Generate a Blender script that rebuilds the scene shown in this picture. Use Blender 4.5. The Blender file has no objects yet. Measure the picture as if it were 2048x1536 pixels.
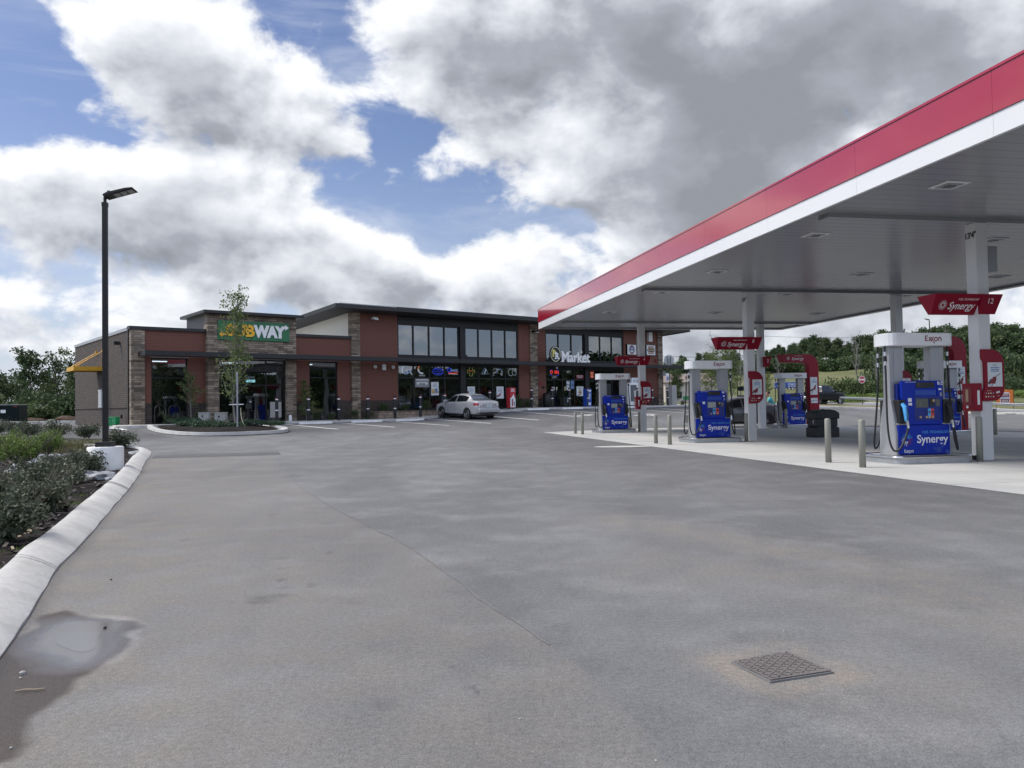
import bpy, bmesh, math, random
import numpy as np
from mathutils import Vector, Matrix, noise as mnoise
random.seed(7)
rnd = random.random
def ru(a, b): return a + (b - a) * random.random()
SC = bpy.context.scene
COL = SC.collection
PI = math.pi
R = math.radians

# ------------------------------------------------------------------ camera model (2048x1536 photograph)
FPX, PITCH, ROLL, EYE = 1605.3, 0.02658, 0.015584, 1.22
_cp, _sp = math.cos(PITCH), math.sin(PITCH)
FW = Vector((0, _cp, _sp)); _r0 = Vector((1, 0, 0)); _u0 = Vector((0, -_sp, _cp))
_c, _s = math.cos(ROLL), math.sin(ROLL)
RT = _c * _r0 - _s * _u0; UP = _s * _r0 + _c * _u0
CAMP = Vector((0, 0, EYE))
def ray(px, py): return FW + (px - 1024) / FPX * RT - (py - 768) / FPX * UP
def onz(px, py, z=0.0):
    d = ray(px, py); t = (z - EYE) / d.z
    return CAMP + d * t
def at_depth(px, py, y):
    d = ray(px, py); return CAMP + d * (y / d.y)

BYAW = R(38.707); B0 = Vector((-19.08, 40.2, 0))          # the shop: front left corner and heading
BX = Vector((math.cos(BYAW), math.sin(BYAW), 0)); BYV = Vector((-math.sin(BYAW), math.cos(BYAW), 0))
CYAW = R(11.242)                                            # the canopy heading
KX = Vector((math.cos(CYAW), math.sin(CYAW), 0)); KY = Vector((-math.sin(CYAW), math.cos(CYAW), 0))
def bw(u, v, z=0.0):
    p = B0 + BX * u + BYV * v; return Vector((p.x, p.y, z))
def kw(a, b, z=0.0):
    p = KX * a + KY * b; return Vector((p.x, p.y, z))

# ------------------------------------------------------------------ ground height
GU = [-30, 14.5, 17.6, 21, 24.6, 60]; GZ = [.42, .42, .58, .76, .92, .92]
def ground_np(x, y):
    dx = x - B0.x; dy = y - B0.y
    u = dx * BX.x + dy * BX.y; D = -(dx * BYV.x + dy * BYV.y)
    w = np.clip((17.0 - D) / 14.5, 0, 1)
    z = np.interp(u, GU, GZ) * w
    d = np.hypot(x, y); az = np.degrees(np.arctan2(x, y))
    s = np.clip((az - 4) / 7.0, 0, 1); s = s * s * (3 - 2 * s)
    s = s * np.clip((125 - az) / 30, 0, 1)
    e = np.clip(d - 84, 0, 250)
    z = z + s * .00026 * e * e
    return z
def g(x, y): return float(ground_np(np.array([x], float), np.array([y], float))[0])
def gnd(px, py):
    d = ray(px, py); lo = None; t = 2.0
    while t < 260:
        p = CAMP + d * t
        if p.z < g(p.x, p.y): break
        t += .25
    a, b = t - .25, t
    for _ in range(14):
        m = (a + b) / 2; p = CAMP + d * m
        if p.z < g(p.x, p.y): b = m
        else: a = m
    return CAMP + d * b

# ------------------------------------------------------------------ materials
MATS = {}
def new_mat(name):
    m = bpy.data.materials.new(name); m.use_nodes = True
    MATS[name] = m
    return m, m.node_tree.nodes, m.node_tree.links, m.node_tree.nodes['Principled BSDF']
def col4(c): return (c[0], c[1], c[2], 1)
def simple(name, c, rough=.5, metal=0, noise=.12, nscale=6.0, bump=0, bscale=60, spec=None, coat=0):
    m, N, L, B = new_mat(name)
    B.inputs['Roughness'].default_value = rough; B.inputs['Metallic'].default_value = metal
    if spec is not None: B.inputs['Specular IOR Level'].default_value = spec
    if coat: B.inputs['Coat Weight'].default_value = coat; B.inputs['Coat Roughness'].default_value = .05
    tc = N.new('ShaderNodeTexCoord')
    if noise:
        n = N.new('ShaderNodeTexNoise'); n.inputs['Scale'].default_value = nscale; n.inputs['Detail'].default_value = 6
        L.new(tc.outputs['Object'], n.inputs['Vector'])
        mx = N.new('ShaderNodeMix'); mx.data_type = 'RGBA'
        mx.inputs[6].default_value = col4([v * (1 - noise) for v in c]); mx.inputs[7].default_value = col4([min(1, v * (1 + noise)) for v in c])
        L.new(n.outputs['Fac'], mx.inputs[0]); L.new(mx.outputs[2], B.inputs['Base Color'])
        mr = N.new('ShaderNodeMapRange'); mr.inputs[3].default_value = max(0, rough - .06); mr.inputs[4].default_value = min(1, rough + .08)
        L.new(n.outputs['Fac'], mr.inputs[0]); L.new(mr.outputs[0], B.inputs['Roughness'])
    else: B.inputs['Base Color'].default_value = col4(c)
    if bump:
        b = N.new('ShaderNodeTexNoise'); b.inputs['Scale'].default_value = bscale; b.inputs['Detail'].default_value = 4
        L.new(tc.outputs['Object'], b.inputs['Vector'])
        bp = N.new('ShaderNodeBump'); bp.inputs['Strength'].default_value = bump; bp.inputs['Distance'].default_value = .02
        L.new(b.outputs['Fac'], bp.inputs['Height']); L.new(bp.outputs[0], B.inputs['Normal'])
    return m
def emit(name, c, s):
    m, N, L, B = new_mat(name)
    B.inputs['Base Color'].default_value = col4(c); B.inputs['Emission Color'].default_value = col4(c); B.inputs['Emission Strength'].default_value = s
    return m
def glass(name, tint, refl, rough=.01):
    m, N, L, B = new_mat(name)
    out = N['Material Output']
    tr = N.new('ShaderNodeBsdfTransparent'); tr.inputs[0].default_value = col4(tint)
    gl = N.new('ShaderNodeBsdfGlossy'); gl.inputs['Roughness'].default_value = rough; gl.inputs[0].default_value = (.9, .95, 1, 1)
    n = N.new('ShaderNodeTexNoise'); n.inputs['Scale'].default_value = .7; tc = N.new('ShaderNodeTexCoord'); L.new(tc.outputs['Object'], n.inputs['Vector'])
    bp = N.new('ShaderNodeBump'); bp.inputs['Strength'].default_value = .04; bp.inputs['Distance'].default_value = .05
    L.new(n.outputs['Fac'], bp.inputs['Height']); L.new(bp.outputs[0], gl.inputs['Normal'])
    lw = N.new('ShaderNodeLayerWeight'); lw.inputs[0].default_value = .3
    mr = N.new('ShaderNodeMapRange'); mr.inputs[3].default_value = refl; mr.inputs[4].default_value = 1.0
    L.new(lw.outputs['Fresnel'], mr.inputs[0])
    mx = N.new('ShaderNodeMixShader'); L.new(mr.outputs[0], mx.inputs[0]); L.new(tr.outputs[0], mx.inputs[1]); L.new(gl.outputs[0], mx.inputs[2])
    L.new(mx.outputs[0], out.inputs[0])
    return m
def bricky(name, c1, c2, mortar, bwid, bh, msize, axis='xz', rough=.85, offset=.5, bias=0.0, bump=.5, nlo=.62, nhi=1.35):
    m, N, L, B = new_mat(name)
    tc = N.new('ShaderNodeTexCoord'); sx = N.new('ShaderNodeSeparateXYZ'); cb = N.new('ShaderNodeCombineXYZ')
    L.new(tc.outputs['Object'], sx.inputs[0])
    if axis == 'both':
        ad = N.new('ShaderNodeMath'); ad.operation = 'ADD'; L.new(sx.outputs[0], ad.inputs[0]); L.new(sx.outputs[1], ad.inputs[1]); L.new(ad.outputs[0], cb.inputs[0])
    else: L.new(sx.outputs[{'x': 0, 'y': 1}[axis[0]]], cb.inputs[0])
    L.new(sx.outputs[2], cb.inputs[1])
    br = N.new('ShaderNodeTexBrick'); br.inputs['Scale'].default_value = 1; br.offset = offset
    br.inputs['Brick Width'].default_value = bwid; br.inputs['Row Height'].default_value = bh; br.inputs['Mortar Size'].default_value = msize
    br.inputs['Color1'].default_value = col4(c1); br.inputs['Color2'].default_value = col4(c2); br.inputs['Mortar'].default_value = col4(mortar); br.inputs['Bias'].default_value = bias
    L.new(cb.outputs[0], br.inputs['Vector'])
    n = N.new('ShaderNodeTexNoise'); n.inputs['Scale'].default_value = 3.1; n.inputs['Detail'].default_value = 8; n.inputs['Roughness'].default_value = .7
    L.new(tc.outputs['Object'], n.inputs['Vector'])
    mr = N.new('ShaderNodeMapRange'); mr.inputs[1].default_value = .3; mr.inputs[2].default_value = .7; mr.inputs[3].default_value = nlo; mr.inputs[4].default_value = nhi
    L.new(n.outputs['Fac'], mr.inputs[0])
    mu = N.new('ShaderNodeMix'); mu.data_type = 'RGBA'; mu.blend_type = 'MULTIPLY'; mu.inputs[0].default_value = 1
    L.new(br.outputs['Color'], mu.inputs[6]); L.new(mr.outputs[0], mu.inputs[7]); L.new(mu.outputs[2], B.inputs['Base Color'])
    B.inputs['Roughness'].default_value = rough
    bp = N.new('ShaderNodeBump'); bp.inputs['Strength'].default_value = bump; bp.inputs['Distance'].default_value = .03; bp.invert = True
    L.new(br.outputs['Fac'], bp.inputs['Height']); L.new(bp.outputs[0], B.inputs['Normal'])
    return m
def leafmat(name, dark, light, trans=.25, rough=.55):
    m, N, L, B = new_mat(name)
    ge = N.new('ShaderNodeNewGeometry'); cr = N.new('ShaderNodeValToRGB')
    cr.color_ramp.elements[0].color = col4(dark); cr.color_ramp.elements[1].color = col4(light)
    L.new(ge.outputs['Random Per Island'], cr.inputs[0]); L.new(cr.outputs[0], B.inputs['Base Color'])
    B.inputs['Roughness'].default_value = rough; B.inputs['Specular IOR Level'].default_value = .3
    tl = N.new('ShaderNodeBsdfTranslucent'); L.new(cr.outputs[0], tl.inputs[0])
    mx = N.new('ShaderNodeMixShader'); mx.inputs[0].default_value = trans
    L.new(B.outputs[0], mx.inputs[1]); L.new(tl.outputs[0], mx.inputs[2]); L.new(mx.outputs[0], N['Material Output'].inputs[0])
    return m

def asphalt_mat():
    m, N, L, B = new_mat('asphalt')
    tc = N.new('ShaderNodeTexCoord')
    def nz(scale, det=5, rough=.55, vec=None):
        n = N.new('ShaderNodeTexNoise'); n.inputs['Scale'].default_value = scale; n.inputs['Detail'].default_value = det; n.inputs['Roughness'].default_value = rough
        L.new(vec or tc.outputs['Object'], n.inputs['Vector']); return n
    def mix(fac, a, b, bt='MIX'):
        x = N.new('ShaderNodeMix'); x.data_type = 'RGBA'; x.blend_type = bt
        for i, v in ((0, fac), (6, a), (7, b)):
            if isinstance(v, (tuple, list)): x.inputs[i].default_value = col4(v)
            elif isinstance(v, (int, float)): x.inputs[i].default_value = v
            else: L.new(v, x.inputs[i])
        return x.outputs[2]
    def rng(v, a, b, c, d):
        x = N.new('ShaderNodeMapRange'); L.new(v, x.inputs[0])
        for i, q in enumerate((a, b, c, d)): x.inputs[i + 1].default_value = q
        return x.outputs[0]
    def mth(op, a, b):
        x = N.new('ShaderNodeMath'); x.operation = op
        for i, v in enumerate((a, b)):
            if isinstance(v, (int, float)): x.inputs[i].default_value = v
            else: L.new(v, x.inputs[i])
        return x.outputs[0]
    def attr(nm):
        a = N.new('ShaderNodeAttribute'); a.attribute_name = nm; return a.outputs['Fac']
    mp = N.new('ShaderNodeMapping'); mp.inputs['Scale'].default_value = (1, .35, 1); mp.inputs['Rotation'].default_value = (0, 0, CYAW); L.new(tc.outputs['Object'], mp.inputs[0])
    big = nz(.55, 7, .62, mp.outputs[0]); mid = nz(2.2, 6, .65); fine = nz(34, 4, .75); agg = nz(125, 3, .7)
    base = mix(rng(big.outputs['Fac'], .36, .64, 0, 1), (.112, .114, .117), (.182, .184, .186))
    base = mix(rng(mid.outputs['Fac'], .35, .7, 0, .65), base, (.118, .119, .120))
    tanm = mth('MULTIPLY', attr('tan'), rng(mid.outputs['Fac'], .36, .60, .15, 1.0))
    lite = nz(1.05, 8, .68)
    base = mix(rng(lite.outputs['Fac'], .5, .72, 0, .55), base, (.245, .243, .238))
    base = mix(rng(lite.outputs['Fac'], .48, .3, 0, .5), base, (.115, .116, .118))
    base = mix(tanm, base, (.212, .190, .165))
    dk = mth('MULTIPLY', attr('dark'), rng(mid.outputs['Fac'], .3, .55, .55, 1.0))
    base = mix(dk, base, (.075, .074, .076))
    spk = rng(agg.outputs['Fac'], .34, .66, .70, 1.30)
    base = mix(1.0, base, spk, 'MULTIPLY')
    sp2 = rng(fine.outputs['Fac'], .3, .7, .78, 1.22)
    base = mix(1.0, base, sp2, 'MULTIPLY')
    vo = N.new('ShaderNodeTexVoronoi'); vo.inputs['Scale'].default_value = 19; L.new(tc.outputs['Object'], vo.inputs['Vector'])
    chip = mth('MULTIPLY', rng(vo.outputs['Distance'], .0, .11, 1, 0), rng(mid.outputs['Fac'], .45, .6, 0, .6))
    base = mix(chip, base, (.46, .45, .43))
    wet = attr('wet')
    base = mix(wet, base, mix(1.0, base, (.31, .26, .24), 'MULTIPLY'))
    L.new(base, B.inputs['Base Color'])
    pool = attr('pool')
    rgh = N.new('ShaderNodeMix'); L.new(pool, rgh.inputs[0]); L.new(rng(wet, 0, 1, .85, .5), rgh.inputs[2]); rgh.inputs[3].default_value = .14; L.new(rgh.outputs[0], B.inputs['Roughness'])
    L.new(rng(pool, 0, 1, .35, .6), B.inputs['Specular IOR Level']); L.new(rng(pool, 0, 1, 1.45, 3.0), B.inputs['IOR'])
    bp = N.new('ShaderNodeBump'); bp.inputs['Distance'].default_value = .006; L.new(rng(pool, 0, .8, .6, 0), bp.inputs['Strength'])
    L.new(mth('ADD', fine.outputs['Fac'], agg.outputs['Fac']), bp.inputs['Height']); L.new(bp.outputs[0], B.inputs['Normal'])
    return m

def ground_mat(name, c1, c2, c3, scale=.25, fine=14, bump=.8, lo=.45, hi=1.5):
    m, N, L, B = new_mat(name)
    tc = N.new('ShaderNodeTexCoord')
    n1 = N.new('ShaderNodeTexNoise'); n1.inputs['Scale'].default_value = scale; n1.inputs['Detail'].default_value = 8; n1.inputs['Roughness'].default_value = .6
    n2 = N.new('ShaderNodeTexNoise'); n2.inputs['Scale'].default_value = fine; n2.inputs['Detail'].default_value = 5
    for n in (n1, n2): L.new(tc.outputs['Object'], n.inputs['Vector'])
    a = N.new('ShaderNodeValToRGB'); e = a.color_ramp.elements
    e[0].position = .36; e[1].position = .66; e[0].color = col4(c1); e[1].color = col4(c3); k = e.new(.5); k.color = col4(c2)
    L.new(n1.outputs['Fac'], a.inputs[0])
    mr = N.new('ShaderNodeMapRange'); mr.inputs[3].default_value = lo; mr.inputs[4].default_value = hi; L.new(n2.outputs['Fac'], mr.inputs[0])
    mu = N.new('ShaderNodeMix'); mu.data_type = 'RGBA'; mu.blend_type = 'MULTIPLY'; mu.inputs[0].default_value = 1
    L.new(a.outputs[0], mu.inputs[6]); L.new(mr.outputs[0], mu.inputs[7]); L.new(mu.outputs[2], B.inputs['Base Color'])
    B.inputs['Roughness'].default_value = .95; B.inputs['Specular IOR Level'].default_value = .1
    bp = N.new('ShaderNodeBump'); bp.inputs['Strength'].default_value = bump; bp.inputs['Distance'].default_value = .05
    L.new(n2.outputs['Fac'], bp.inputs['Height']); L.new(bp.outputs[0], B.inputs['Normal'])
    return m

asphalt_mat()
ground_mat('grass', (.078, .100, .040), (.118, .128, .060), (.155, .148, .078), .06, 1.3)
ground_mat('verge', (.10, .105, .05), (.17, .145, .085), (.22, .18, .12), .6, 9)
ground_mat('mulch', (.016, .014, .014), (.026, .022, .022), (.045, .038, .034), 1.5, 60, 1.0)
ground_mat('roadway', (.19, .192, .2), (.22, .222, .23), (.25, .25, .255), .3, 40, .3, .85, 1.15)
ground_mat('straw', (.06, .042, .034), (.085, .058, .046), (.12, .085, .065), 2, 25, 1)
ground_mat('pad_concrete', (.37, .375, .37), (.42, .42, .41), (.46, .455, .44), .5, 30, .15, .88, 1.12)
ground_mat('kerb_concrete', (.40, .395, .375), (.46, .455, .44), (.50, .495, .475), 2.3, 16, .12, .86, 1.14)
ground_mat('walk_concrete', (.38, .375, .35), (.43, .42, .395), (.47, .46, .43), .9, 30, .2, .85, 1.15)
ground_mat('rock', (.20, .21, .23), (.29, .30, .32), (.40, .40, .41), 4, 18, .8)
ground_mat('grass_blade', (.09, .11, .04), (.15, .15, .06), (.24, .20, .10), 1.2, 20, .2)
simple('dry_twig', (.30, .24, .17), .9, 0, .3, 9)
simple('mulch_chip', (.055, .045, .042), .95, 0, .5, 12)
simple('dark_asphalt', (.095, .095, .097), .9, 0, .3, 6, .5, 60)
simple('seam', (.15, .15, .152), .9, 0, .3, 5)
simple('white_marking', (.74, .74, .72), .75, 0, .25, 3)
bricky('brick', (.032, .023, .019), (.052, .036, .029), (.078, .067, .059), .26, .105, .014, 'both', bump=.8)
bricky('stone', (.105, .084, .066), (.34, .275, .21), (.05, .044, .04), .55, .115, .006, 'both', offset=.37, bump=.9)
bricky('block', (.26, .20, .155), (.36, .28, .22), (.12, .10, .08), .40, .19, .012, 'both', bump=.9)
bricky('red_siding', (.150, .052, .033), (.153, .053, .034), (.095, .034, .022), 400, .15, .006, 'both', rough=.6, bump=.5, nlo=.93, nhi=1.07)
simple('dark_trim', (.009, .0095, .011), .45, .0, .15)
simple('bronze_frame', (.007, .0073, .0085), .4, .3, .1)
simple('dark_soffit', (.045, .045, .05), .6)
simple('roof_metal', (.045, .05, .055), .35, .6)
simple('roof_pale', (.45, .46, .46), .6)
simple('coping_grey', (.33, .34, .35), .45, .3)
simple('stucco', (.76, .73, .65), .85, 0, .06, 1.2, .2, 30)
simple('interior_dark', (.05, .052, .056), .7, 0, .3, 1.5)
simple('interior_wall', (.26, .25, .24), .7, 0, .3, .8)
simple('black_plastic', (.012, .0125, .014), .5, 0, .2)
simple('black_metal', (.006, .006, .0065), .42, .2, .15)
simple('pole_paint', (.009, .0085, .0085), .5, .2, .2)
simple('rubber', (.009, .009, .010), .55, 0, .2)
simple('white_paint', (.74, .75, .76), .38, 0, .04, 2)
simple('column_white', (.66, .665, .67), .4, 0, .05, 2)
simple('silver_panel', (.33, .34, .36), .36, .35, .06, 2)
simple('steel', (.55, .55, .56), .22, 1, .1, 8)
simple('galvanised', (.36, .375, .39), .45, .6, .2, 14)
simple('bollard_paint', (.24, .24, .205), .5, 0, .12, 5)
simple('pump_blue', (.003, .024, .33), .4, 0, .06, 2, spec=.25)
simple('pump_blue_dark', (.006, .02, .19), .35, 0, .05, 2)
simple('pump_blue_mid', (.012, .055, .33), .4)
simple('exxon_red', (.235, .004, .020), .38, 0, .05, 2, spec=.25)
simple('canopy_red', (.34, .010, .032), .14, 0, .03, .8, coat=1)
simple('canopy_white', (.66, .67, .68), .2, 0, .03, .8, coat=.3)
simple('sign_white', (.75, .75, .75), .5, 0, .03)
simple('print_grey', (.25, .30, .38), .6, 0, .1)
simple('print_tan', (.42, .30, .18), .6, 0, .3, 20)
simple('print_sky', (.12, .22, .42), .6, 0, .3, 15)
simple('print_brown', (.07, .04, .03), .6)
simple('sign_blue', (.012, .07, .33), .45)
simple('light_blue', (.08, .36, .72), .4)
simple('button_red', (.55, .06, .05), .4)
simple('button_brass', (.42, .30, .16), .4)
simple('screen_grey', (.10, .105, .09), .25)
simple('screen_lit', (.30, .33, .31), .25)
simple('subway_green', (.008, .135, .048), .4, 0, .03)
simple('subway_yellow', (.80, .42, .012), .45, 0, .03)
simple('cream', (.72, .68, .46), .5)
simple('pale_yellow', (.62, .58, .14), .5)
simple('gold_paint', (.56, .30, .012), .45, 0, .08)
simple('green_paint', (.010, .23, .075), .4)
simple('dark_green', (.005, .011, .012), .6, 0, .2, spec=.12)
simple('utility_beige', (.33, .325, .31), .55, 0, .08)
simple('orange_banner', (.72, .19, .035), .6, 0, .08)
simple('maroon', (.20, .014, .022), .5)
simple('red_paint', (.42, .02, .03), .45)
simple('teal_shirt', (.07, .36, .38), .85, 0, .15, 9)
simple('jeans', (.03, .045, .09), .9)
simple('skin', (.42, .25, .18), .6)
simple('hair', (.035, .018, .014), .7)
simple('bark', (.095, .082, .07), .95, 0, .35, 12, .5, 40)
simple('bark_grey', (.17, .165, .15), .95, 0, .3, 10)
simple('silver_car', (.40, .41, .43), .34, .35, 0, 3, coat=.5)
simple('grey_car', (.13, .132, .14), .32, .4, 0, 3, coat=.5)
simple('black_car', (.005, .0055, .007), .35, 0, 0, 3, spec=.3, coat=.12)
simple('car_glass', (.008, .010, .012), .05, 0, 0, spec=.6, coat=.5)
simple('car_glass_rear', (.13, .15, .17), .10, .3, .1, 2, coat=.8)
simple('tail_red', (.33, .012, .018), .15, 0, .1, 20, coat=.8)
simple('lens_clear', (.62, .60, .60), .15, .2, 0, coat=.8)
simple('tan_wall', (.42, .37, .33), .8)
simple('tan_roof', (.20, .16, .14), .8)
simple('card_white', (.66, .70, .72), .6, 0, .05)
simple('sandstone_slate', (.16, .17, .18), .8, 0, .3, 6, .5, 20)
simple('hand_tone', (.10, .05, .05), .6)
simple('fridge_grey', (.13, .14, .145), .2)
leafmat('leaf_forest', (.018, .038, .016), (.080, .120, .046), .22)
leafmat('leaf_wood', (.024, .046, .018), (.105, .145, .052), .25)
leafmat('leaf_light', (.055, .085, .022), (.15, .19, .06), .3)
leafmat('leaf_sapling', (.060, .090, .026), (.19, .24, .085), .35)
leafmat('leaf_bush', (.034, .048, .028), (.135, .150, .100), .2)
leafmat('leaf_bright', (.065, .115, .024), (.18, .25, .065), .28)
leafmat('leaf_juniper', (.016, .040, .022), (.055, .105, .055), .2)
glass('shop_glass', (.36, .40, .42), .09)
glass('upper_glass', (.14, .16, .18), .11)
emit('tube_light', (.85, .93, 1.0), 2.2)
emit('neon_blue', (.05, .08, 1.0), .9)
emit('neon_red', (1.0, .06, .05), 1.6)
emit('neon_white', (.85, .9, 1.0), .55)
emit('neon_ice', (.45, .6, 1.0), .5)
emit('neon_yellow', (.7, .75, .25), .4)
emit('neon_orange', (1.0, .28, .12), .6)
emit('neon_teal', (.25, .6, .65), .5)

def soffit_mat():
    m, N, L, B = new_mat('soffit_panel')
    tc = N.new('ShaderNodeTexCoord'); sx = N.new('ShaderNodeSeparateXYZ'); L.new(tc.outputs['Object'], sx.inputs[0])
    md = N.new('ShaderNodeMath'); md.operation = 'MODULO'; md.inputs[1].default_value = .305; L.new(sx.outputs[1], md.inputs[0])
    gt = N.new('ShaderNodeMath'); gt.operation = 'LESS_THAN'; gt.inputs[1].default_value = .028; L.new(md.outputs[0], gt.inputs[0])
    n = N.new('ShaderNodeTexNoise'); n.inputs['Scale'].default_value = .5; n.inputs['Detail'].default_value = 4; L.new(tc.outputs['Object'], n.inputs['Vector'])
    mx = N.new('ShaderNodeMix'); mx.data_type = 'RGBA'; mx.inputs[6].default_value = (.245, .25, .26, 1); mx.inputs[7].default_value = (.275, .28, .285, 1); L.new(n.outputs['Fac'], mx.inputs[0])
    m2 = N.new('ShaderNodeMix'); m2.data_type = 'RGBA'; L.new(gt.outputs[0], m2.inputs[0]); L.new(mx.outputs[2], m2.inputs[6]); m2.inputs[7].default_value = (.19, .195, .20, 1)
    L.new(m2.outputs[2], B.inputs['Base Color']); B.inputs['Roughness'].default_value = .22
    return m
soffit_mat()
def M(n): return MATS[n]

# ------------------------------------------------------------------ mesh builder
class MB:
    def __init__(s): s.v = []; s.f = []; s.m = []; s.mats = []; s.smooth = False
    def mi(s, m):
        if m not in s.mats: s.mats.append(m)
        return s.mats.index(m)
    def add(s, vs, fs, m):
        b = len(s.v); s.v.extend([tuple(p) for p in vs]); k = s.mi(m)
        for f in fs: s.f.append([b + i for i in f]); s.m.append(k)
        return s
    def quad(s, a, b, c, d, m): return s.add([a, b, c, d], [(0, 1, 2, 3)], m)
    def box(s, x0, x1, y0, y1, z0, z1, m):
        v = [(x0, y0, z0), (x1, y0, z0), (x1, y1, z0), (x0, y1, z0), (x0, y0, z1), (x1, y0, z1), (x1, y1, z1), (x0, y1, z1)]
        return s.add(v, [(0, 3, 2, 1), (4, 5, 6, 7), (0, 1, 5, 4), (1, 2, 6, 5), (2, 3, 7, 6), (3, 0, 4, 7)], m)
    def cbox(s, c, h, m): return s.box(c[0] - h[0], c[0] + h[0], c[1] - h[1], c[1] + h[1], c[2] - h[2], c[2] + h[2], m)
    def prism(s, poly, ax, a, b, m):
        def P(p, t):
            if ax == 'y': return (p[0], t, p[1])
            if ax == 'x': return (t, p[0], p[1])
            return (p[0], p[1], t)
        n = len(poly); v = [P(p, a) for p in poly] + [P(p, b) for p in poly]
        f = [tuple(range(n)), tuple(range(2 * n - 1, n - 1, -1))] + [(i, i + n, (i + 1) % n + n, (i + 1) % n) for i in range(n)]
        return s.add(v, f, m)
    def tube(s, pts, r, m, n=8, cap=True):
        pts = [Vector(p) for p in pts]; rs = r if isinstance(r, (list, tuple)) else [r] * len(pts)
        b = len(s.v); k = s.mi(m); prev = None
        for i, p in enumerate(pts):
            t = (pts[min(i + 1, len(pts) - 1)] - pts[max(i - 1, 0)]).normalized()
            if prev is None:
                a = Vector((1, 0, 0)) if abs(t.x) < .9 else Vector((0, 1, 0)); e1 = t.cross(a).normalized()
            else: e1 = (prev - t * prev.dot(t)).normalized()
            prev = e1; e2 = t.cross(e1)
            for j in range(n):
                q = 2 * PI * j / n; s.v.append(tuple(p + (e1 * math.cos(q) + e2 * math.sin(q)) * rs[i]))
        for i in range(len(pts) - 1):
            for j in range(n):
                s.f.append([b + i * n + j, b + i * n + (j + 1) % n, b + (i + 1) * n + (j + 1) % n, b + (i + 1) * n + j]); s.m.append(k)
        if cap:
            s.f.append([b + j for j in range(n)][::-1]); s.m.append(k)
            s.f.append([b + (len(pts) - 1) * n + j for j in range(n)]); s.m.append(k)
        return s
    def lathe(s, prof, m, n=24, c=(0, 0, 0), axis='z', cap=True):
        b = len(s.v); k = s.mi(m)
        for r, h in prof:
            for j in range(n):
                q = 2 * PI * j / n; x, y = r * math.cos(q), r * math.sin(q)
                p = (x, y, h) if axis == 'z' else ((x, h, y) if axis == 'y' else (h, x, y))
                s.v.append((p[0] + c[0], p[1] + c[1], p[2] + c[2]))
        for i in range(len(prof) - 1):
            for j in range(n):
                s.f.append([b + i * n + j, b + i * n + (j + 1) % n, b + (i + 1) * n + (j + 1) % n, b + (i + 1) * n + j]); s.m.append(k)
        if cap:
            s.f.append([b + j for j in range(n)][::-1]); s.m.append(k)
            s.f.append([b + (len(prof) - 1) * n + j for j in range(n)]); s.m.append(k)
        return s
    def disc(s, c, r, y, m, n=20, rz=None):        # a disc facing -y at height c
        rz = rz or r
        return s.add([(c[0] + r * math.cos(2 * PI * j / n), y, c[1] + rz * math.sin(2 * PI * j / n)) for j in range(n)], [tuple(range(n))], m)
    def ring(s, c, r0, r1, y, m, n=28, asp=1.0):
        v = []
        for j in range(n):
            q = 2 * PI * j / n
            v += [(c[0] + r0 * math.cos(q), y, c[1] + r0 * asp * math.sin(q)), (c[0] + r1 * math.cos(q), y, c[1] + r1 * asp * math.sin(q))]
        return s.add(v, [(2 * j, 2 * j + 1, (2 * j + 3) % (2 * n), (2 * j + 2) % (2 * n)) for j in range(n)], m)
    def strip(s, p, q, w, y, m):                    # flat stroke in the xz plane facing -y
        dx, dz = q[0] - p[0], q[1] - p[1]; l = math.hypot(dx, dz) or 1; nx, nz = -dz / l * w / 2, dx / l * w / 2
        return s.add([(p[0] + nx, y, p[1] + nz), (p[0] - nx, y, p[1] - nz), (q[0] - nx, y, q[1] - nz), (q[0] + nx, y, q[1] + nz)], [(0, 1, 2, 3)], m)
    def mesh(s, name):
        me = bpy.data.meshes.new(name); me.from_pydata(s.v, [], s.f)
        for m in s.mats: me.materials.append(M(m))
        me.polygons.foreach_set('material_index', s.m)
        if s.smooth: me.polygons.foreach_set('use_smooth', [True] * len(s.f))
        me.update(); return me
    def build(s, name, parent=None, smooth=False, bevel=0, **kw):
        s.smooth = smooth
        o = bpy.data.objects.new(name, s.mesh(name)); COL.objects.link(o)
        if parent: o.parent = parent
        if bevel:
            b = o.modifiers.new('bevel', 'BEVEL'); b.width = bevel; b.segments = 2; b.limit_method = 'ANGLE'; b.angle_limit = R(40)
        if smooth and not bevel:
            try: o.data.set_sharp_from_angle(angle=R(42))
            except Exception: pass
        if kw: tag(o, **kw)
        return o
def tag(o, label=None, cat=None, group=None, kind=None):
    if label: o['label'] = label
    if cat: o['category'] = cat
    if group: o['group'] = group
    if kind: o['kind'] = kind
    return o
def thing(name, label, cat, loc=(0, 0, 0), rz=0, group=None):
    o = bpy.data.objects.new(name, None); COL.objects.link(o); o.empty_display_size = .3
    o.location = loc; o.rotation_euler = (0, 0, rz)
    return tag(o, label, cat, group)
def dup(o, parent=None):
    c = o.copy(); COL.objects.link(c)
    if parent: c.parent = parent
    for ch in list(o.children): dup(ch, c)
    return c
def obj(name, mesh, parent=None):
    o = bpy.data.objects.new(name, mesh); COL.objects.link(o)
    if parent: o.parent = parent
    return o

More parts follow.
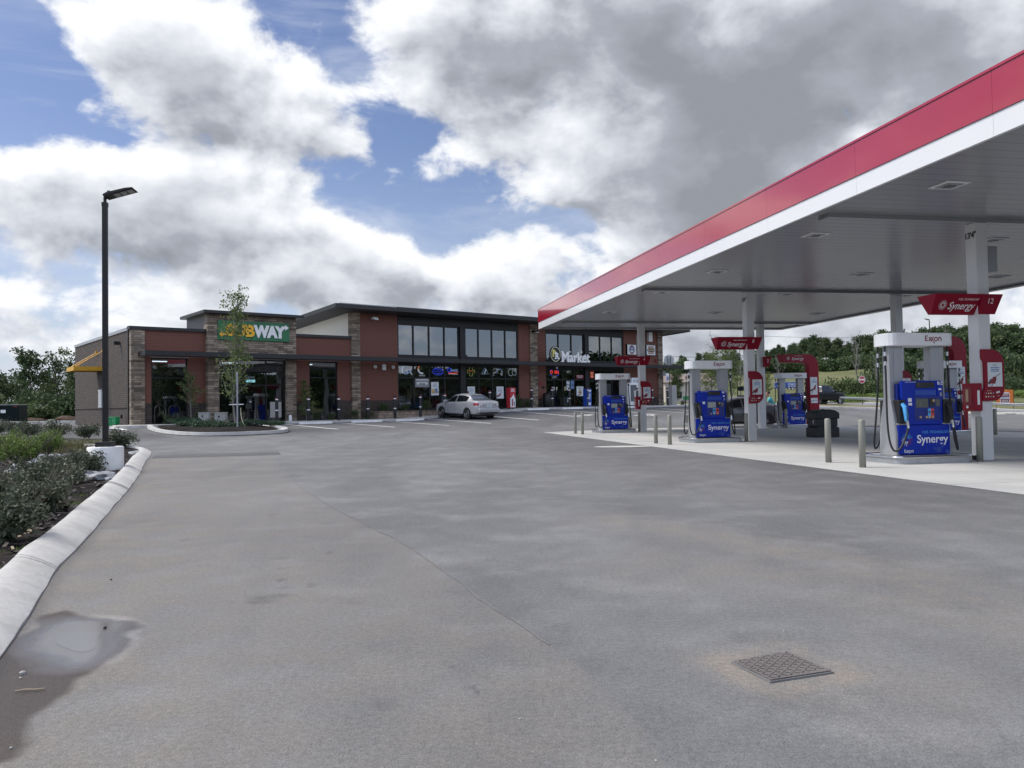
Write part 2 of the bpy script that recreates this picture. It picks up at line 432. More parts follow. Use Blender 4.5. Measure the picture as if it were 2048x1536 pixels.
# ---- lettering
_T = {}
def tmesh(s, size, mat, ext=.006, shear=0, off=0, sx=1, align='LEFT', space=1):
    k = (s, size, mat, ext, shear, off, sx, align, space)
    if k not in _T:
        c = bpy.data.curves.new('lettering', 'FONT'); c.body = s; c.size = size; c.extrude = ext; c.shear = shear; c.offset = off; c.align_x = align; c.space_character = space; c.resolution_u = 4
        o = bpy.data.objects.new('lettering', c); me = bpy.data.meshes.new_from_object(o)
        bpy.data.objects.remove(o); bpy.data.curves.remove(c)
        me.materials.clear(); me.materials.append(M(mat)); me.name = 'lettering'
        if sx != 1: me.transform(Matrix.Diagonal((sx, 1, 1, 1)))
        _T[k] = me
    return _T[k]
def text(s, parent, loc, size, mat, rz=0, flat=False, name='lettering', rx=PI / 2, **kw):
    o = obj(name, tmesh(s, size, mat, **kw), parent); o.location = loc
    o.rotation_euler = (0 if flat else rx, 0, rz); return o
def textmb(mb, s, x, y, z, size, mat, **kw):          # lettering laid into an MB on a plane facing -y
    me = tmesh(s, size, mat, **kw)
    mb.add([(x + v.co.x, y - v.co.z, z + v.co.y) for v in me.vertices], [tuple(p.vertices) for p in me.polygons], mat)
    return mb

# ------------------------------------------------------------------ camera, sun, sky
cam = bpy.data.cameras.new('camera'); co = bpy.data.objects.new('camera', cam); COL.objects.link(co)
mx = Matrix((RT, UP, -FW)).transposed().to_4x4(); mx.translation = CAMP; co.matrix_world = mx
cam.sensor_width = 36; cam.lens = 36 * FPX / 2048; cam.clip_start = .05; cam.clip_end = 3000
SC.camera = co
SC.view_settings.view_transform = 'Standard'; SC.view_settings.look = 'None'; SC.view_settings.exposure = 0.52; SC.view_settings.gamma = 1
SUN_EL, SUN_AZ = R(52), R(-78)
sl = bpy.data.lights.new('sun', 'SUN'); sl.energy = 3.0; sl.angle = R(28); sl.color = (1, .95, .87)
so = bpy.data.objects.new('sun', sl); COL.objects.link(so)
sd = Vector((math.sin(SUN_AZ) * math.cos(SUN_EL), math.cos(SUN_AZ) * math.cos(SUN_EL), math.sin(SUN_EL)))
so.rotation_euler = sd.to_track_quat('Z', 'Y').to_euler(); so.location = (0, 0, 30)

def sky_world():
    w = bpy.data.worlds.new('World'); SC.world = w; w.use_nodes = True
    T = w.node_tree; N = T.nodes; L = T.links; bg = N['Background']
    def mth(T, op, a, b=0.0, c=None, clamp=False):
        x = T.nodes.new('ShaderNodeMath'); x.operation = op; x.use_clamp = clamp
        for i, v in enumerate((a, b) if c is None else (a, b, c)):
            if isinstance(v, (int, float)): x.inputs[i].default_value = v
            else: T.links.new(v, x.inputs[i])
        return x.outputs[0]
    def vm(T, op, a, b):
        x = T.nodes.new('ShaderNodeVectorMath'); x.operation = op
        for i, v in enumerate((a, b)):
            if isinstance(v, tuple): x.inputs[i].default_value = v
            else: T.links.new(v, x.inputs[i])
        return x.outputs['Value'] if op == 'DOT_PRODUCT' else x.outputs[0]
    def ang(px, py):
        d = ray(px, py); return math.atan2(d.x, d.y), math.atan2(d.z, math.hypot(d.x, d.y))
    def blobs(T, V, lst):
        acc = None
        for px, py, rx, ry, wt in lst:
            a, e = ang(px, py)
            q = vm(T, 'MULTIPLY', vm(T, 'SUBTRACT', V, (a, e, 0.0)), (FPX / rx, FPX / ry, 0.0))
            k = mth(T, 'EXPONENT', mth(T, 'MULTIPLY', vm(T, 'DOT_PRODUCT', q, q), -1.0))
            acc = mth(T, 'MULTIPLY_ADD', k, wt, acc if acc is not None else 0.0)
        return acc
    CL = [(240, 60, 170, 100, .40), (390, 170, 170, 75, .40), (540, 215, 170, 60, .36), (680, 265, 110, 42, .30), (420, 60, 90, 70, .12),
          (90, 350, 190, 95, .42), (330, 275, 80, 75, .30), (480, 330, 110, 42, .22), (300, 420, 210, 90, .44), (520, 470, 170, 70, .36),
          (130, 590, 320, 120, .13), (760, 535, 120, 60, .46), (960, 570, 220, 66, .46), (450, 660, 620, 110, .15), (640, 560, 150, 70, .30),
          (860, 60, 190, 110, .36), (1130, 80, 300, 130, .56), (960, 270, 160, 80, .42), (1450, 180, 420, 220, .54), (1900, 240, 420, 420, .50),
          (1320, 400, 200, 90, .40), (1080, 330, 140, 55, .28), (1500, 500, 300, 190, .46), (1800, 640, 380, 90, .42),
          (30, 170, 140, 120, -.46), (560, 60, 100, 100, -.42), (690, 150, 60, 120, -.30), (700, 390, 150, 60, -.44), (900, 430, 190, 58, -.46),
          (1180, 420, 130, 55, -.46), (20, 490, 120, 40, -.34), (770, 285, 60, 60, -.34), (1700, 235, 40, 25, -.6), (50, 10, 90, 80, -.36), (240, 250, 80, 30, -.24), (1050, 455, 130, 28, -.34), (640, 330, 70, 34, -.26), (250, 505, 60, 30, -.2)]
    DK = [(1080, 60, 330, 120, 1.0), (1350, 130, 260, 120, .75), (1480, 330, 260, 120, .62), (1650, 150, 300, 140, .5), (1950, 60, 260, 130, .45),
          (1400, 450, 200, 90, .5), (330, 150, 120, 50, .25), (180, 425, 200, 40, .35), (420, 590, 300, 50, .2), (120, 600, 200, 60, .25), (1850, 520, 300, 200, .2)]
    G = bpy.data.node_groups.new('cloud_density', 'ShaderNodeTree')
    G.interface.new_socket('V', in_out='INPUT', socket_type='NodeSocketVector'); G.interface.new_socket('P', in_out='INPUT', socket_type='NodeSocketVector')
    G.interface.new_socket('D', in_out='OUTPUT', socket_type='NodeSocketFloat')
    gi = G.nodes.new('NodeGroupInput'); go = G.nodes.new('NodeGroupOutput')
    wz = G.nodes.new('ShaderNodeTexNoise'); wz.inputs['Scale'].default_value = 5; wz.inputs['Detail'].default_value = 5
    G.links.new(gi.outputs[1], wz.inputs['Vector'])
    wv = vm(G, 'MULTIPLY', vm(G, 'SUBTRACT', wz.outputs['Color'], (.5, .5, .5)), (.13, .11, 0.0))
    V2 = vm(G, 'ADD', gi.outputs[0], wv)
    b = blobs(G, V2, CL)
    n1 = G.nodes.new('ShaderNodeTexNoise'); n1.inputs['Scale'].default_value = 8.0; n1.inputs['Detail'].default_value = 12; n1.inputs['Roughness'].default_value = .57; n1.inputs['Lacunarity'].default_value = 2.05
    n1.inputs['Distortion'].default_value = .12
    G.links.new(gi.outputs[1], n1.inputs['Vector'])
    n = mth(G, 'MULTIPLY_ADD', n1.outputs['Fac'], 2.5, -1.30)
    G.links.new(mth(G, 'ADD', n, b), go.inputs[0])
    G.interface.new_socket('S', in_out='OUTPUT', socket_type='NodeSocketFloat')
    n2 = G.nodes.new('ShaderNodeTexNoise'); n2.inputs['Scale'].default_value = 8.0; n2.inputs['Detail'].default_value = 4.0; n2.inputs['Roughness'].default_value = .5; n2.inputs['Lacunarity'].default_value = 2.05; n2.inputs['Distortion'].default_value = .12
    G.links.new(gi.outputs[1], n2.inputs['Vector'])
    G.links.new(mth(G, 'MULTIPLY_ADD', n2.outputs['Fac'], 2.5, mth(G, 'ADD', b, -1.30)), go.inputs[1])
    tc = N.new('ShaderNodeTexCoord'); sx = N.new('ShaderNodeSeparateXYZ')
    nv = N.new('ShaderNodeVectorMath'); nv.operation = 'NORMALIZE'; L.new(tc.outputs['Generated'], nv.inputs[0]); L.new(nv.outputs[0], sx.inputs[0])
    az = mth(T, 'ARCTAN2', sx.outputs[0], sx.outputs[1]); el = mth(T, 'ARCSINE', sx.outputs[2])
    cb = N.new('ShaderNodeCombineXYZ'); L.new(az, cb.inputs[0]); L.new(el, cb.inputs[1])
    P = vm(T, 'MULTIPLY', nv.outputs[0], (1.0, 1.0, 1.45))
    def dens(dv, dp):
        q = N.new('ShaderNodeGroup'); q.node_tree = G
        L.new(vm(T, 'ADD', cb.outputs[0], dv), q.inputs[0]); L.new(vm(T, 'ADD', P, dp), q.inputs[1]); return q.outputs
    (d1, s1) = dens((0, 0, 0), (0, 0, 0))[:2]; (d2, s2) = dens((-.016, .026, 0), (-.016, 0, .038))[:2]
    mk = N.new('ShaderNodeMapRange'); mk.interpolation_type = 'SMOOTHSTEP'; mk.inputs[1].default_value = -.13; mk.inputs[2].default_value = .22; L.new(d1, mk.inputs[0])
    dk = blobs(T, cb.outputs[0], DK)
    thick = N.new('ShaderNodeMapRange'); thick.inputs[1].default_value = -.02; thick.inputs[2].default_value = 1.15; thick.inputs[3].default_value = 0; thick.inputs[4].default_value = 1; L.new(s1, thick.inputs[0])
    soft = mth(T, 'MULTIPLY_ADD', thick.outputs[0], -.55, 1.0)
    sh = mth(T, 'MULTIPLY_ADD', mth(T, 'MULTIPLY', mth(T, 'SUBTRACT', s1, s2), soft), .72, .95)
    sh = mth(T, 'MULTIPLY_ADD', mth(T, 'MULTIPLY', mth(T, 'SUBTRACT', d1, d2), soft), .50, sh)
    sh = mth(T, 'MULTIPLY_ADD', mth(T, 'POWER', thick.outputs[0], .8), -.50, sh)
    sh = mth(T, 'MULTIPLY_ADD', dk, mth(T, 'MULTIPLY', thick.outputs[0], -.54), sh)
    rp = N.new('ShaderNodeValToRGB'); e = rp.color_ramp.elements
    e[0].position = 0; e[0].color = (.215, .23, .258, 1); e[1].position = 1; e[1].color = (.70, .712, .735, 1)
    k = e.new(.33); k.color = (.285, .305, .345, 1); k = e.new(.66); k.color = (.49, .51, .555, 1)
    L.new(sh, rp.inputs[0])
    sky = N.new('ShaderNodeTexSky'); sky.sky_type = 'NISHITA'; sky.sun_disc = False; sky.sun_elevation = SUN_EL; sky.sun_rotation = SUN_AZ
    sky.air_density = 1.0; sky.dust_density = .6; sky.ozone_density = 2.0
    skc = vm(T, 'MULTIPLY', sky.outputs[0], (.074, .070, .079))
    # haze near the horizon
    hz = N.new('ShaderNodeMapRange'); hz.interpolation_type = 'SMOOTHSTEP'; hz.inputs[1].default_value = .0; hz.inputs[2].default_value = .34; hz.inputs[3].default_value = .62; hz.inputs[4].default_value = 0; L.new(el, hz.inputs[0])
    m1 = N.new('ShaderNodeMix'); m1.data_type = 'RGBA'; L.new(hz.outputs[0], m1.inputs[0]); L.new(skc, m1.inputs[6]); m1.inputs[7].default_value = (.42, .48, .58, 1)
    vn = N.new('ShaderNodeTexNoise'); vn.inputs['Scale'].default_value = 3.2; vn.inputs['Detail'].default_value = 9; vn.inputs['Roughness'].default_value = .62; vn.inputs['Distortion'].default_value = .5
    L.new(vm(T, 'MULTIPLY', P, (1.0, 1.0, 3.2)), vn.inputs['Vector'])
    vr = N.new('ShaderNodeMapRange'); vr.interpolation_type = 'SMOOTHSTEP'; vr.inputs[1].default_value = .45; vr.inputs[2].default_value = .75; vr.inputs[4].default_value = .55; L.new(vn.outputs['Fac'], vr.inputs[0])
    m0 = N.new('ShaderNodeMix'); m0.data_type = 'RGBA'; L.new(vr.outputs[0], m0.inputs[0]); L.new(m1.outputs[2], m0.inputs[6]); m0.inputs[7].default_value = (.52, .56, .64, 1)
    m2 = N.new('ShaderNodeMix'); m2.data_type = 'RGBA'; L.new(mk.outputs[0], m2.inputs[0]); L.new(m0.outputs[2], m2.inputs[6]); L.new(rp.outputs[0], m2.inputs[7])
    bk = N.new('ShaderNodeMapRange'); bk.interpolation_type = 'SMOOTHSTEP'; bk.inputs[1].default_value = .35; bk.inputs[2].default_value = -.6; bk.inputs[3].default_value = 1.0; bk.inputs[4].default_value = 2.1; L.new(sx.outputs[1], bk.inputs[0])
    L.new(m2.outputs[2], bg.inputs[0]); L.new(bk.outputs[0], bg.inputs[1])         # sky behind the camera is brightened, an added fill for under the canopy
    w.cycles.sampling_method = 'MANUAL'; w.cycles.sample_map_resolution = 512
sky_world()

# ------------------------------------------------------------------ ground sheet (polar grid), split into lot / bed / verge / road / grass
def pts_from_px(lst): return [(p.x, p.y) for p in (gnd(*q) for q in lst)]
def in_poly(x, y, poly):
    ins = np.zeros(x.shape, bool); n = len(poly); j = n - 1
    for i in range(n):
        xi, yi = poly[i]; xj, yj = poly[j]
        c = ((yi > y) != (yj > y)) & (x < (xj - xi) * (y - yi) / ((yj - yi) or 1e-9) + xi)
        ins ^= c; j = i
    return ins
def seg_dist(x, y, pts, closed=False):
    d = np.full(x.shape, 1e9); n = len(pts)
    for i in range(n if closed else n - 1):
        ax, ay = pts[i]; bx_, by_ = pts[(i + 1) % n]; vx, vy = bx_ - ax, by_ - ay; l2 = vx * vx + vy * vy + 1e-12
        t = np.clip(((x - ax) * vx + (y - ay) * vy) / l2, 0, 1)
        d = np.minimum(d, np.hypot(x - ax - t * vx, y - ay - t * vy))
    return d
def smooth_path(pts, step=.15):
    pts = [Vector((p[0], p[1], 0)) for p in pts]; out = []
    for i in range(len(pts) - 1):
        p0, p1, p2, p3 = pts[max(i - 1, 0)], pts[i], pts[i + 1], pts[min(i + 2, len(pts) - 1)]
        n = max(2, int((p2 - p1).length / step))
        for k in range(n):
            t = k / n
            q = .5 * ((2 * p1) + (p2 - p0) * t + (2 * p0 - 5 * p1 + 4 * p2 - p3) * t * t + (3 * p1 - p0 - 3 * p2 + p3) * t ** 3)
            out.append((q.x, q.y))
    out.append((pts[-1].x, pts[-1].y)); return out
# rolled kerb line of the planting bed (pavement side), then its back edge
KERB = smooth_path([(-1.15, .6), (-2.0, 2.6), (-2.81, 4.61), (-3.24, 5.55), (-3.60, 6.39), (-4.10, 7.73), (-4.87, 9.66), (-6.02, 12.6), (-7.5, 16.2), (-8.95, 19.6), (-10.0, 22.2), (-11.15, 24.6), (-12.4, 25.6), (-13.6, 25.9)])
BACK = smooth_path([(-13.6, 25.9), (-15.5, 27.6), (-18.2, 29.6), (-23, 31.8), (-30, 34.0)])
BED = [(p[0] - .19, p[1]) for p in KERB] + BACK + [(-34, 20), (-24, 2), (-10, -6), (-2, -6)]
LANEBACK = [(bw(-30, 22.5).x, bw(-30, 22.5).y)]
# the lot's outline: everything paved (asphalt)
VK = smooth_path([(15.0, 79.0), (18.5, 75.5), (22.0, 69.5), (26.5, 67.0), (30.5, 66.2), (34.0, 62.5), (38.5, 55.0), (46, 45.5), (60, 33), (80, 20)], .5)
_l = lambda u, v: (bw(u, v).x, bw(u, v).y)
FARK = [(-80, 63), (-38, 60.6), (-25, 59.6)]                  # kerb beyond the drive lane on the left
LOT = FARK + [_l(0, 14), _l(40, 14), _l(47, 6)] + VK + [(110, -40), (60, -78), (0, -84), (-70, -60), (-85, 10)]
ROADC = [(-5, 102), (14, 92), (28, 83.0), (40, 73.0), (52, 62), (70, 46), (110, 12)]
def build_ground():
    a0 = np.linspace(-R(41), R(41), 700); a1 = np.linspace(R(41), 2 * PI - R(41), 130)[1:-1]
    A = np.concatenate([a0, a1])
    rr = [0.35, .8, 1.4, 1.9]
    r = 2.2
    while r < 900:
        rr.append(r)
        r *= 1.0062 if r < 12 else (1.012 if r < 110 else (1.03 if r < 380 else 1.15))
    rr = np.array(rr); na, nr = len(A), len(rr)
    X = rr[:, None] * np.sin(A)[None]; Y = rr[:, None] * np.cos(A)[None]
    x = X.ravel(); y = Y.ravel(); z = ground_np(x, y)
    idx = np.arange(nr * na).reshape(nr, na)
    q = np.stack([idx[:-1], np.roll(idx[:-1], -1, 1), np.roll(idx[1:], -1, 1), idx[1:]], -1).reshape(-1, 4)
    cx = x[q].mean(1); cy = y[q].mean(1)
    bed = in_poly(cx, cy, BED); lot = in_poly(cx, cy, LOT) & ~bed
    far = np.hypot(cx, cy)
    road = ~bed & ~lot & (seg_dist(cx, cy, ROADC) < 4.2)
    drv = ~bed & ~lot & ~road & (seg_dist(cx, cy, [(33, 88), (41, 100), (52, 108), (66, 120)]) < 2.4)
    verge = ~bed & ~lot & ~road & ~drv & (seg_dist(cx, cy, VK) < 5.5)
    road = road | drv
    grass = ~(bed | lot | road | verge)
    # surface marks carried by the pavement (dirt, stains, water) as vertex values
    seam = smooth_path(SEAM, .2)
    sd_ = seg_dist(x, y, seam)
    inner = in_poly(x, y, [(p[0], p[1]) for p in KERB if p[1] < 21] + [(-9.6, 21.2), (-6.2, 21.2)] + [p for p in seam if p[1] < 21] + [(1.5, -1)])
    tan = np.where(inner, .26 + .5 * np.exp(-seg_dist(x, y, KERB) / 1.8), 0)
    dark0 = np.where(inner, .14, 0)
    tan = np.maximum(tan, .55 * np.exp(-(seg_dist(x, y, TANLINE) / .42) ** 2))
    tan = np.maximum(tan, .45 * np.exp(-(seg_dist(x, y, TANLINE2) / .55) ** 2))
    tan = np.maximum(tan, 1.5 * np.exp(-(np.maximum(seg_dist(x, y, PLATE, True), 0) / .16) ** 2))
    tan = np.maximum(tan, .35 * np.exp(-(np.hypot(x - PLATE[2][0] - .25, y - PLATE[2][1] + .1) / .5) ** 2))
    dark = dark0.copy()
    du = (x - B0.x) * BX.x + (y - B0.y) * BX.y; dD = -((x - B0.x) * BYV.x + (y - B0.y) * BYV.y)
    fresh = np.clip((13.5 - dD) / 3.0, 0, 1) * np.where(du < -1.0, .95, .55)
    ka = x * KX.x + y * KX.y; kb = x * KY.x + y * KY.y
    fresh = np.maximum(fresh, .30 * np.clip((ka - 3.6) / 2.5, 0, 1) * (ka < 8.3) * np.clip((kb - 5) / 4, 0, 1))
    fresh = np.maximum(fresh, .30 * (ka > 20.5))
    dark = np.maximum(dark, fresh)
    for px, py, rx, ry, s in STAINS:
        c = onz(px, py); k = c.y / FPX; dyy = ry * c.y * c.y / (FPX * EYE); dxx = rx * k
        e = ((x - c.x) / dxx) ** 2 + ((y - c.y) / dyy) ** 2
        k_ = np.where(e < 5)[0]
        w_ = np.array([mnoise.noise((x[j] * 2.2 / dxx * .6, y[j] * 2.2 / dyy * .6, px)) for j in k_]) if len(k_) else 0
        e[k_] = e[k_] * (1 + .8 * w_) + .5 * w_
        dark = np.maximum(dark, s * .75 * (np.clip(1.5 - e, 0, 1) if rx < 40 else np.exp(-e * .9)))
    for tr_ in (TRACK_A, TRACK_B):
        dark = np.maximum(dark, .20 * np.exp(-(seg_dist(x, y, tr_) / .16) ** 2) * (np.hypot(x, y) < 30))
    edge = np.exp(-(seg_dist(x, y, KERB) / .10) ** 2) * .6
    dark = np.maximum(dark, np.where(inner, edge, 0))
    near = np.hypot(x, y) < 8
    wob = np.zeros_like(x); i = np.where(near)[0]
    wob[i] = [mnoise.noise((x[k] * 3.2, y[k] * 3.2, 0)) * .10 + mnoise.noise((x[k] * 11, y[k] * 11, 3)) * .035 for k in i]
    sgn = np.where(in_poly(x, y, WET), 1, -1) * seg_dist(x, y, WET, True) + wob * .6
    wet = np.where(near, np.clip(sgn / .05 + .5, 0, 1), 0)
    poolv = np.zeros_like(x); poolv[i] = np.clip(np.where(in_poly(x[i], y[i], POOL), 1, -1) * seg_dist(x[i], y[i], POOL, True) / .20 + .62 + wob[i] * 3.2, 0, 1)
    vals = {'pool': poolv, 'tan': np.clip(tan, 0, 1), 'dark': np.clip(dark, 0, 1), 'wet': wet}
    rng_ = np.random.default_rng(3)
    for name, mask, mat, dz in (('parking_lot', lot, 'asphalt', 0), ('planting_bed', bed, 'mulch', .065), ('road', road, 'roadway', -.03), ('verge', verge, 'verge', .06), ('ground', grass, 'grass', .03)):
        f = q[mask]; used, inv = np.unique(f, return_inverse=True); f = inv.reshape(-1, 4)
        vz = z[used] + dz
        if name == 'planting_bed':
            d = np.hypot(x[used], y[used])
            vz = vz + np.array([.03 * mnoise.noise((x[k] * .9, y[k] * .9, 0)) + .016 * mnoise.noise((x[k] * 5, y[k] * 5, 0)) for k in used])
        me = bpy.data.meshes.new(name)
        me.vertices.add(len(used)); me.vertices.foreach_set('co', np.stack([x[used], y[used], vz], -1).ravel().astype(np.float32))
        me.loops.add(len(f) * 4); me.loops.foreach_set('vertex_index', f[:, ::-1].ravel().astype(np.int32))
        me.polygons.add(len(f)); me.polygons.foreach_set('loop_start', np.arange(0, len(f) * 4, 4, dtype=np.int32)); me.polygons.foreach_set('loop_total', np.full(len(f), 4, np.int32))
        me.polygons.foreach_set('use_smooth', np.ones(len(f), bool))
        me.materials.append(M(mat)); me.update(calc_edges=True); me.validate()
        if name == 'parking_lot':
            for k, v in vals.items():
                at = me.attributes.new(k, 'FLOAT', 'POINT'); at.data.foreach_set('value', v[used].astype(np.float32))
        tag(obj(name, me), kind='structure')
SEAM = [(p.x, p.y) for p in (onz(*q) for q in [(545, 869), (543, 905), (556, 930), (600, 972), (660, 1012), (735, 1050), (800, 1084), (850, 1115), (905, 1155), (950, 1190), (1024, 1240), (1100, 1290), (1180, 1350), (1260, 1430), (1330, 1530)])] + [(.6, 1.0)]
TANLINE = [(p.x, p.y) for p in (onz(*q) for q in [(1230, 1040), (1500, 1090), (1750, 1140), (2048, 1215)])]
TANLINE2 = [(p.x, p.y) for p in (onz(*q) for q in [(1350, 1130), (1700, 1170), (2048, 1260)])]
PLATE = [(p.x, p.y) for p in (onz(*q) for q in [(1462, 1327), (1575, 1307), (1668, 1347), (1540, 1367)])]
WET = [(p.x, p.y) for p in (onz(*q) for q in [(45, 1266), (92, 1232), (132, 1222), (190, 1232), (222, 1243), (272, 1243), (286, 1254), (246, 1268), (252, 1302), (218, 1334), (165, 1360), (112, 1395), (76, 1430), (50, 1470), (20, 1520), (-60, 1536), (-60, 1310)])]
POOL = [(p.x, p.y) for p in (onz(*q) for q in [(62, 1292), (70, 1268), (88, 1252), (112, 1243), (140, 1238), (172, 1237), (205, 1240), (232, 1244), (248, 1250), (240, 1262), (228, 1276), (222, 1290), (224, 1308), (208, 1324), (180, 1334), (150, 1337), (124, 1332), (104, 1322), (86, 1312), (70, 1304)])]
TRACK_A = smooth_path([(-.9, 2.2), (-1.9, 6), (-3.2, 11), (-4.3, 16), (-4.6, 21), (-3.6, 27)], .5); TRACK_B = smooth_path([(.75, 2.2), (-.35, 6.2), (-1.6, 11.2), (-2.7, 16.2), (-3.0, 21), (-2.1, 26.5)], .5)
STAINS = [(525, 1197, 42, 10, .9), (560, 1117, 18, 3, .55), (565, 1137, 14, 3, .5), (562, 1160, 12, 4, .75), (570, 1175, 14, 3, .65), (625, 1170, 13, 4, .7), (770, 1408, 42, 16, .6), (946, 1375, 8, 6, 1), (955, 1384, 6, 5, .9), (905, 1334, 6, 3, .8),
          (660, 1105, 8, 3, .7), (715, 1160, 70, 22, .3), (700, 1200, 60, 14, .4), (372, 1080, 12, 2.5, .6), (545, 1030, 10, 3, .6), (275, 965, 22, 9, .5), (300, 1040, 45, 12, .35), (660, 930, 60, 10, .25), (900, 1000, 120, 16, .2), (1250, 1010, 160, 20, .25), (1400, 960, 130, 10, .35), (1010, 960, 90, 8, .25),
          (1180, 1330, 45, 30, .4), (1480, 1275, 30, 10, .25), (1080, 1400, 60, 40, .22), (930, 1185, 34, 7, .5), (1120, 1255, 28, 10, .4), (1560, 1395, 90, 20, .28), (1780, 1060, 130, 16, .25), (1010, 885, 80, 4, .35), (760, 905, 60, 5, .3), (1700, 1000, 160, 9, .4), (1330, 905, 90, 5, .5)]
build_ground()

def sweep(name, path, prof, mat, parent=None, wob=0.0, joints=0, closed=False, smooth=True):
    mb = MB(); n = len(path); m = len(prof); vs = []
    for i, p in enumerate(path):
        a = path[max(i - 1, 0)]; b = path[min(i + 1, n - 1)]
        if closed: a = path[(i - 1) % n]; b = path[(i + 1) % n]
        dx, dy = b[0] - a[0], b[1] - a[1]; l = math.hypot(dx, dy) or 1; nx, ny = -dy / l, dx / l
        z = g(p[0], p[1])
        for o, h in prof:
            k = (mnoise.noise((p[0] * 1.3 + o * 3, p[1] * 1.3, h * 5)) + .35 * mnoise.noise((p[0] * 4, p[1] * 4, h * 7))) * wob if h > 0 else 0
            vs.append((p[0] + nx * (o + k), p[1] + ny * (o + k), z + h + k * .7))
    fs = []
    for i in range(n if closed else n - 1):
        if joints and i % joints == joints - 1 and not closed: pass
        for j in range(m - 1):
            i2 = (i + 1) % n; fs.append((i * m + j, i2 * m + j, i2 * m + j + 1, i * m + j + 1))
    if not closed: fs += [tuple(range(m - 1, -1, -1)), tuple((n - 1) * m + j for j in range(m))]
    mb.add(vs, fs, mat); return mb.build(name, parent, smooth)
ROLLED = [(0, -.08), (0, .012), (.03, .035), (.10, .075), (.18, .112), (.245, .132), (.29, .130), (.315, .10), (.32, -.05)]
tag(sweep('kerb', KERB, ROLLED, 'kerb_concrete', wob=.010), kind='structure')
if 0: tag(sweep('kerb', BACK, [(0, -.06), (0, .05), (.05, .12), (.2, .12), (.22, -.06)], 'kerb_concrete', wob=.01), kind='structure')
# saw cuts and cracks across the near kerb
def kerb_line(i, w, mat='seam'):
    mb = MB(); a = KERB[i]; b = KERB[i + 1]; dx, dy = b[0] - a[0], b[1] - a[1]; l = math.hypot(dx, dy); tx, ty = dx / l, dy / l; nx, ny = -ty, tx; z = g(*a)
    for (o1, h1), (o2, h2) in zip(ROLLED[1:-1], ROLLED[2:-1]):
        mb.quad((a[0] + nx * o1 - tx * w, a[1] + ny * o1 - ty * w, z + h1 + .016), (a[0] + nx * o1 + tx * w, a[1] + ny * o1 + ty * w, z + h1 + .016), (a[0] + nx * o2 + tx * w, a[1] + ny * o2 + ty * w, z + h2 + .016), (a[0] + nx * o2 - tx * w, a[1] + ny * o2 - ty * w, z + h2 + .016), mat)
    return mb
jm = MB()
for target, w in ((12.5, .035), (21.0, .022), (6.2, .008), (8.8, .006)):
    i = min(range(len(KERB) - 1), key=lambda k: abs(KERB[k][1] - target)); t = kerb_line(i, w); jm.add(t.v, t.f, 'dark_asphalt')
tag(jm.build('kerb_joints'), kind='structure')
tag(sweep('kerb', FARK, [(0, -.06), (0, .16), (.3, .17), (.3, -.06)], 'kerb_concrete'), kind='structure')
tag(sweep('kerb', VK, [(0, -.06), (.02, .13), (.10, .15), (.3, .15), (.32, -.06)], 'kerb_concrete', wob=.01), kind='structure')

def sheet(name, poly, dz, mat, kind='structure', parent=None, sub=0):
    mb = MB(); mb.add([(p[0], p[1], g(p[0], p[1]) + dz) for p in poly], [tuple(range(len(poly)))], mat)
    return tag(mb.build(name, parent), kind=kind)
# concrete pad under the canopy, laid in slabs with joints
def pad():
    mb = MB(); xs = [8.22, 11.3, 14.4, 17.5, 21.2, 22.6]; ys = [0.5, 5.2, 9.9, 14.6, 19.3, 24.0, 28.7, 33.4, 36.6]
    for i in range(len(xs) - 1):
        for j in range(len(ys) - 1):
            a, b, c, d = xs[i] + (.008 if i else 0), xs[i + 1] - .008, ys[j] + .008, ys[j + 1] - .008
            mb.quad(*[kw(p, q, .012) for p, q in ((a, c), (b, c), (b, d), (a, d))], 'pad_concrete')
    for p, q, r_, s in ((8.22, 0.5, 8.22, 36.6), (8.22, 36.6, 22.6, 36.6)):
        a, b = kw(p, q), kw(r_, s); mb.quad((a.x, a.y, -.03), (b.x, b.y, -.03), (b.x, b.y, .012), (a.x, a.y, .012), 'pad_concrete')
    tag(mb.build('fuel_pad'), kind='structure')
    s = MB(); s.quad(*[kw(p, q, .005) for p, q in ((8.21, .5), (22.6, .5), (22.6, 36.6), (8.21, 36.6))], 'seam'); tag(s.build('pad_joints'), kind='structure')
pad()
# narrow seam between two pavings and the low asphalt ridge by the bed
def ribbon(name, path, w, dz, mat, wob=.02):
    mb = MB(); vs = []
    for i, p in enumerate(path):
        a = path[max(i - 1, 0)]; b = path[min(i + 1, len(path) - 1)]; dx, dy = b[0] - a[0], b[1] - a[1]; l = math.hypot(dx, dy) or 1
        k = mnoise.noise((p[0] * 4, p[1] * 4, 1)) * wob; ww = w * (.6 + .8 * abs(mnoise.noise((p[0] * 2, p[1] * 2, 5))))
        for s in (-1, 1): vs.append((p[0] - dy / l * (s * ww + k), p[1] + dx / l * (s * ww + k), g(*p) + dz))
    mb.add(vs, [(2 * i, 2 * i + 1, 2 * i + 3, 2 * i + 2) for i in range(len(path) - 1)], mat)
    return tag(mb.build(name), kind='structure')
ribbon('pavement_seam', smooth_path(SEAM[:-4], .12), .006, .004, 'seam')
rp_ = smooth_path([(-9.35, 20.95), (-8.6, 21.15), (-7.6, 21.35), (-6.9, 21.5), (-6.35, 21.75)], .15)
tag(sweep('pavement_ridge', rp_, [(-.42, -.02), (-.30, .035), (-.05, .065), (.25, .06), (.55, -.02)], 'dark_asphalt', wob=.03), kind='structure')

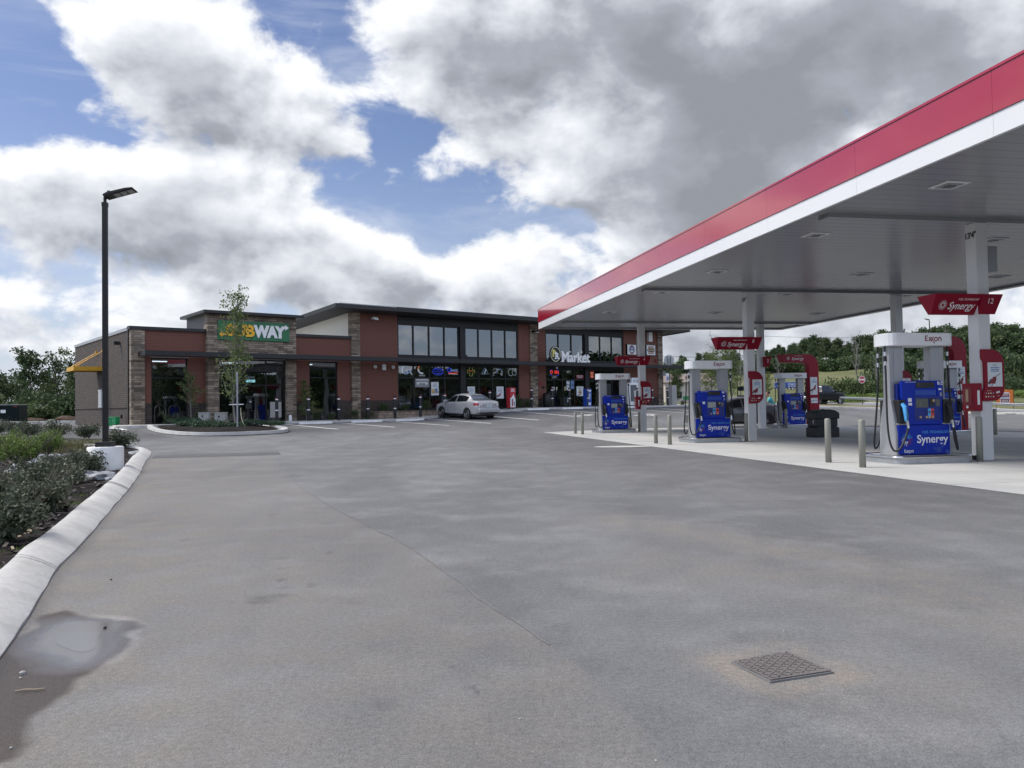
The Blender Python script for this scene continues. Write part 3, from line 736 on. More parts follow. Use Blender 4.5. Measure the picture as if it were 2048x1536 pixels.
# ------------------------------------------------------------------ sidewalk, island, markings
def gk(u): return float(np.interp(u, GU, GZ))
def walk():
    mb = MB(); us = [-1.2, 0, 3, 6, 9, 12, 14.5, 17.6, 21, 24.6, 28, 32, 36, 40.5, 44]
    for a, b in zip(us[:-1], us[1:]):
        za, zb = gk(a) + .12, gk(b) + .12
        A = [bw(a, .3, za), bw(a, -1.98, za), bw(a, -2.2, za), bw(a, -2.24, za - .25)]; Bq = [bw(b - .012, .3, zb), bw(b - .012, -1.98, zb), bw(b - .012, -2.2, zb), bw(b - .012, -2.24, zb - .25)]
        for i in range(3): mb.quad(A[i], Bq[i], Bq[i + 1], A[i + 1], 'walk_concrete' if i == 0 else 'kerb_concrete')
    a = bw(-1.2, .3, gk(0) + .12); b = bw(-1.2, -2.2, gk(0) + .12); mb.quad(a, b, b - Vector((0, 0, .3)), a - Vector((0, 0, .3)), 'kerb_concrete')
    tag(mb.build('sidewalk'), kind='structure')
walk()
ISL = smooth_path([_l(.45, -2.3), _l(-.1, -5.0), _l(-.35, -7.8), _l(.0, -10.0), _l(1.1, -10.85), _l(3.0, -10.6), _l(4.05, -9.0), _l(4.6, -6.4), _l(4.9, -2.3)], .25)
tag(sweep('kerb', ISL[::-1], [(0, -.06), (0, .05), (.04, .12), (.12, .15), (.28, .15), (.3, .02)][::1], 'kerb_concrete', wob=.008), kind='structure')
def isl_in():
    mb = MB(); c = Vector((sum(p[0] for p in ISL) / len(ISL), sum(p[1] for p in ISL) / len(ISL), 0)); P = []
    for p in ISL:
        q = Vector((p[0], p[1], 0)); q = c + (q - c) * .95; P.append((q.x, q.y, g(q.x, q.y) + .11))
    ctr = (c.x, c.y, g(c.x, c.y) + .2)
    n = len(P); mb.add(P + [ctr], [(i, (i + 1) % n, n) for i in range(n)], 'mulch'); tag(mb.build('island_bed'), kind='structure')
isl_in()
def stripe(name, a, b, w, dz=.006, mat='white_marking'):
    a, b = Vector((a[0], a[1], 0)), Vector((b[0], b[1], 0)); t = (b - a).normalized(); n = Vector((-t.y, t.x, 0)) * w / 2; k = max(2, int((b - a).length / .6)); vs = []
    for i in range(k + 1):
        p = a + (b - a) * i / k
        for s in (-1, 1): q = p + n * s; vs.append((q.x, q.y, g(q.x, q.y) + dz))
    mb = MB(); mb.add(vs, [(2 * i, 2 * i + 1, 2 * i + 3, 2 * i + 2) for i in range(k)], mat); return tag(mb.build(name), kind='structure')
LINES = [6.8, 9.87, 13.05, 15.8, 19.15, 22.6, 25.9, 29.0, 32.1, 35.2]
for u in LINES:
    a = bw(u, -2.6); b = bw(u, -9.0); stripe('parking_line', a, b, .13)
a = gnd(205, 855); 
def arrow(c, d, s):
    t = Vector((d[0], d[1], 0)).normalized(); n = Vector((-t.y, t.x, 0)); mb = MB()
    pts = [(-1.2, -.12), (.2, -.12), (.2, -.42), (1.2, 0), (.2, .42), (.2, .12), (-1.2, .12)]
    mb.add([(c.x + t.x * p * s + n.x * q * s, c.y + t.y * p * s + n.y * q * s, g(c.x + t.x * p * s + n.x * q * s, c.y + t.y * p * s + n.y * q * s) + .008) for p, q in pts], [tuple(range(7))], 'white_marking')
    tag(mb.build('lane_arrow'), kind='structure')
arrow(gnd(236, 857.5), BYV, 1.1); arrow(bw(27.5, -9.5), BX, .9); arrow(bw(23.6, -8.0), BX, .7)
for i in (0, 1):      # white crosswalk bars near the far kerb on the right
    p = gnd(1745, 819 - i * 3); stripe('road_marking', (p.x - 1.5, p.y + .6), (p.x + 1.6, p.y - .4), .15)
c = gnd(1247, 893.5)
mb = MB(); mb.add([(c.x + .85 * math.cos(2 * PI * k / 20), c.y + .42 * math.sin(2 * PI * k / 20), .008) for k in range(20)], [tuple(range(20))], 'kerb_concrete'); tag(mb.build('concrete_patch'), kind='structure')

# wheel stops
ws = MB(); ws.prism([(-.09, 0), (.09, 0), (.06, .12), (-.06, .12)], 'x', -.92, .92, 'white_marking'); WSM = ws.mesh('wheel_stop')
WS = [(5.3, 3.3), (8.35, 3.3), (11.45, 3.2), (14.4, 3.0), (24.3, 2.9), (27.5, 2.8), (30.6, 2.8), (33.7, 2.8)]
wl = ['white concrete wheel stop in front of the dark glass entrance doors', 'white concrete wheel stop in the stall below the narrow dark window', 'white concrete wheel stop in the stall by the tall stone pilaster', 'white concrete wheel stop in front of the block planter, left of the silver car',
      'white concrete wheel stop below the red display box, right of the silver car', 'white concrete wheel stop in front of the market doors, left one', 'white concrete wheel stop beside the blue vending stand', 'white concrete wheel stop in front of the white ice freezer']
for (u, D), lb in zip(WS, wl):
    o = obj('wheel_stop', WSM); p = bw(u, -D); o.location = (p.x, p.y, g(p.x, p.y)); o.rotation_euler = (0, 0, BYAW); tag(o, lb, 'wheel stop', 'wheel stops along the shop kerb')

# guard posts with reflective bands
def guard():
    t = thing('guard_post', 'x', 'bollard')
    m = MB(); m.lathe([(.085, -.05), (.085, 1.33), (.06, 1.36)], 'black_metal', 14); m.build('post', t, True)
    for z, mt in ((1.16, 'sign_white'), (.58, 'sign_white')):
        b = MB(); b.lathe([(.0865, z), (.0865, z + .055)], mt, 14, cap=False); b.build('band', t, True)
    for z in (1.225,):
        b = MB(); b.lathe([(.0862, z), (.0862, z + .03)], 'red_paint', 14, cap=False); b.build('band', t, True)
    return t
gp0 = guard()
GPL = ['in front of the dark glass entrance doors', 'left of the narrow window', 'right of the narrow window', 'at the left end of the block planter', 'in front of the block planter', 'nearest the left nose of the silver car',
       'behind the hood of the silver car', 'just above the silver car roof', 'behind the right rear of the silver car', 'between the red display box and the market doors', 'by the bin at the market doors', 'in front of the posters beside the market doors', 'directly behind the blue vending stand', 'in front of the white ice freezer', 'right of the white ice freezer', 'below the blue and white parking sign']
for i, (u, lb) in enumerate(zip([6.8, 8.61, 10.42, 12.27, 14.06, 15.83, 17.61, 19.35, 21.11, 24.65, 26.51, 28.11, 29.85, 35.09, 36.78, 38.55], GPL)):
    o = gp0 if i == 0 else dup(gp0); p = bw(u, -1.85); o.location = (p.x, p.y, gk(u) + .12)
    tag(o, 'black guard post with white bands ' + lb, 'bollard', 'black guard posts along the shop front')
    if i % 2:
        for ch in o.children: ch.rotation_euler = (0, 0, .3)

# ------------------------------------------------------------------ the shop
shop = thing('shop_building', 'long brick and stone shop with red siding, dark canopies and a tall glazed market front', 'building', (B0.x, B0.y, 0), BYAW)
def part(name, mb, parent=shop, **k): return mb.build(name, parent, **k)
w = MB()                                              # brown brick side and back walls
w.box(-.02, .28, .32, 13.9, .0, 5.32, 'brick'); part('brick_wall', w)
w = MB()
for v0, v1, z0, z1 in ((.32, 13.9, 1.40, 1.48),): w.box(-.06, -.021, v0, v1, z0, z1, 'brick')
part('soldier_course', w)
w = MB(); w.box(-.06, .3, .34, 13.95, 5.32, 5.48, 'coping_grey'); part('coping', w)
w = MB(); w.box(-.09, -.02, .30, .40, .45, 5.33, 'dark_trim'); part('downspout', w)
w = MB(); w.box(.28, 40.1, 13.6, 13.9, 0, 5.35, 'brick'); w.box(39.8, 40.1, .3, 13.6, 0, 6.6, 'brick'); part('brick_wall', w)
w = MB(); w.box(.28, 12.2, .3, 13.6, 5.0, 5.12, 'roof_pale'); part('flat_roof', w)
# front panels: siding, brick wainscot, stone pilasters
STZ = .0
def front(u0, u1, z0, z1, mat, v=0.0, th=.25, name=None):
    m = MB(); m.box(u0, u1, v, v + th, z0, z1, mat); return part(name or {'red_siding': 'siding', 'brick': 'brick_base', 'stone': 'stone_pilaster', 'bronze_frame': 'spandrel', 'dark_trim': 'coping'}[mat], m)
front(-.03, .62, STZ, 5.34, 'stone', -.10, .42)
front(.62, .95, 1.60, 5.34, 'red_siding'); front(2.73, 3.66, 1.60, 5.34, 'red_siding'); front(.95, 2.73, 3.94, 5.34, 'red_siding')
front(.62, .95, STZ, 1.60, 'brick', -.03, .28); front(2.73, 3.66, STZ, 1.60, 'brick', -.03, .28)
front(-.12, 3.66, 5.34, 5.50, 'dark_trim', -.16, .5); front(8.58, 12.16, 5.33, 5.48, 'dark_trim', -.16, .5)
front(3.66, 4.26, STZ, 6.30, 'stone', -.35, .6); front(7.98, 8.58, STZ, 6.30, 'stone', -.35, .6); front(4.26, 7.98, 3.93, 6.30, 'stone', -.35, .6)
w = MB(); w.box(3.66, 8.58, .25, 3.2, 5.1, 6.30, 'dark_trim'); part('parapet_return', w)
w = MB(); w.box(3.32, 8.86, -.85, 3.3, 6.30, 6.46, 'dark_trim'); part('tower_cap', w, bevel=.01)
front(8.58, 9.52, 1.65, 5.33, 'red_siding'); front(11.28, 12.16, 1.65, 5.33, 'red_siding'); front(9.52, 11.28, 3.95, 5.33, 'red_siding')
front(8.58, 9.52, STZ, 1.65, 'brick', -.03, .28); front(11.28, 12.16, STZ, 1.65, 'brick', -.03, .28)
front(12.16, 12.74, STZ, 7.0, 'stone', -.10, .4)
front(12.74, 15.38, 1.65, 6.98, 'red_siding'); front(12.74, 15.38, STZ, 1.65, 'brick', -.03, .28)
front(15.38, 25.08, 6.45, 6.98, 'bronze_frame', -.02, .25); front(20.08, 20.50, .5, 6.45, 'bronze_frame', -.06, .3)
front(15.38, 20.08, 3.87, 4.40, 'bronze_frame'); front(20.50, 25.08, 3.87, 4.40, 'bronze_frame')
front(15.38, 25.08, .3, 1.05, 'bronze_frame', .01, .2)
front(25.08, 26.08, 1.65, 6.98, 'red_siding'); front(25.08, 26.08, STZ, 1.65, 'brick', -.03, .28); front(26.08, 26.72, STZ, 6.99, 'stone', -.10, .4)
front(26.72, 27.58, 1.65, 6.98, 'red_siding'); front(26.72, 27.58, STZ, 1.65, 'brick', -.03, .28)
front(27.58, 35.65, 6.43, 6.98, 'bronze_frame', -.02, .25); front(31.42, 31.84, .5, 6.43, 'bronze_frame', -.06, .3)
front(27.58, 31.42, 3.80, 4.38, 'bronze_frame'); front(31.84, 35.65, 3.80, 4.38, 'bronze_frame')
front(27.58, 35.65, .3, 1.04, 'bronze_frame', .01, .2)
front(35.65, 39.56, 1.65, 6.98, 'red_siding'); front(35.65, 39.56, STZ, 1.65, 'brick', -.03, .28); front(39.56, 40.14, STZ, 6.99, 'stone', -.10, .4)
# cream stucco side of the tall block, sloping with the roof
w = MB(); w.prism([(.3, 5.0), (13.6, 5.0), (13.6, 6.30), (.3, 6.98)], 'x', 12.16, 12.4, 'stucco'); part('stucco_wall', w)
# shed roof: soffit, fascia, standing seam sheet
RZ = lambda v: 7.17 - .0505 * (v + 1.65)
def slab(u0, u1, v0, v1, a, b, mat):
    m = MB(); m.add([(u0, v0, RZ(v0) + a), (u1, v0, RZ(v0) + a), (u1, v1, RZ(v1) + a), (u0, v1, RZ(v1) + a), (u0, v0, RZ(v0) + b), (u1, v0, RZ(v0) + b), (u1, v1, RZ(v1) + b), (u0, v1, RZ(v1) + b)],
                    [(0, 3, 2, 1), (4, 5, 6, 7), (0, 1, 5, 4), (1, 2, 6, 5), (2, 3, 7, 6), (3, 0, 4, 7)], mat); return m
rf = part('roof', slab(10.42, 41.7, -1.62, 14.4, -.16, -.005, 'dark_soffit'))
m = slab(10.38, 41.74, -1.66, -1.625, -.22, .015, 'dark_trim'); t_ = slab(10.38, 10.415, -1.62, 14.4, -.22, .015, 'dark_trim'); m.add(t_.v, t_.f, 'dark_trim'); t_ = slab(41.705, 41.74, -1.62, 14.4, -.22, .015, 'dark_trim'); m.add(t_.v, t_.f, 'dark_trim'); part('fascia', m, rf)
m = slab(10.8, 41.2, -1.45, 14.2, .0, .10, 'roof_metal'); part('roof_sheet', m, rf)
m = slab(10.8, 14.5, -1.46, -1.452, .02, .09, 'roof_pale'); part('roof_edge', m, rf)
w = MB(); w.box(3.0, 3.3, 8.0, 12, 5.1, 5.9, 'roof_pale'); w.box(1.2, 3.66, 7.0, 7.2, 5.1, 5.82, 'roof_pale'); part('rear_parapet', w)
# flat entrance canopy along the whole front, with tie brackets
w = MB(); w.box(.36, 41.0, -1.32, -.40, 3.99, 4.03, 'dark_soffit'); w.box(.36, 41.0, -1.38, -1.32, 3.97, 4.21, 'dark_trim'); w.box(.30, .36, -1.38, -.1, 3.97, 4.21, 'dark_trim'); w.box(41.0, 41.06, -1.38, .0, 3.97, 4.21, 'dark_trim')
for i in range(28): w.box(1.0 + i * 1.45, 1.08 + i * 1.45, -1.3, -.36, 4.03, 4.17, 'dark_trim')
w.box(.36, 41.0, -.42, -.36, 3.99, 4.2, 'dark_trim'); part('entrance_canopy', w)
# windows ------------------------------------------------------------
def window(u0, u1, z0, z1, v, nx, rows, gl, name='window', fr=.06, depth=.10):
    """rows: heights of the horizontal members; nx: list of inner mullion positions"""
    f = MB(); m = 'bronze_frame'
    f.box(u0, u0 + fr, v, v + depth, z0, z1, m); f.box(u1 - fr, u1, v, v + depth, z0, z1, m)
    f.box(u0 + fr, u1 - fr, v, v + depth, z0, z0 + fr, m); f.box(u0 + fr, u1 - fr, v, v + depth, z1 - fr, z1, m)
    for x in nx: f.box(x - fr / 2, x + fr / 2, v + .002, v + depth, z0 + fr, z1 - fr, m)
    xs = [u0 + fr] + sorted(nx) + [u1 - fr]
    for r_ in rows:
        for a, b in zip(xs[:-1], xs[1:]): f.box(a + fr / 2, b - fr / 2, v + .004, v + depth, r_ - fr / 2, r_ + fr / 2, m)
    o = part(name, f)
    p = MB()
    zs = [z0 + fr] + list(rows) + [z1 - fr]
    for a, b in zip(xs[:-1], xs[1:]):
        for c, d in zip(zs[:-1], zs[1:]):
            t = ru(-.0012, .0012); q = v + .05
            p.quad((a, q + t, c), (b, q - t, c), (b, q - t, d), (a, q + t, d), gl)
    p.build('pane', o); return o
window(.95, 2.73, .55, 3.94, .06, [], [2.9], 'shop_glass')
window(9.52, 11.28, .55, 3.95, .06, [], [3.0], 'shop_glass')
window(4.26, 7.98, .55, 3.93, -.16, [5.2, 6.9], [2.55, 3.35], 'shop_glass', 'entrance_front')
q = [15.38 + (20.08 - 15.38) * i / 4 for i in (1, 2, 3)]; q2 = [20.5 + (25.08 - 20.5) * i / 4 for i in (1, 2, 3)]
window(15.38, 20.08, 4.40, 6.45, .04, q, [], 'upper_glass', fr=.10); window(20.5, 25.08, 4.40, 6.45, .04, q2, [], 'upper_glass', fr=.10)
window(15.38, 20.08, 1.05, 3.87, .04, q, [3.05], 'shop_glass', fr=.08); window(20.5, 25.08, 1.05, 3.87, .04, q2, [3.05], 'shop_glass', fr=.08)
q = [27.58 + (31.42 - 27.58) * i / 3 for i in (1, 2)]; q2 = [31.84 + (35.65 - 31.84) * i / 3 for i in (1, 2)]
window(27.58, 31.42, 4.38, 6.43, .04, q, [], 'upper_glass', fr=.10); window(31.84, 35.65, 4.38, 6.43, .04, q2, [], 'upper_glass', fr=.10)
window(27.58, 31.42, 1.04, 3.80, .04, [28.4, 29.21, 30.38], [3.03], 'shop_glass', 'market_entrance', fr=.07)
window(31.84, 35.65, 1.04, 3.80, .04, q2, [3.03], 'shop_glass', fr=.08)
for u in (28.32, 28.5):
    d = MB(); d.tube([(u, -.03, 1.9), (u, -.06, 1.95), (u, -.06, 2.45), (u, -.03, 2.5)], .015, 'steel', 6); part('door_handle', d, smooth=True)
d = MB(); d.box(7.10, 7.75, -.19, -.165, .75, 1.62, 'utility_beige'); part('door_panel', d)
for u0, u1 in ((.93, 2.76), (9.5, 11.3), (5.0, 7.9)):
    d = MB(); d.box(u0, u1, -.10 if u0 != 5.0 else -.43, -.004 if u0 != 5.0 else -.355, 3.935 if u0 != 9.5 else 3.955, 3.975, 'coping_grey'); part('flashing', d)
# drive-through window on the brick side
d = MB(); d.box(-.035, -.021, 6.15, 7.25, 1.40, 2.52, 'dark_trim'); dw = part('service_window', d)
d = MB(); d.box(-.12, -.036, 6.2, 6.3, 1.43, 2.46, 'white_paint'); d.box(-.06, -.036, 6.3, 7.2, 1.43, 1.5, 'white_paint'); d.box(-.06, -.036, 6.3, 7.2, 2.4, 2.46, 'white_paint'); d.build('frame', dw)
d = MB(); d.box(-.045, -.036, 6.3, 7.2, 1.5, 2.4, 'car_glass_rear'); d.build('pane', dw)
# yellow canopy with two tie rods
d = MB(); d.box(-1.55, -.03, 5.8, 5.86, 3.50, 3.73, 'gold_paint'); d.box(-1.55, -1.49, 5.86, 7.7, 3.50, 3.73, 'gold_paint'); d.box(-1.49, -.03, 5.86, 7.7, 3.56, 3.62, 'gold_paint'); d.box(-1.55, -.03, 7.7, 7.76, 3.5, 3.73, 'gold_paint'); yc = part('yellow_canopy', d)
for v in (5.95, 7.6):
    d = MB(); d.tube([(-1.45, v, 3.70), (-.04, v, 4.62)], .028, 'gold_paint', 8); d.box(-.10, -.022, v - .06, v + .06, 4.52, 4.72, 'gold_paint'); d.build('tie_rod', yc)
# lamps and small fittings on the wall
def fitting(name, u, v, z, sx, sy, sz, mat, extra=None):
    m = MB(); m.box(u - sx / 2, u + sx / 2, v - sy, v - .02, z - sz / 2, z + sz / 2, mat)
    if extra: extra(m, u, v, z)
    return part(name, m, bevel=.008)
fitting('wall_light', -.2, 2.2, 4.78, .3, .16, .18, 'pole_paint')
def floodx(m, u, v, z): m.box(u - .13, u + .13, v - .5, v - .25, z - .12, z - .08, 'lens_clear'); m.box(u - .03, u + .03, v - .26, v - .02, z - .05, z, 'white_paint')
for u in (13.65, 26.4): fitting('flood_light', u, -.05, 6.62 if u < 20 else 6.42, .34, .34, .12, 'column_white' if u < 20 else 'pole_paint', floodx)
fitting('wall_speaker', 38.55, 0, 6.52, .42, .25, .75, 'column_white')
def dome(m, u, v, z): m.lathe([(.10, -.02), (.11, -.08), (.07, -.15), (.01, -.17)], 'white_paint', 12, (u, v - .10, z))
for u in (13.75, 15.0, 40.3): fitting('wall_camera', u, 0, 3.75, .16, .12, .08, 'white_paint', dome)
fitting('wall_light', 14.35, 0, 3.68, .22, .16, .36, 'white_paint'); fitting('wall_light', 39.9, -.12, 3.62, .36, .3, .42, 'coping_grey'); fitting('wall_camera', 28.6, 0, 3.88, .12, .1, .14, 'white_paint'); fitting('fire_bell', 39.35, 0, 4.65, .22, .1, .24, 'maroon')
fitting('alarm_sign', 27.1, 0, 2.72, .36, .03, .22, 'maroon'); fitting('junction_box', 27.3, 0, 2.48, .14, .1, .14, 'pole_paint')
fitting('junction_box', -.2, 1.2, .95, .1, .1, .2, 'pole_paint')
# interior seen through the panes: floor, back wall, shelves, tube lights
w = MB(); w.box(12.5, 39.7, .3, 13.3, .95, 1.02, 'interior_dark'); w.box(12.5, 39.7, 9.0, 9.2, 1.02, 6.4, 'interior_wall'); w.box(12.5, 39.7, .3, 9.0, 4.18, 4.3, 'interior_dark'); w.box(12.5, 39.7, 2.2, 2.35, 4.3, 6.5, 'interior_dark')
w.box(.5, 12.1, 5.0, 5.2, .5, 4.9, 'interior_dark'); w.box(.5, 12.1, .3, 5.0, .45, .52, 'interior_dark'); w.box(.5, 12.1, .3, 5, 4.05, 4.15, 'interior_dark'); w.box(12.0, 12.15, .3, 9, .5, 5, 'interior_dark')
part('interior', w)
w = MB()
random.seed(5)
for i in range(9):
    u = 16.4 + i * 2.3; v = ru(3.0, 5.5)
    for k in range(4):
        w.box(u, u + 1.6, v, v + .35, 1.15 + k * .38, 1.19 + k * .38, 'interior_wall')
        for j in range(6): w.box(u + .05 + j * .25, u + .22 + j * .25, v - .05, v + .2, 1.19 + k * .38, 1.19 + k * .38 + ru(.12, .3), random.choice(['print_tan', 'maroon', 'print_sky', 'card_white', 'dark_green', 'orange_banner', 'print_brown']))
for u, z, a, b, mt in ((15.9, 1.9, .5, .7, 'print_brown'), (16.6, 1.5, .9, .9, 'print_tan'), (16.9, 1.15, .9, .8, 'print_sky'), (18.2, 1.2, .9, .5, 'maroon'), (19.2, 1.15, .4, .9, 'card_white'), (24.6, 1.9, .35, .5, 'sign_blue'), (30.1, 1.2, .4, .6, 'card_white')):
    w.box(u, u + a, .9, 1.3, z, z + b, mt)
part('shelving', w)
for i in range(7):
    for v in (2.6, 4.6):
        d = MB(); d.box(15.6 + i * 3.0, 17.4 + i * 3.0, v, v + .10, 4.06, 4.10, 'tube_light'); part('ceiling_tube', d)
for u in (1.6, 5.6, 10.1):
    d = MB(); d.box(u, u + .9, 2.8, 3.1, 3.9, 3.94, 'tube_light'); part('ceiling_tube', d)

# ------------------------------------------------------------------ things on the shop front
def fac(px, py, v):
    """point of the shop's plane v seen at a pixel of the photograph -> (u, z)"""
    d = ray(px, py); t = ((B0 - CAMP).dot(BYV) + v) / d.dot(BYV); p = CAMP + d * t
    return (p - B0).dot(BX), p.z
def bthing(name, label, cat, u, v, z, group=None):
    p = bw(u, v, z); return thing(name, label, cat, p, BYAW, group)
# green sandwich sign
s = bthing('shop_sign', 'long green sign with yellow and white block lettering on the stone tower', 'sign', 6.16, -.36, 5.48)
m = MB(); m.box(-1.98, 1.98, -.09, 0, -.515, .515, 'subway_green'); m.build('panel', s, bevel=.01)
m = MB(); textmb(m, 'SUB', -1.56, -.13, -.29, .85, 'subway_yellow', ext=.03, off=.034, sx=1.06, space=.96); m.strip((-1.6, -.24), (-1.82, -.24), .13, -.165, 'subway_yellow'); m.add([(-1.79, -.165, -.08), (-1.79, -.165, -.40), (-1.95, -.165, -.24)], [(0, 1, 2)], 'subway_yellow'); m.build('lettering', s)
m = MB(); textmb(m, 'WAY', -.02, -.13, -.29, .84, 'sign_white', ext=.03, off=.056, sx=.86, space=.98); m.strip((1.52, .26), (1.74, .26), .13, -.166, 'sign_white'); m.add([(1.70, -.166, .42), (1.92, -.166, .26), (1.70, -.166, .10)], [(0, 1, 2)], 'sign_white'); m.build('lettering', s)
# oval badge and the market letters standing on the canopy
u, z = fac(1110, 708.5, -1.3)
s = bthing('badge_sign', 'black oval sign with cream ring and two letters above the market doors', 'sign', u, -1.3, z)
m = MB(); n = 32; m.prism([(.50 * math.cos(2 * PI * k / n), .56 * math.sin(2 * PI * k / n)) for k in range(n)], 'y', -.06, .06, 'black_plastic'); m.build('panel', s)
m = MB(); m.ring((0, 0), .42, .455, -.066, 'cream', 32, 1.14); m.build('ring', s)
m = MB(); textmb(m, 'P', -.30, -.068, -.16, .62, 'pale_yellow', ext=.004, off=.02)
for x, zz in ((-.34, -.17), (-.34, .26)): m.box(x, x + .22, -.075, -.066, zz, zz + .05, 'pale_yellow')
textmb(m, 'R', -.06, -.078, -.32, .60, 'sign_white', ext=.004, off=.02)
for x, zz, l in ((-.12, -.33, .22), (-.12, .09, .2), (.16, -.33, .22)): m.box(x, x + l, -.085, -.075, zz, zz + .05, 'sign_white')
m.build('lettering', s)
u0, z0 = fac(1122, 724.6, -1.3); u1, z1 = fac(1187, 725, -1.3)
s = bthing('market_sign', 'white serif letters standing on the dark canopy over the market doors', 'sign', u0, -1.3, 4.215)
m = MB(); W_ = u1 - u0
xs = textmb(m, 'Market', .04, 0, .05, .98, 'sign_white', ext=.03, off=.022, sx=.975)
for a, b, zz in ((-.03, .28, .02), (.62, .95, .02), (1.56, 1.84, .02), (1.93, 2.2, .02), (2.28, 2.5, .02), (-.03, .2, .72), (.72, .95, .72), (1.9, 2.08, .74), (1.5, 1.66, .53), (2.26, 2.44, .53)): m.box(a, b, -.04, .0, zz, zz + .055, 'sign_white')
m.box(0, W_, -.02, .02, 0, .025, 'black_metal'); m.build('lettering', s)
# two square box signs
def boxsign(label, c0, c1, kind):
    u0, z1 = fac(*c0, -.15); u1, z0 = fac(*c1, -.15)
    s = bthing('box_sign', label, 'sign', (u0 + u1) / 2, 0, (z0 + z1) / 2); a, h = (u1 - u0) / 2, (z1 - z0) / 2
    m = MB(); m.box(-a, a, -.15, 0, -h, h, 'black_metal'); m.build('case', s)
    m = MB(); m.box(-a + .03, a - .03, -.156, -.151, -h + .03, h - .03, 'card_white'); m.build('face', s)
    m = MB()
    if kind == 0:
        m.ring((0, 0), .20, .30, -.160, 'maroon', 28, 1.15); m.disc((0, .04), .19, -.159, 'print_sky', 20, .20); m.strip((-.38, -.05), (.38, -.05), .14, -.161, 'print_grey'); textmb(m, '1947', 0, -.164, .06, .15, 'card_white', ext=.002, align='CENTER'); m.strip((-.12, -.14), (.12, -.14), .1, -.1612, 'card_white')
    else:
        m.prism([(-.30, -.30), (.30, -.30), (.30, .30), (-.30, .30)], 'y', -.162, -.157, 'maroon'); m.strip((-.42, 0), (.42, 0), .2, -.164, 'dark_green')
        for t, zz, sz in (('HUNT', .13, .16), ('BROTHERS', -.055, .145), ('PIZZA', -.26, .17)): textmb(m, t, 0, -.168, zz, sz, 'cream', ext=.002, align='CENTER', off=.004)
    m.build('emblem', s); return s
boxsign('square white box sign with a round red and blue emblem high on the red siding', (1254.2, 688.2), (1273, 710), 0)
boxsign('square white box sign with a dark red banner emblem by the right stone pilaster', (1292.6, 689.3), (1311, 711.3), 1)
# posters in the panes
def poster(label, c0, c1, draw, mat='card_white', v=.025, cat='poster', name='window_poster'):
    u0, z1 = fac(*c0, v); u1, z0 = fac(*c1, v)
    s = bthing(name, label, cat, (u0 + u1) / 2, v, (z0 + z1) / 2); a, h = abs(u1 - u0) / 2, abs(z1 - z0) / 2
    m = MB(); m.box(-a, a, -.006, .004, -h, h, mat); m.build('sheet', s)
    m = MB(); draw(m, a, h); m.build('print', s); return s
def lines(m, a, z, rows, mat='print_grey', th=.035, gap=.08, y=-.008):
    for i, wd in enumerate(rows): m.strip((-a * wd, z - i * gap), (a * wd, z - i * gap), th, y, mat)
def p_sky(m, a, h): lines(m, a, h * .72, (.35, .6, .55)); m.strip((-a * .9, -h * .2), (a * .4, -h * .2), .10, -.008, 'gold_paint'); m.strip((a * .35, -h * .6), (a * .35, h * .05), .18, -.009, 'print_sky'); m.strip((-a * .9, -h * .55), (a * .9, -h * .55), .16, -.0085, 'print_tan')
def p_txt(m, a, h): lines(m, a, h * .55, (.5, .75, .7, .3))
def p_nozzle(m, a, h): lines(m, a, h * .6, (.4, .7, .62)); m.prism([(-a * .9, -h * .75), (-a * .2, -h * .2), (a * .2, -h * .1), (a * .1, -h * .5), (-a * .4, -h * .65)], 'y', -.009, -.007, 'maroon'); m.strip((a * .1, -h * .12), (a * .6, h * .1), .03, -.009, 'print_brown'); m.strip((-a * .95, -h * .7), (-a * .5, -h * .5), .12, -.0095, 'hand_tone')
def p_cone(m, a, h): lines(m, a, h * .8, (.8, .0)); m.disc((0, -h * .25), a * .5, -.008, 'print_tan', 14, h * .35); m.prism([(-a * .2, 0), (a * .2, 0), (0, h * .5)], 'y', -.0095, -.0085, 'gold_paint'); m.strip((-a * .8, -h * .85), (-a * .2, -h * .85), .06, -.008, 'print_brown'); lines(m, a * .5, h * .5, (.9, .8, .9, .7, .9), 'print_brown', .05, .14)
def p_dark(m, a, h): lines(m, a, h * .7, (.85, .55), 'card_white', .08, .17); m.strip((-a * .8, -h * .1), (-a * .4, -h * .1), .16, -.008, 'card_white'); m.strip((a * .4, -h * .1), (a * .8, -h * .1), .16, -.008, 'card_white'); lines(m, a, -h * .7, (.8,), 'print_grey', .07)
poster('white poster with blue and yellow picture in the second market window', (862, 764), (877.5, 790.5), p_sky)
poster('plain white poster with grey text lines just above the silver car roof', (935, 773), (950, 792), p_txt)
poster('white poster with a red fuel nozzle to the right of the silver car', (993, 773), (1007.3, 797), p_nozzle)
poster('pale poster of an ice cream cone right of the market doors', (1153, 772.8), (1167, 792), p_cone)
poster('wide grey notice with white lettering in the second market window pane', (830, 757), (858.5, 774.5), p_dark, 'interior_wall')
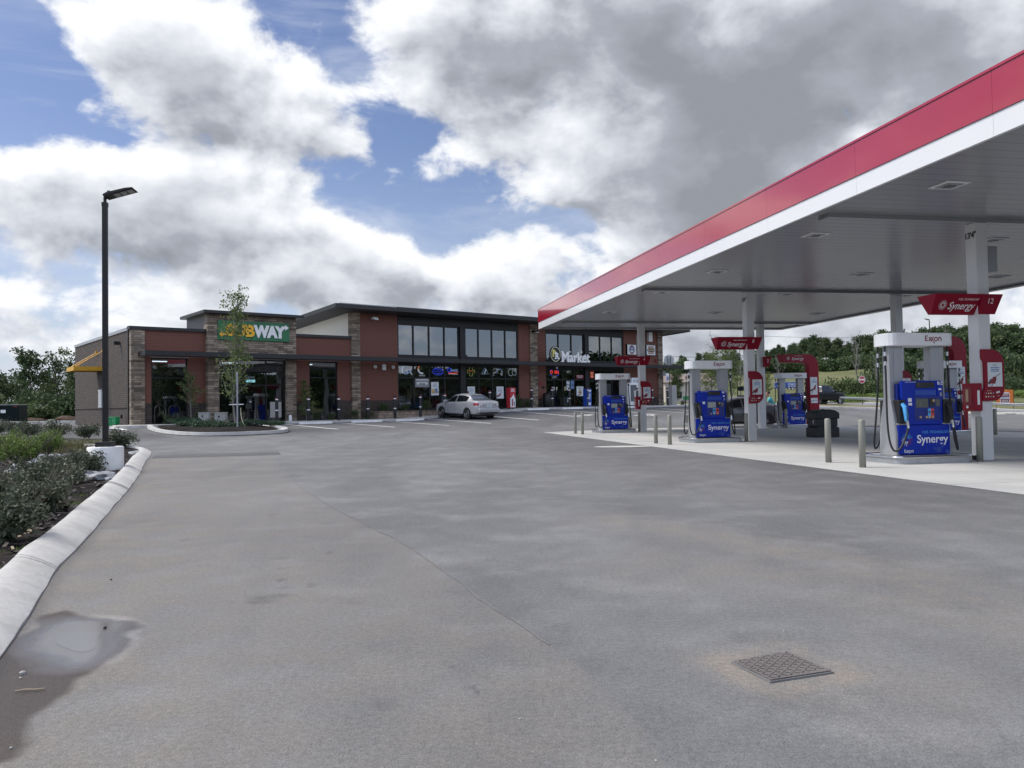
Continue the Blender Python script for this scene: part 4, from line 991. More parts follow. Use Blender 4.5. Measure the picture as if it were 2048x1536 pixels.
for i, (c0, c1, mt, lb) in enumerate([((1133, 762), (1139, 769), 'card_white', 'small white notice on the market door sidelight, topmost of its column'), ((1133, 770.5), (1139, 780), 'card_white', 'small white notice below the topmost notice beside the market doors'), ((1141, 761), (1148, 769.5), 'print_sky', 'small blue picture notice at the top beside the market doors'), ((1141, 770.5), (1148, 778), 'print_sky', 'small blue picture notice under the other blue notice'), ((1135, 797), (1139, 804), 'card_white', 'small white notice near the foot of the glass beside the market doors'), ((1104, 774), (1107.5, 780), 'card_white', 'small pale sticker on the left market door leaf'), ((1112, 774), (1115, 779), 'print_tan', 'small tan sticker on the right market door leaf'), ((1128.5, 773), (1132, 781), 'print_tan', 'small tan notice by the edge of the market doors')]):
    poster(lb, c0, c1, lambda m, a, h: lines(m, a, h * .5, (.7, .6), 'print_grey', h * .16, h * .5), mt, cat='notice', name='window_notice')
poster('small red and white price sign high in the pane right of the market doors', (1152, 749.5), (1167, 757.5), lambda m, a, h: lines(m, a, h * .4, (.8, .6), 'card_white', h * .3, h * .7), 'maroon', cat='notice', name='window_notice')
poster('red square neon advert behind the fuel pump crown in the market window', (1179.5, 741), (1188, 757), lambda m, a, h: lines(m, a, h * .4, (.8, .6, .7), 'neon_orange', h * .12, h * .5), 'maroon', cat='notice', name='window_notice')
poster('pale teal notice panel in the dark glass entrance reading Open', (492, 759.5), (510, 764.5), lambda m, a, h: lines(m, a, 0, (.8,), 'card_white', h * .5), 'neon_teal', v=-.19, cat='notice', name='window_notice')
u, z = fac(491, 756.5, -.19); s = bthing('open_lettering', 'faint pale Open lettering on the dark glass entrance', 'sign', u, -.19, z); m = MB(); textmb(m, 'Open', 0, -.002, 0, .22, 'print_grey', ext=.003); m.build('lettering', s)
# neon signs hanging behind the upper row of lower panes
def neon(label, px, py, draw, v=.14):
    u, z = fac(px, py, v); s = bthing('neon_sign', label, 'neon sign', u, v, z, 'neon signs in the market windows')
    m = MB(); draw(m); m.build('tubes', s); return s
def tb(m, pts, mat, r=.016): m.tube([(x, 0, z) for x, z in pts], r, mat, 5)
def arc(cx, cz, r, a, b, n=10, asp=1): return [(cx + r * math.cos(R(a + (b - a) * i / n)), cz + r * asp * math.sin(R(a + (b - a) * i / n))) for i in range(n + 1)]
def n1(m): tb(m, arc(-.05, .05, .27, 60, 330), 'neon_ice', .03); tb(m, [(-.1, .02), (.3, .06), (.28, -.14), (.0, -.1)], 'neon_ice', .022); tb(m, [(.3, -.16), (.42, -.26)], 'neon_white', .03)
def n2(m): tb(m, arc(0, .08, .26, 80, 180), 'neon_orange', .045); tb(m, arc(0, .08, .26, 180, 290), 'neon_white', .05); tb(m, [(-.33, .33), (-.30, .36)], 'neon_white', .05); textmb(m, 'CELSIUS', 0, 0, -.36, .13, 'neon_white', ext=.004, align='CENTER')
def n3(m):
    for zz in (.14, .0, -.14): tb(m, [(-.32, zz), (-.1, zz + .04), (.1, zz - .03), (.34, zz + .02)], 'neon_blue', .014)
    tb(m, arc(0, 0, .42, 0, 360, 18, .55), 'neon_blue', .012)
def n4(m): tb(m, arc(-.30, .06, .13, 0, 360), 'neon_blue', .022); textmb(m, 'Snacks', -.22, 0, -.02, .24, 'neon_ice', ext=.004, off=.006); tb(m, [(-.36, -.13), (.0, -.16), (.4, -.08)], 'neon_red', .02); tb(m, [(-.36, -.2), (.38, -.2)], 'neon_white', .018)
def n5(m): tb(m, [(-.12, .3), (.12, .3), (.12, .12), (.3, .12), (.3, -.08), (.12, -.08), (.12, -.28), (-.12, -.28), (-.12, -.08), (-.3, -.08), (-.3, .12), (-.12, .12), (-.12, .3)], 'neon_yellow', .016); tb(m, [(-.2, .05), (.2, .05)], 'neon_orange', .02)
def n6(m): tb(m, [(-.28, -.14), (.0, .3), (.28, -.14), (-.28, -.14)], 'neon_ice', .014); tb(m, [(-.05, -.1), (.1, .2)], 'neon_white', .03)
def n7(m): tb(m, arc(0, 0, .24, 20, 200), 'neon_ice', .016); tb(m, [(.22, .08), (.2, -.2), (.05, -.05)], 'neon_white', .02)
def n8(m): tb(m, arc(-.1, -.03, .24, 70, 300), 'neon_white', .014); tb(m, arc(.2, -.05, .18, 0, 360), 'neon_white', .012); tb(m, [(.0, .1), (.16, .36), (.3, .2)], 'neon_white', .014)
for lb, px, py, f in (('white and blue neon squiggle in the leftmost market pane', 813, 741, n1), ('orange and white neon letter C over small lettering', 843.5, 741, n2), ('deep blue neon oval in the third market pane', 876, 743, n3), ('white and blue neon word with red underline', 906, 742, n4), ('yellow and orange cross shaped neon', 942, 743.5, n5), ('pale triangular neon with a white bar', 970, 744, n6), ('white neon loop in the seventh market pane', 999, 745, n7), ('white looping neon nearest the stone pilaster', 1024, 744, n8)): neon(lb, px, py, f)
def nopen(m): textmb(m, 'OPEN', 0, 0, -.09, .34, 'neon_red', ext=.006, align='CENTER', off=.006, sx=.95); tb(m, arc(0, 0, .42, 25, 155, 12, .72), 'neon_blue', .035); tb(m, arc(0, 0, .42, 205, 335, 12, .72), 'neon_blue', .035)
neon('red OPEN neon inside a blue oval over the market doors', 1109, 745, nopen)
u, z = fac(1109, 753.8, .02); s = bthing('hours_sign', 'small black sign with white digits under the OPEN neon', 'sign', u, .02, z); m = MB(); m.box(-.32, .32, -.004, .004, -.12, .12, 'black_plastic'); textmb(m, '24/7', 0, -.008, -.08, .24, 'sign_white', ext=.002, align='CENTER'); m.build('panel', s)

# things standing on the sidewalk
def onwalk(px, v):
    u = fac(px, 800, v)[0]; return u, gk(u) + .12
u, z = onwalk(1022, -1.5)
s = bthing('display_box', 'tall narrow red and white display box on the sidewalk', 'display box', u, -1.5, z)
m = MB(); m.box(-.24, .24, -.2, .2, .08, 1.42, 'red_paint'); m.build('cabinet', s, bevel=.02)
m = MB(); m.box(-.22, .22, -.208, -.2005, .12, .72, 'card_white'); m.prism([(-.18, .72), (.18, .72), (.06, 1.0), (-.02, .86)], 'y', -.208, -.2005, 'sign_white'); lines(m, .2, 1.32, (.8, .7, .85), 'sign_white', .035, .07, -.205); m.strip((-.05, .2), (-.05, .66), .1, -.212, 'maroon'); m.strip((.1, .2), (.1, .5), .07, -.212, 'maroon'); m.build('print', s)
m = MB(); m.box(-.22, -.15, -.15, .15, 0, .08, 'steel'); m.box(.15, .22, -.15, .15, 0, .08, 'steel'); m.build('foot', s)
u, z = onwalk(1174.8, -1.7)
s = bthing('vending_stand', 'slim blue vending stand with white lettering on the sidewalk', 'vending stand', u, -1.7, z)
m = MB(); m.box(-.24, .24, -.2, .2, .0, 1.28, 'pump_blue_mid'); m.build('cabinet', s, bevel=.02)
m = MB(); m.box(-.18, .18, -.206, -.2005, 1.08, 1.2, 'card_white'); m.box(-.16, .16, -.207, -.201, .5, 1.0, 'print_sky'); m.box(-.1, .14, -.207, -.201, .12, .3, 'card_white'); m.strip((-.05, .6), (.08, .9), .06, -.21, 'card_white'); m.build('print', s)
u, z = onwalk(1268, -.75)
s = bthing('ice_freezer', 'white ice freezer with grey glass doors and an ICE header', 'freezer', u, -.75, z)
m = MB(); m.box(-.98, .98, -.4, .4, .05, 1.75, 'white_paint'); m.build('cabinet', s, bevel=.02)
for x in (-.80, .12):
    d = MB(); d.box(x, x + .66, -.425, -.401, .35, 1.6, 'fridge_grey'); d.build('door', s); h = MB(); h.box(x + .68, x + .71, -.46, -.401, .8, 1.2, 'steel'); h.build('handle', s)
m = MB(); m.box(-.5, .3, -.3, -.1, 1.752, 2.15, 'card_white'); textmb(m, 'ICE', -.1, -.305, 1.8, .3, 'black_plastic', ext=.003, align='CENTER', off=.006, space=1.3); lines(m, .3, .24, (.7, .5), 'print_grey', .05, .08, -.404); m.build('header', s)
u, z = onwalk(1273.5, -1.25)
s = bthing('gas_cage', 'narrow red and white cylinder cage beside the ice freezer', 'cage', u, -1.15, z)
m = MB(); m.box(-.22, .22, -.18, .18, .05, 1.15, 'sign_white'); m.build('cabinet', s, bevel=.01)
m = MB()
for k in range(7): m.strip((-.18, .2 + k * .13), (.18, .24 + k * .13), .06, -.186, 'red_paint')
m.build('print', s)
u, z = fac(1283, 772, -.02); s = bthing('round_sign', 'black round sign with gold ring partly hidden by the fuel canopy column', 'sign', u + .25, -.02, z - .15)
m = MB(); m.prism([(.62 * math.cos(2 * PI * k / 28), .62 * math.sin(2 * PI * k / 28)) for k in range(28)], 'y', -.05, 0, 'black_plastic'); m.build('panel', s); m = MB(); m.ring((0, 0), .5, .54, -.054, 'cream', 28); m.build('ring', s)
u, z = onwalk(1094, -.55)
s = bthing('litter_bin', 'black slatted litter bin left of the market doors', 'bin', u, -.55, z)
m = MB(); m.lathe([(.25, .02), (.28, .1), (.30, .85), (.26, .9)], 'black_metal', 16); m.build('drum', s, True); m = MB(); m.lathe([(.31, .86), (.31, .95), (.2, 1.02), (.14, 1.02)], 'black_metal', 16); m.build('lid', s, True)
s = bthing('hydrant_cap', 'small white capped pipe by the stone tower foot', 'pipe', *(lambda q: (q[0], -.8, q[1]))(onwalk(580.5, -.8)))
m = MB(); m.lathe([(.09, 0), (.09, .26), (.075, .31), (.03, .34)], 'white_paint', 14); m.build('pipe', s, True)
# bike rack hoops
for i, px in enumerate((321, 349)):
    u, z = onwalk(px, -1.1); s = bthing('bike_rack', ('left' if not i else 'right') + ' one of two black hoop bike racks before the first window', 'bike rack', u, -1.1, z, 'hoop bike racks')
    m = MB(); m.tube([(-.27, 0, -.02), (-.27, 0, .72)] + [(-.27 * math.cos(PI * k / 8), 0, .72 + .24 * math.sin(PI * k / 8)) for k in range(1, 8)] + [(.27, 0, .72), (.27, 0, -.02)], .026, 'black_metal', 8); m.build('hoop', s, True)
# raised planter of concrete blocks
s = bthing('planter_wall', 'low planter of tan concrete blocks under the market windows', 'planter', 13.4, 0, 0)
m = MB(); m.box(0, 6.2, -1.15, -.85, .3, .93, 'block'); m.box(0, .3, -.85, -.04, .3, .93, 'block'); m.build('wall', s)
m = MB(); m.box(-.03, 6.23, -1.19, -.83, .93, .99, 'block'); m.box(-.03, .32, -.83, -.04, .93, .99, 'block'); m.build('cap', s)
m = MB(); m.box(.3, 6.2, -.85, -.04, .3, .95, 'mulch'); m.build('soil', s)

# ------------------------------------------------------------------ fuel canopy
fc = thing('fuel_canopy', 'large flat fuel canopy with red and white fascia on white columns', 'canopy', (0, 0, 0), CYAW)
X0, X1, Y0, Y1, ZS = 8.41, 20.65, 3.2, 35.85, 4.70
m = MB(); m.box(X0 + .06, X1 - .06, Y0 + .06, Y1 - .06, ZS + .05, ZS + .12, 'soffit_panel'); m.build('soffit', fc)
m = MB(); m.box(X0 + .07, X1 - .07, Y0 + .07, Y1 - .07, ZS + .6, ZS + .7, 'roof_pale'); m.build('deck', fc)
def ringbox(z0, z1, mat, out=0.0, name='fascia'):
    m = MB(); a, b, c, d = X0 - out, X1 + out, Y0 - out, Y1 + out; t = .06
    def run(ax, p0, p1, lo, hi):               # panels along one side with hairline joints and a slight bow each
        n = max(1, round((p1 - p0) / 3.05))
        for i in range(n):
            s0, s1 = p0 + (p1 - p0) * i / n + (.002 if i else 0), p0 + (p1 - p0) * (i + 1) / n - .002
            if ax == 'x': m.box(lo, hi, s0, s1, z0, z1, mat)
            else: m.box(s0, s1, lo, hi, z0, z1, mat)
    run('x', c, d, a, a + t); run('x', c, d, b - t, b); run('y', a + t, b - t, c, c + t); run('y', a + t, b - t, d - t, d)
    return m.build(name, fc)
ringbox(ZS, 5.005, 'canopy_white', 0, 'white_band'); ringbox(5.008, 5.58, 'canopy_red', .02, 'red_band'); ringbox(5.582, 5.62, 'canopy_red', .035, 'red_coping')
for yb in (13.72, 23.35, 32.95):
    m = MB(); m.box(X0 + .4, 20.3, yb - .16, yb + .16, ZS - .03, ZS + .048, 'soffit_panel'); m.build('beam', fc)
m = MB(); m.box(X0 + .06, X1 - .06, Y1 - .30, Y1 - .06, ZS - .01, ZS + .045, 'soffit_panel'); m.box(X1 - .30, X1 - .06, Y0 + .06, Y1 - .30, ZS - .01, ZS + .045, 'soffit_panel'); m.build('soffit_trim', fc)
for kx in (9.7, 14.07, 18.5):
    for kyv in (6.4, 11.5, 15.4, 20.1, 24.0, 29.4, 33.45):
        a = [(kx + .22 * sx_, kyv + .22 * sy_) for sx_, sy_ in ((-1, -1), (1, -1), (1, 1), (-1, 1))]
        m = MB(); m.box(kx - .23, kx + .23, kyv - .23, kyv + .23, ZS + .034, ZS + .048, 'column_white'); o = m.build('canopy_light', fc, bevel=.006)
        m = MB(); m.box(kx - .15, kx + .15, kyv - .15, kyv + .15, ZS + .022, ZS + .033, 'galvanised'); m.box(kx - .07, kx + .07, kyv - .07, kyv + .07, ZS + .012, ZS + .021, 'screen_grey'); m.build('lens', o)
COLS = [(12.15, 13.72), (12.28, 23.35), (12.28, 32.95), (17.75, 23.6), (18.13, 33.4)]
for i, (a, b) in enumerate(COLS):
    m = MB(); h = .135; m.box(a - h, a + h, b - h, b + h, -.02, ZS - (.03 if i < 5 else 0), 'column_white'); c_ = m.build('column', fc, bevel=.012)
    if i == 0:
        m = MB(); textmb(m, "13'4\"", 0, 0, 0, .165, 'black_plastic', ext=.002, off=.004, align='CENTER', space=.9); o = m.build('lettering', c_); o.location = (a - h - .003, b, 4.38); o.rotation_euler = (0, 0, -PI / 2)
        m = MB(); m.box(a + h + .03, a + h + .25, b - .1, b + .12, 3.72, 4.22, 'silver_panel'); m.box(a + h, a + h + .03, b - .03, b + .03, 3.9, 4.0, 'steel'); m.build('speaker', c_, bevel=.02)
        m = MB(); m.tube([(a - h - .01, b - .05, .06), (a - h - .12, b - .05, .05)], .05, 'rubber', 10); m.build('pipe_stub', c_, True)
    elif i == 1:
        m = MB(); textmb(m, "13'4\"", 0, 0, 0, .165, 'black_plastic', ext=.002, off=.004, align='CENTER', space=.9); o = m.build('lettering', c_); o.location = (a - h - .003, b, 4.38); o.rotation_euler = (0, 0, -PI / 2)
    elif i == 2:
        m = MB(); m.box(a - .1, a + .1, b + h, b + h + .2, 3.7, 4.2, 'silver_panel'); m.build('speaker', c_, bevel=.02)

# ---- printed burst emblem: rings of dots
def burst(m, cx, cz, r, y, pal, n=9, rings=4):
    for k in range(rings):
        rr = r * (.42 + .58 * k / (rings - 1)); c = n + 3 * k
        for j in range(c):
            q = 2 * PI * (j + .5 * k) / c + k * .2; s = r * (.115 - .017 * k)
            x, z = cx + rr * math.cos(q), cz + rr * math.sin(q); mt = pal(x - cx, z - cz)
            m.disc((x, z), s, y - .0006 * k, mt, 6)
pal_pump = lambda x, z: 'maroon' if (x > .01 and z < .03) else ('light_blue' if z > .03 else 'sign_white')
pal_white = lambda x, z: 'sign_white'
EXX = [((0, 0), (0, 1), .2), ((0, .08), (.52, .08), .17), ((0, .5), (.44, .5), .16), ((0, .92), (.52, .92), .17)]
def exxon(m, x, y, z, h, mat):
    def st(p, q, w): m.strip((x + p[0] * h, z + p[1] * h), (x + q[0] * h, z + q[1] * h), w * h, y, mat)
    for p, q, w in EXX: st(p, q, w)
    st((.70, .72), (1.14, 0), .17); st((1.14, .72), (.62, 0), .15); st((1.14, .72), (1.85, -.42), .17); st((1.66, .80), (1.06, -.12), .15)
    m.ring((x + 2.12 * h, z + .36 * h), .22 * h, .40 * h, y, mat, 18)
    st((2.72, 0), (2.72, .74), .18); st((3.20, 0), (3.20, .48), .18)
    for q in range(6): st((2.96 + .24 * math.cos(PI * q / 6), .45 + .24 * math.sin(PI * q / 6)), (2.96 + .24 * math.cos(PI * (q + 1) / 6), .45 + .24 * math.sin(PI * (q + 1) / 6)), .18)

# ---- dispensers
def bez(pts, n=14):
    pts = [Vector(p) for p in pts]; out = []
    for i in range(n + 1):
        t = i / n; q = pts[:]
        while len(q) > 1: q = [q[k].lerp(q[k + 1], t) for k in range(len(q) - 1)]
        out.append(q[0])
    return out
def dispenser(number, twin):
    t = thing('fuel_pump', 'x', 'fuel pump')
    F = -.25
    # silver flanks: curved hourglass profile seen from the end
    m = MB()
    prof = [(-.24, .0), (.24, .0), (.24, .42), (.19, .72), (.125, .98), (.10, 1.12), (.10, 2.1), (-.10, 2.1), (-.10, 1.12), (-.125, .98), (-.19, .72), (-.24, .42)]
    for s in (-1, 1): m.prism(prof, 'x', s * .50, s * .60, 'silver_panel') if s > 0 else m.prism(prof, 'x', -.60, -.50, 'silver_panel')
    m.build('side_panel', t, bevel=.012)
    m = MB(); m.box(-.50, .50, -.18, .18, .0, 1.36, 'pump_blue_dark'); m.build('cabinet', t)
    for s in (-1, 1):
        m = MB(); x = -.405 if s < 0 else .405; m.box(x - .095, x + .095, -.10, .10, 1.0, 2.1, 'silver_panel'); m.box(x - .100, x - .0951, -.06, .06, 1.2, 2.1, 'coping_grey'); m.build('mast', t, bevel=.015)
    for fy in (-1, 1):                                   # both faces; the far one plainer
        m = MB(); m.box(-.555, .555, *sorted((fy * .19, fy * .262)), .015, .575, 'pump_blue'); lp = m.build('lower_panel', t, bevel=.012)
        m = MB(); m.prism([(-.30, .582), (.42, .582), (.42, 1.05), (.40, 1.42), (-.46, 1.42), (-.46, 1.10)], 'y', *sorted((fy * .185, fy * .25)), 'pump_blue'); up = m.build('upper_panel', t, bevel=.01)
        if fy > 0: continue
        y = -.2635
        m = MB(); textmb(m, 'Synergy', -.17, y, .235, .215, 'sign_white', ext=.001, off=.003, sx=1.0)
        textmb(m, 'FUEL TECHNOLOGY', -.05, y, .415, .066, 'light_blue', ext=.001); burst(m, -.385, .30, .115, y - .002, pal_pump); exxon(m, -.44, y - .001, .055, .058, 'sign_white'); m.build('lettering', lp)
        m = MB()
        for cx, cz, r_ in ((.30, .10, .055), (.21, .12, .03), (.38, .17, .03), (.49, .05, .05), (.26, .19, .016), (.05, .09, .012)): m.disc((cx, cz), r_, y - .0008, 'pump_blue_mid', 14)
        m.build('bubbles', lp)
        y = -.2515
        def bx_(nm, a, b, c, d, mt, th=.008): q = MB(); q.box(a, b, y - th, y - .001, c, d, mt); return q.build(nm, up, bevel=.003)
        bx_('recess', -.20, .37, .66, 1.12, 'pump_blue_dark', .004)
        bx_('price_display', -.16, .25, 1.28, 1.39, 'black_plastic'); d_ = MB(); d_.strip((-.13, 1.36), (-.05, 1.36), .012, y - .010, 'screen_grey'); d_.strip((-.13, 1.315), (-.06, 1.315), .012, y - .010, 'screen_grey'); d_.build('digits', up)
        bx_('header', -.17, .28, 1.14, 1.24, 'pump_blue_mid', .003)
        bx_('screen', -.16, .10, .905, 1.075, 'screen_lit' if twin else 'screen_grey'); bx_('card_reader', .125, .23, .93, 1.075, 'black_plastic', .02); bx_('card_slot', .19, .235, 1.01, 1.06, 'button_brass', .026)
        bx_('keypad', .27, .36, .93, 1.06, 'screen_grey')
        g_ = (('grade_label', -.10, -.02, 'pump_blue_dark'), ('grade_label', .00, .09, 'light_blue'), ('grade_label', .105, .195, 'button_red')) if twin else (('grade_label', .03, .085, 'pump_blue_dark'), ('grade_label', .095, .155, 'light_blue'), ('grade_label', .16, .225, 'button_red'))
        for nm, a, b, mt in g_: bx_(nm, a, b, .70, .885, mt); bx_('price_window', a + .015, b - .015, .795, .84, 'black_plastic', .012)
        for a in ((-.06, .045, .15) if twin else (-.075, .058, .125, .195)):
            q = MB(); q.lathe([(.024, y - .001), (.024, y - .018), (.018, y - .022)], 'button_brass', 12, (a, 0, .725), 'y'); q.build('grade_button', up, True)
        bx_('sticker', -.33, -.25, 1.02, 1.09, 'sign_white', .004); 
        if not twin: bx_('sticker', -.325, -.245, .95, 1.0, 'sign_white', .004)
        q = MB(); textmb(q, 'FUEL TECHNOLOGY', -.38, y - .002, 1.385, .026, 'sign_white', ext=.0006); q.build('lettering', up)
        q = MB(); q.box(.30, .405, y - .012, y - .001, 1.12, 1.40, 'pump_blue'); q.box(.31, .335, y - .016, y - .0121, 1.34, 1.40, 'sign_white'); q.box(.33, .39, y - .016, y - .0121, 1.235, 1.27, 'sign_white'); q.box(.36, .395, y - .014, y - .0121, 1.1205, 1.19, 'utility_beige'); textmb(q, number, .338, y - .018, 1.335, .085, 'sign_white', ext=.001, off=.002); q.build('number_plate', up)
    # crown with rounded ends
    h = .74; d = .30; P = []
    for k in range(9): q = -PI / 2 + PI * k / 8; P.append((h - d * .55 + d * .55 * math.cos(q), d * math.sin(q)))
    for k in range(9): q = PI / 2 + PI * k / 8; P.append((-h + d * .55 + d * .55 * math.cos(q), d * math.sin(q)))
    m = MB(); m.prism(P, 'z', 2.09, 2.335, 'white_paint'); cr = m.build('crown', t, bevel=.015)
    m = MB(); exxon(m, .05, -d - .002, 2.175, .106, 'exxon_red'); m.strip((.60, 2.22), (.64, 2.22), .03, -d + .02, 'screen_grey'); m.build('lettering', cr)
    # nozzle boots and nozzles, hoses with breakaway couplings
    for s in (-1, 1):
        x = -.47 if s < 0 else .50
        m = MB(); m.box(x - .07, x + .07, -.27, -.10, .60, 1.06, 'black_plastic'); m.box(x - .10, x + .10, -.255, -.10, .578, .612, 'coping_grey'); m.build('nozzle_boot', t, bevel=.015)
        m = MB(); m.tube([(x, -.27, .98), (x + .01, -.33, .92), (x + .02, -.35, .78), (x + .03, -.34, .66)], [.035, .045, .045, .03], 'light_blue' if s < 0 and not twin else 'black_plastic', 8); m.tube([(x + .03, -.34, .68), (x + .05, -.35, .58), (x + .05, -.36, .52)], [.028, .026, .022], 'steel', 8)
        m.tube([(x + .01, -.375, .92), (x + .015, -.41, .82), (x + .03, -.37, .68)], .010, 'black_plastic', 5); m.build('nozzle', t, True)
        xe = -.70 if s < 0 else .66; ye = -.12
        pts = [(xe, ye, 2.09), (xe, ye, 1.85)] + bez([(xe, ye, 1.85), (xe - s * .02, ye - .02, 1.0), (xe + s * .10, ye - .06, .1), (xe + s * .10, ye - .2, -.08), (x + s * .16, -.36, -.05), (x + s * .04, -.37, .25), (x + .05, -.36, .53)], 22)
        m = MB(); m.tube(pts, .019, 'rubber', 7); m.build('hose', t, True)
        m = MB(); m.tube([(xe, ye, 1.98), (xe, ye, 1.90)], .026, 'steel', 8); m.tube([(xe, ye, 1.90), (xe, ye, 1.80)], .034, 'rubber', 8); m.tube([(xe, ye, 1.80), (xe, ye, 1.72)], .026, 'steel', 8); m.build('breakaway', t, True)
    # second pair of hoses for the far side
    for s in (-1, 1):
        xe = -.68 if s < 0 else .64; ye = .12; x = s * .49
        m = MB(); m.tube([(xe, ye, 2.09), (xe, ye, 1.8)] + bez([(xe, ye, 1.8), (xe, ye, .9), (xe + s * .14, ye + .05, .0), (xe + s * .1, ye + .2, -.05), (x, .36, .05), (x, .34, .52)], 16), .019, 'rubber', 7); m.tube([(xe, ye, 1.96), (xe, ye, 1.88)], .026, 'steel', 8); m.tube([(xe, ye, 1.78), (xe, ye, 1.70)], .026, 'steel', 8); m.build('hose', t, True)
        m = MB(); m.box(x - .07, x + .07, .10, .27, .60, 1.06, 'black_plastic'); m.build('nozzle_boot', t, bevel=.015)
    return t
PUMPS = [(10.70, 13.78, '12', False, 'large blue fuel pump numbered 12, the nearest one to the viewer'), (10.72, 22.98, '8', True, 'blue fuel pump with white crown left of the middle column, hose looped wide'), (10.76, 32.35, '4', True, 'blue fuel pump under the canopy far end, in front of the white ice freezer'), (19.55, 33.35, '2', True, 'blue fuel pump beneath the curved red arch, behind the black waste bin'), (19.40, 23.7, '10', True, 'blue fuel pump half hidden behind the nearest numbered pump')]
ILAB = ['steel edged island under the nearest fuel pump', 'steel edged island under the pump left of the middle column', 'steel edged island under the farthest fuel pump of the left row', 'steel edged island below the red arch and its fuel pump', 'steel edged island mostly hidden behind the nearest fuel pump']
def island(kx, kyv, lb, L_=.78, W_=.60):
    t = thing('pump_island', lb, 'island', kw(kx, kyv, .012), CYAW, 'islands under the fuel pumps')
    def rr(a, b, r_): return [(sx_ * (a - r_) + r_ * math.cos(R(q0 + q)), sy_ * (b - r_) + r_ * math.sin(R(q0 + q))) for sx_, sy_, q0 in ((1, 1, 0), (-1, 1, 90), (-1, -1, 180), (1, -1, 270)) for q in (0, 22.5, 45, 67.5, 90)]
    m = MB(); m.prism(rr(L_ - .012, W_ - .012, .18), 'z', -.01, .135, 'walk_concrete'); m.build('top', t)
    m = MB(); P = rr(L_, W_, .19); n = len(P)
    m.add([(p[0], p[1], -.008) for p in P] + [(p[0], p[1], .11) for p in P], [(i, (i + 1) % n, (i + 1) % n + n, i + n) for i in range(n)], 'galvanised'); m.build('skirt', t, True)
    m = MB(); m.tube([(p[0] * 1.005, p[1] * 1.005, .128) for p in P + P[:1]], .026, 'steel', 8); m.build('rim', t, True); return t
for (kx, kyv, nb, tw, lb), il in zip(PUMPS, ILAB):
    p = dispenser(nb, tw); p.location = kw(kx, kyv, .150); p.rotation_euler = (0, 0, CYAW); tag(p, lb, 'fuel pump', 'fuel pumps under the canopy')
    island(kx, kyv, il, .82 if kx < 15 else .95)

# ---- red signs on the columns
def flag(i, number, lb):
    a, b = COLS[i]; t = thing('column_sign', lb, 'sign', kw(a, b, 2.86), CYAW, 'red wedge signs on the canopy columns'); h = .1355; T = .38
    m = MB(); x0, x1 = -1.16, -h; v = [(x0, -.27, T), (x1, -.27, T), (x1, .27, T), (x0, .27, T), (x0 + .05, -.035, 0), (x1, -.035, 0), (x1, .035, 0), (x0 + .05, .035, 0)]
    m.add(v, [(0, 1, 2, 3), (7, 6, 5, 4), (0, 4, 5, 1), (1, 5, 6, 2), (2, 6, 7, 3), (3, 7, 4, 0)], 'exxon_red'); w_ = m.build('wedge', t, bevel=.004)
    ang = math.atan2(.235, T)
    def on(z): return -.27 + .235 * (T - z) / T
    o = MB(); 
    for st, x, z, sz, sh in (('Synergy', -.80, .10, .185, .25), ('FUEL TECHNOLOGY', -.62, .262, .050, .2)):
        me = tmesh(st, sz, 'sign_white', ext=.001, shear=sh, off=.0015 if sz > .1 else 0)
        o.add([(x + q.co.x, on(z + q.co.y) - .003 - q.co.z, z + q.co.y) for q in me.vertices], [tuple(p.vertices) for p in me.polygons], 'sign_white')
    e = MB(); burst(e, 0, 0, .085, 0, pal_white, 10, 4); o.add([(x - .92, on(z + .17) - .004, z + .17) for x, y, z in e.v], e.f, 'sign_white'); o.build('lettering', w_)
    m = MB(); x0, x1 = -h + .004, .33; v = [(x0, -.27, T), (x1, -.27, T), (x1, -h, T), (x0, -h, T), (x0, -.15, 0), (x1 - .09, -.15, 0), (x1 - .09, -h, 0), (x0, -h, 0)]
    m.add(v, [(0, 1, 2, 3), (7, 6, 5, 4), (0, 4, 5, 1), (1, 5, 6, 2), (2, 6, 7, 3), (3, 7, 4, 0)], 'exxon_red'); w2 = m.build('number_wedge', t, bevel=.004)
    o = MB(); me = tmesh(number, .145, 'sign_white', ext=.001); o.add([(.0 + q.co.x, -.27 + .12 * (T - .2 - q.co.y) / T - .003 - q.co.z, .2 + q.co.y) for q in me.vertices], [tuple(p.vertices) for p in me.polygons], 'sign_white'); o.build('lettering', w2)
flag(0, '12', 'red wedge sign with white lettering and number 12 on the nearest column'); flag(1, '8', 'red wedge sign with white lettering on the middle column'); flag(2, '4', 'red wedge sign with white lettering on the far column before the box signs')
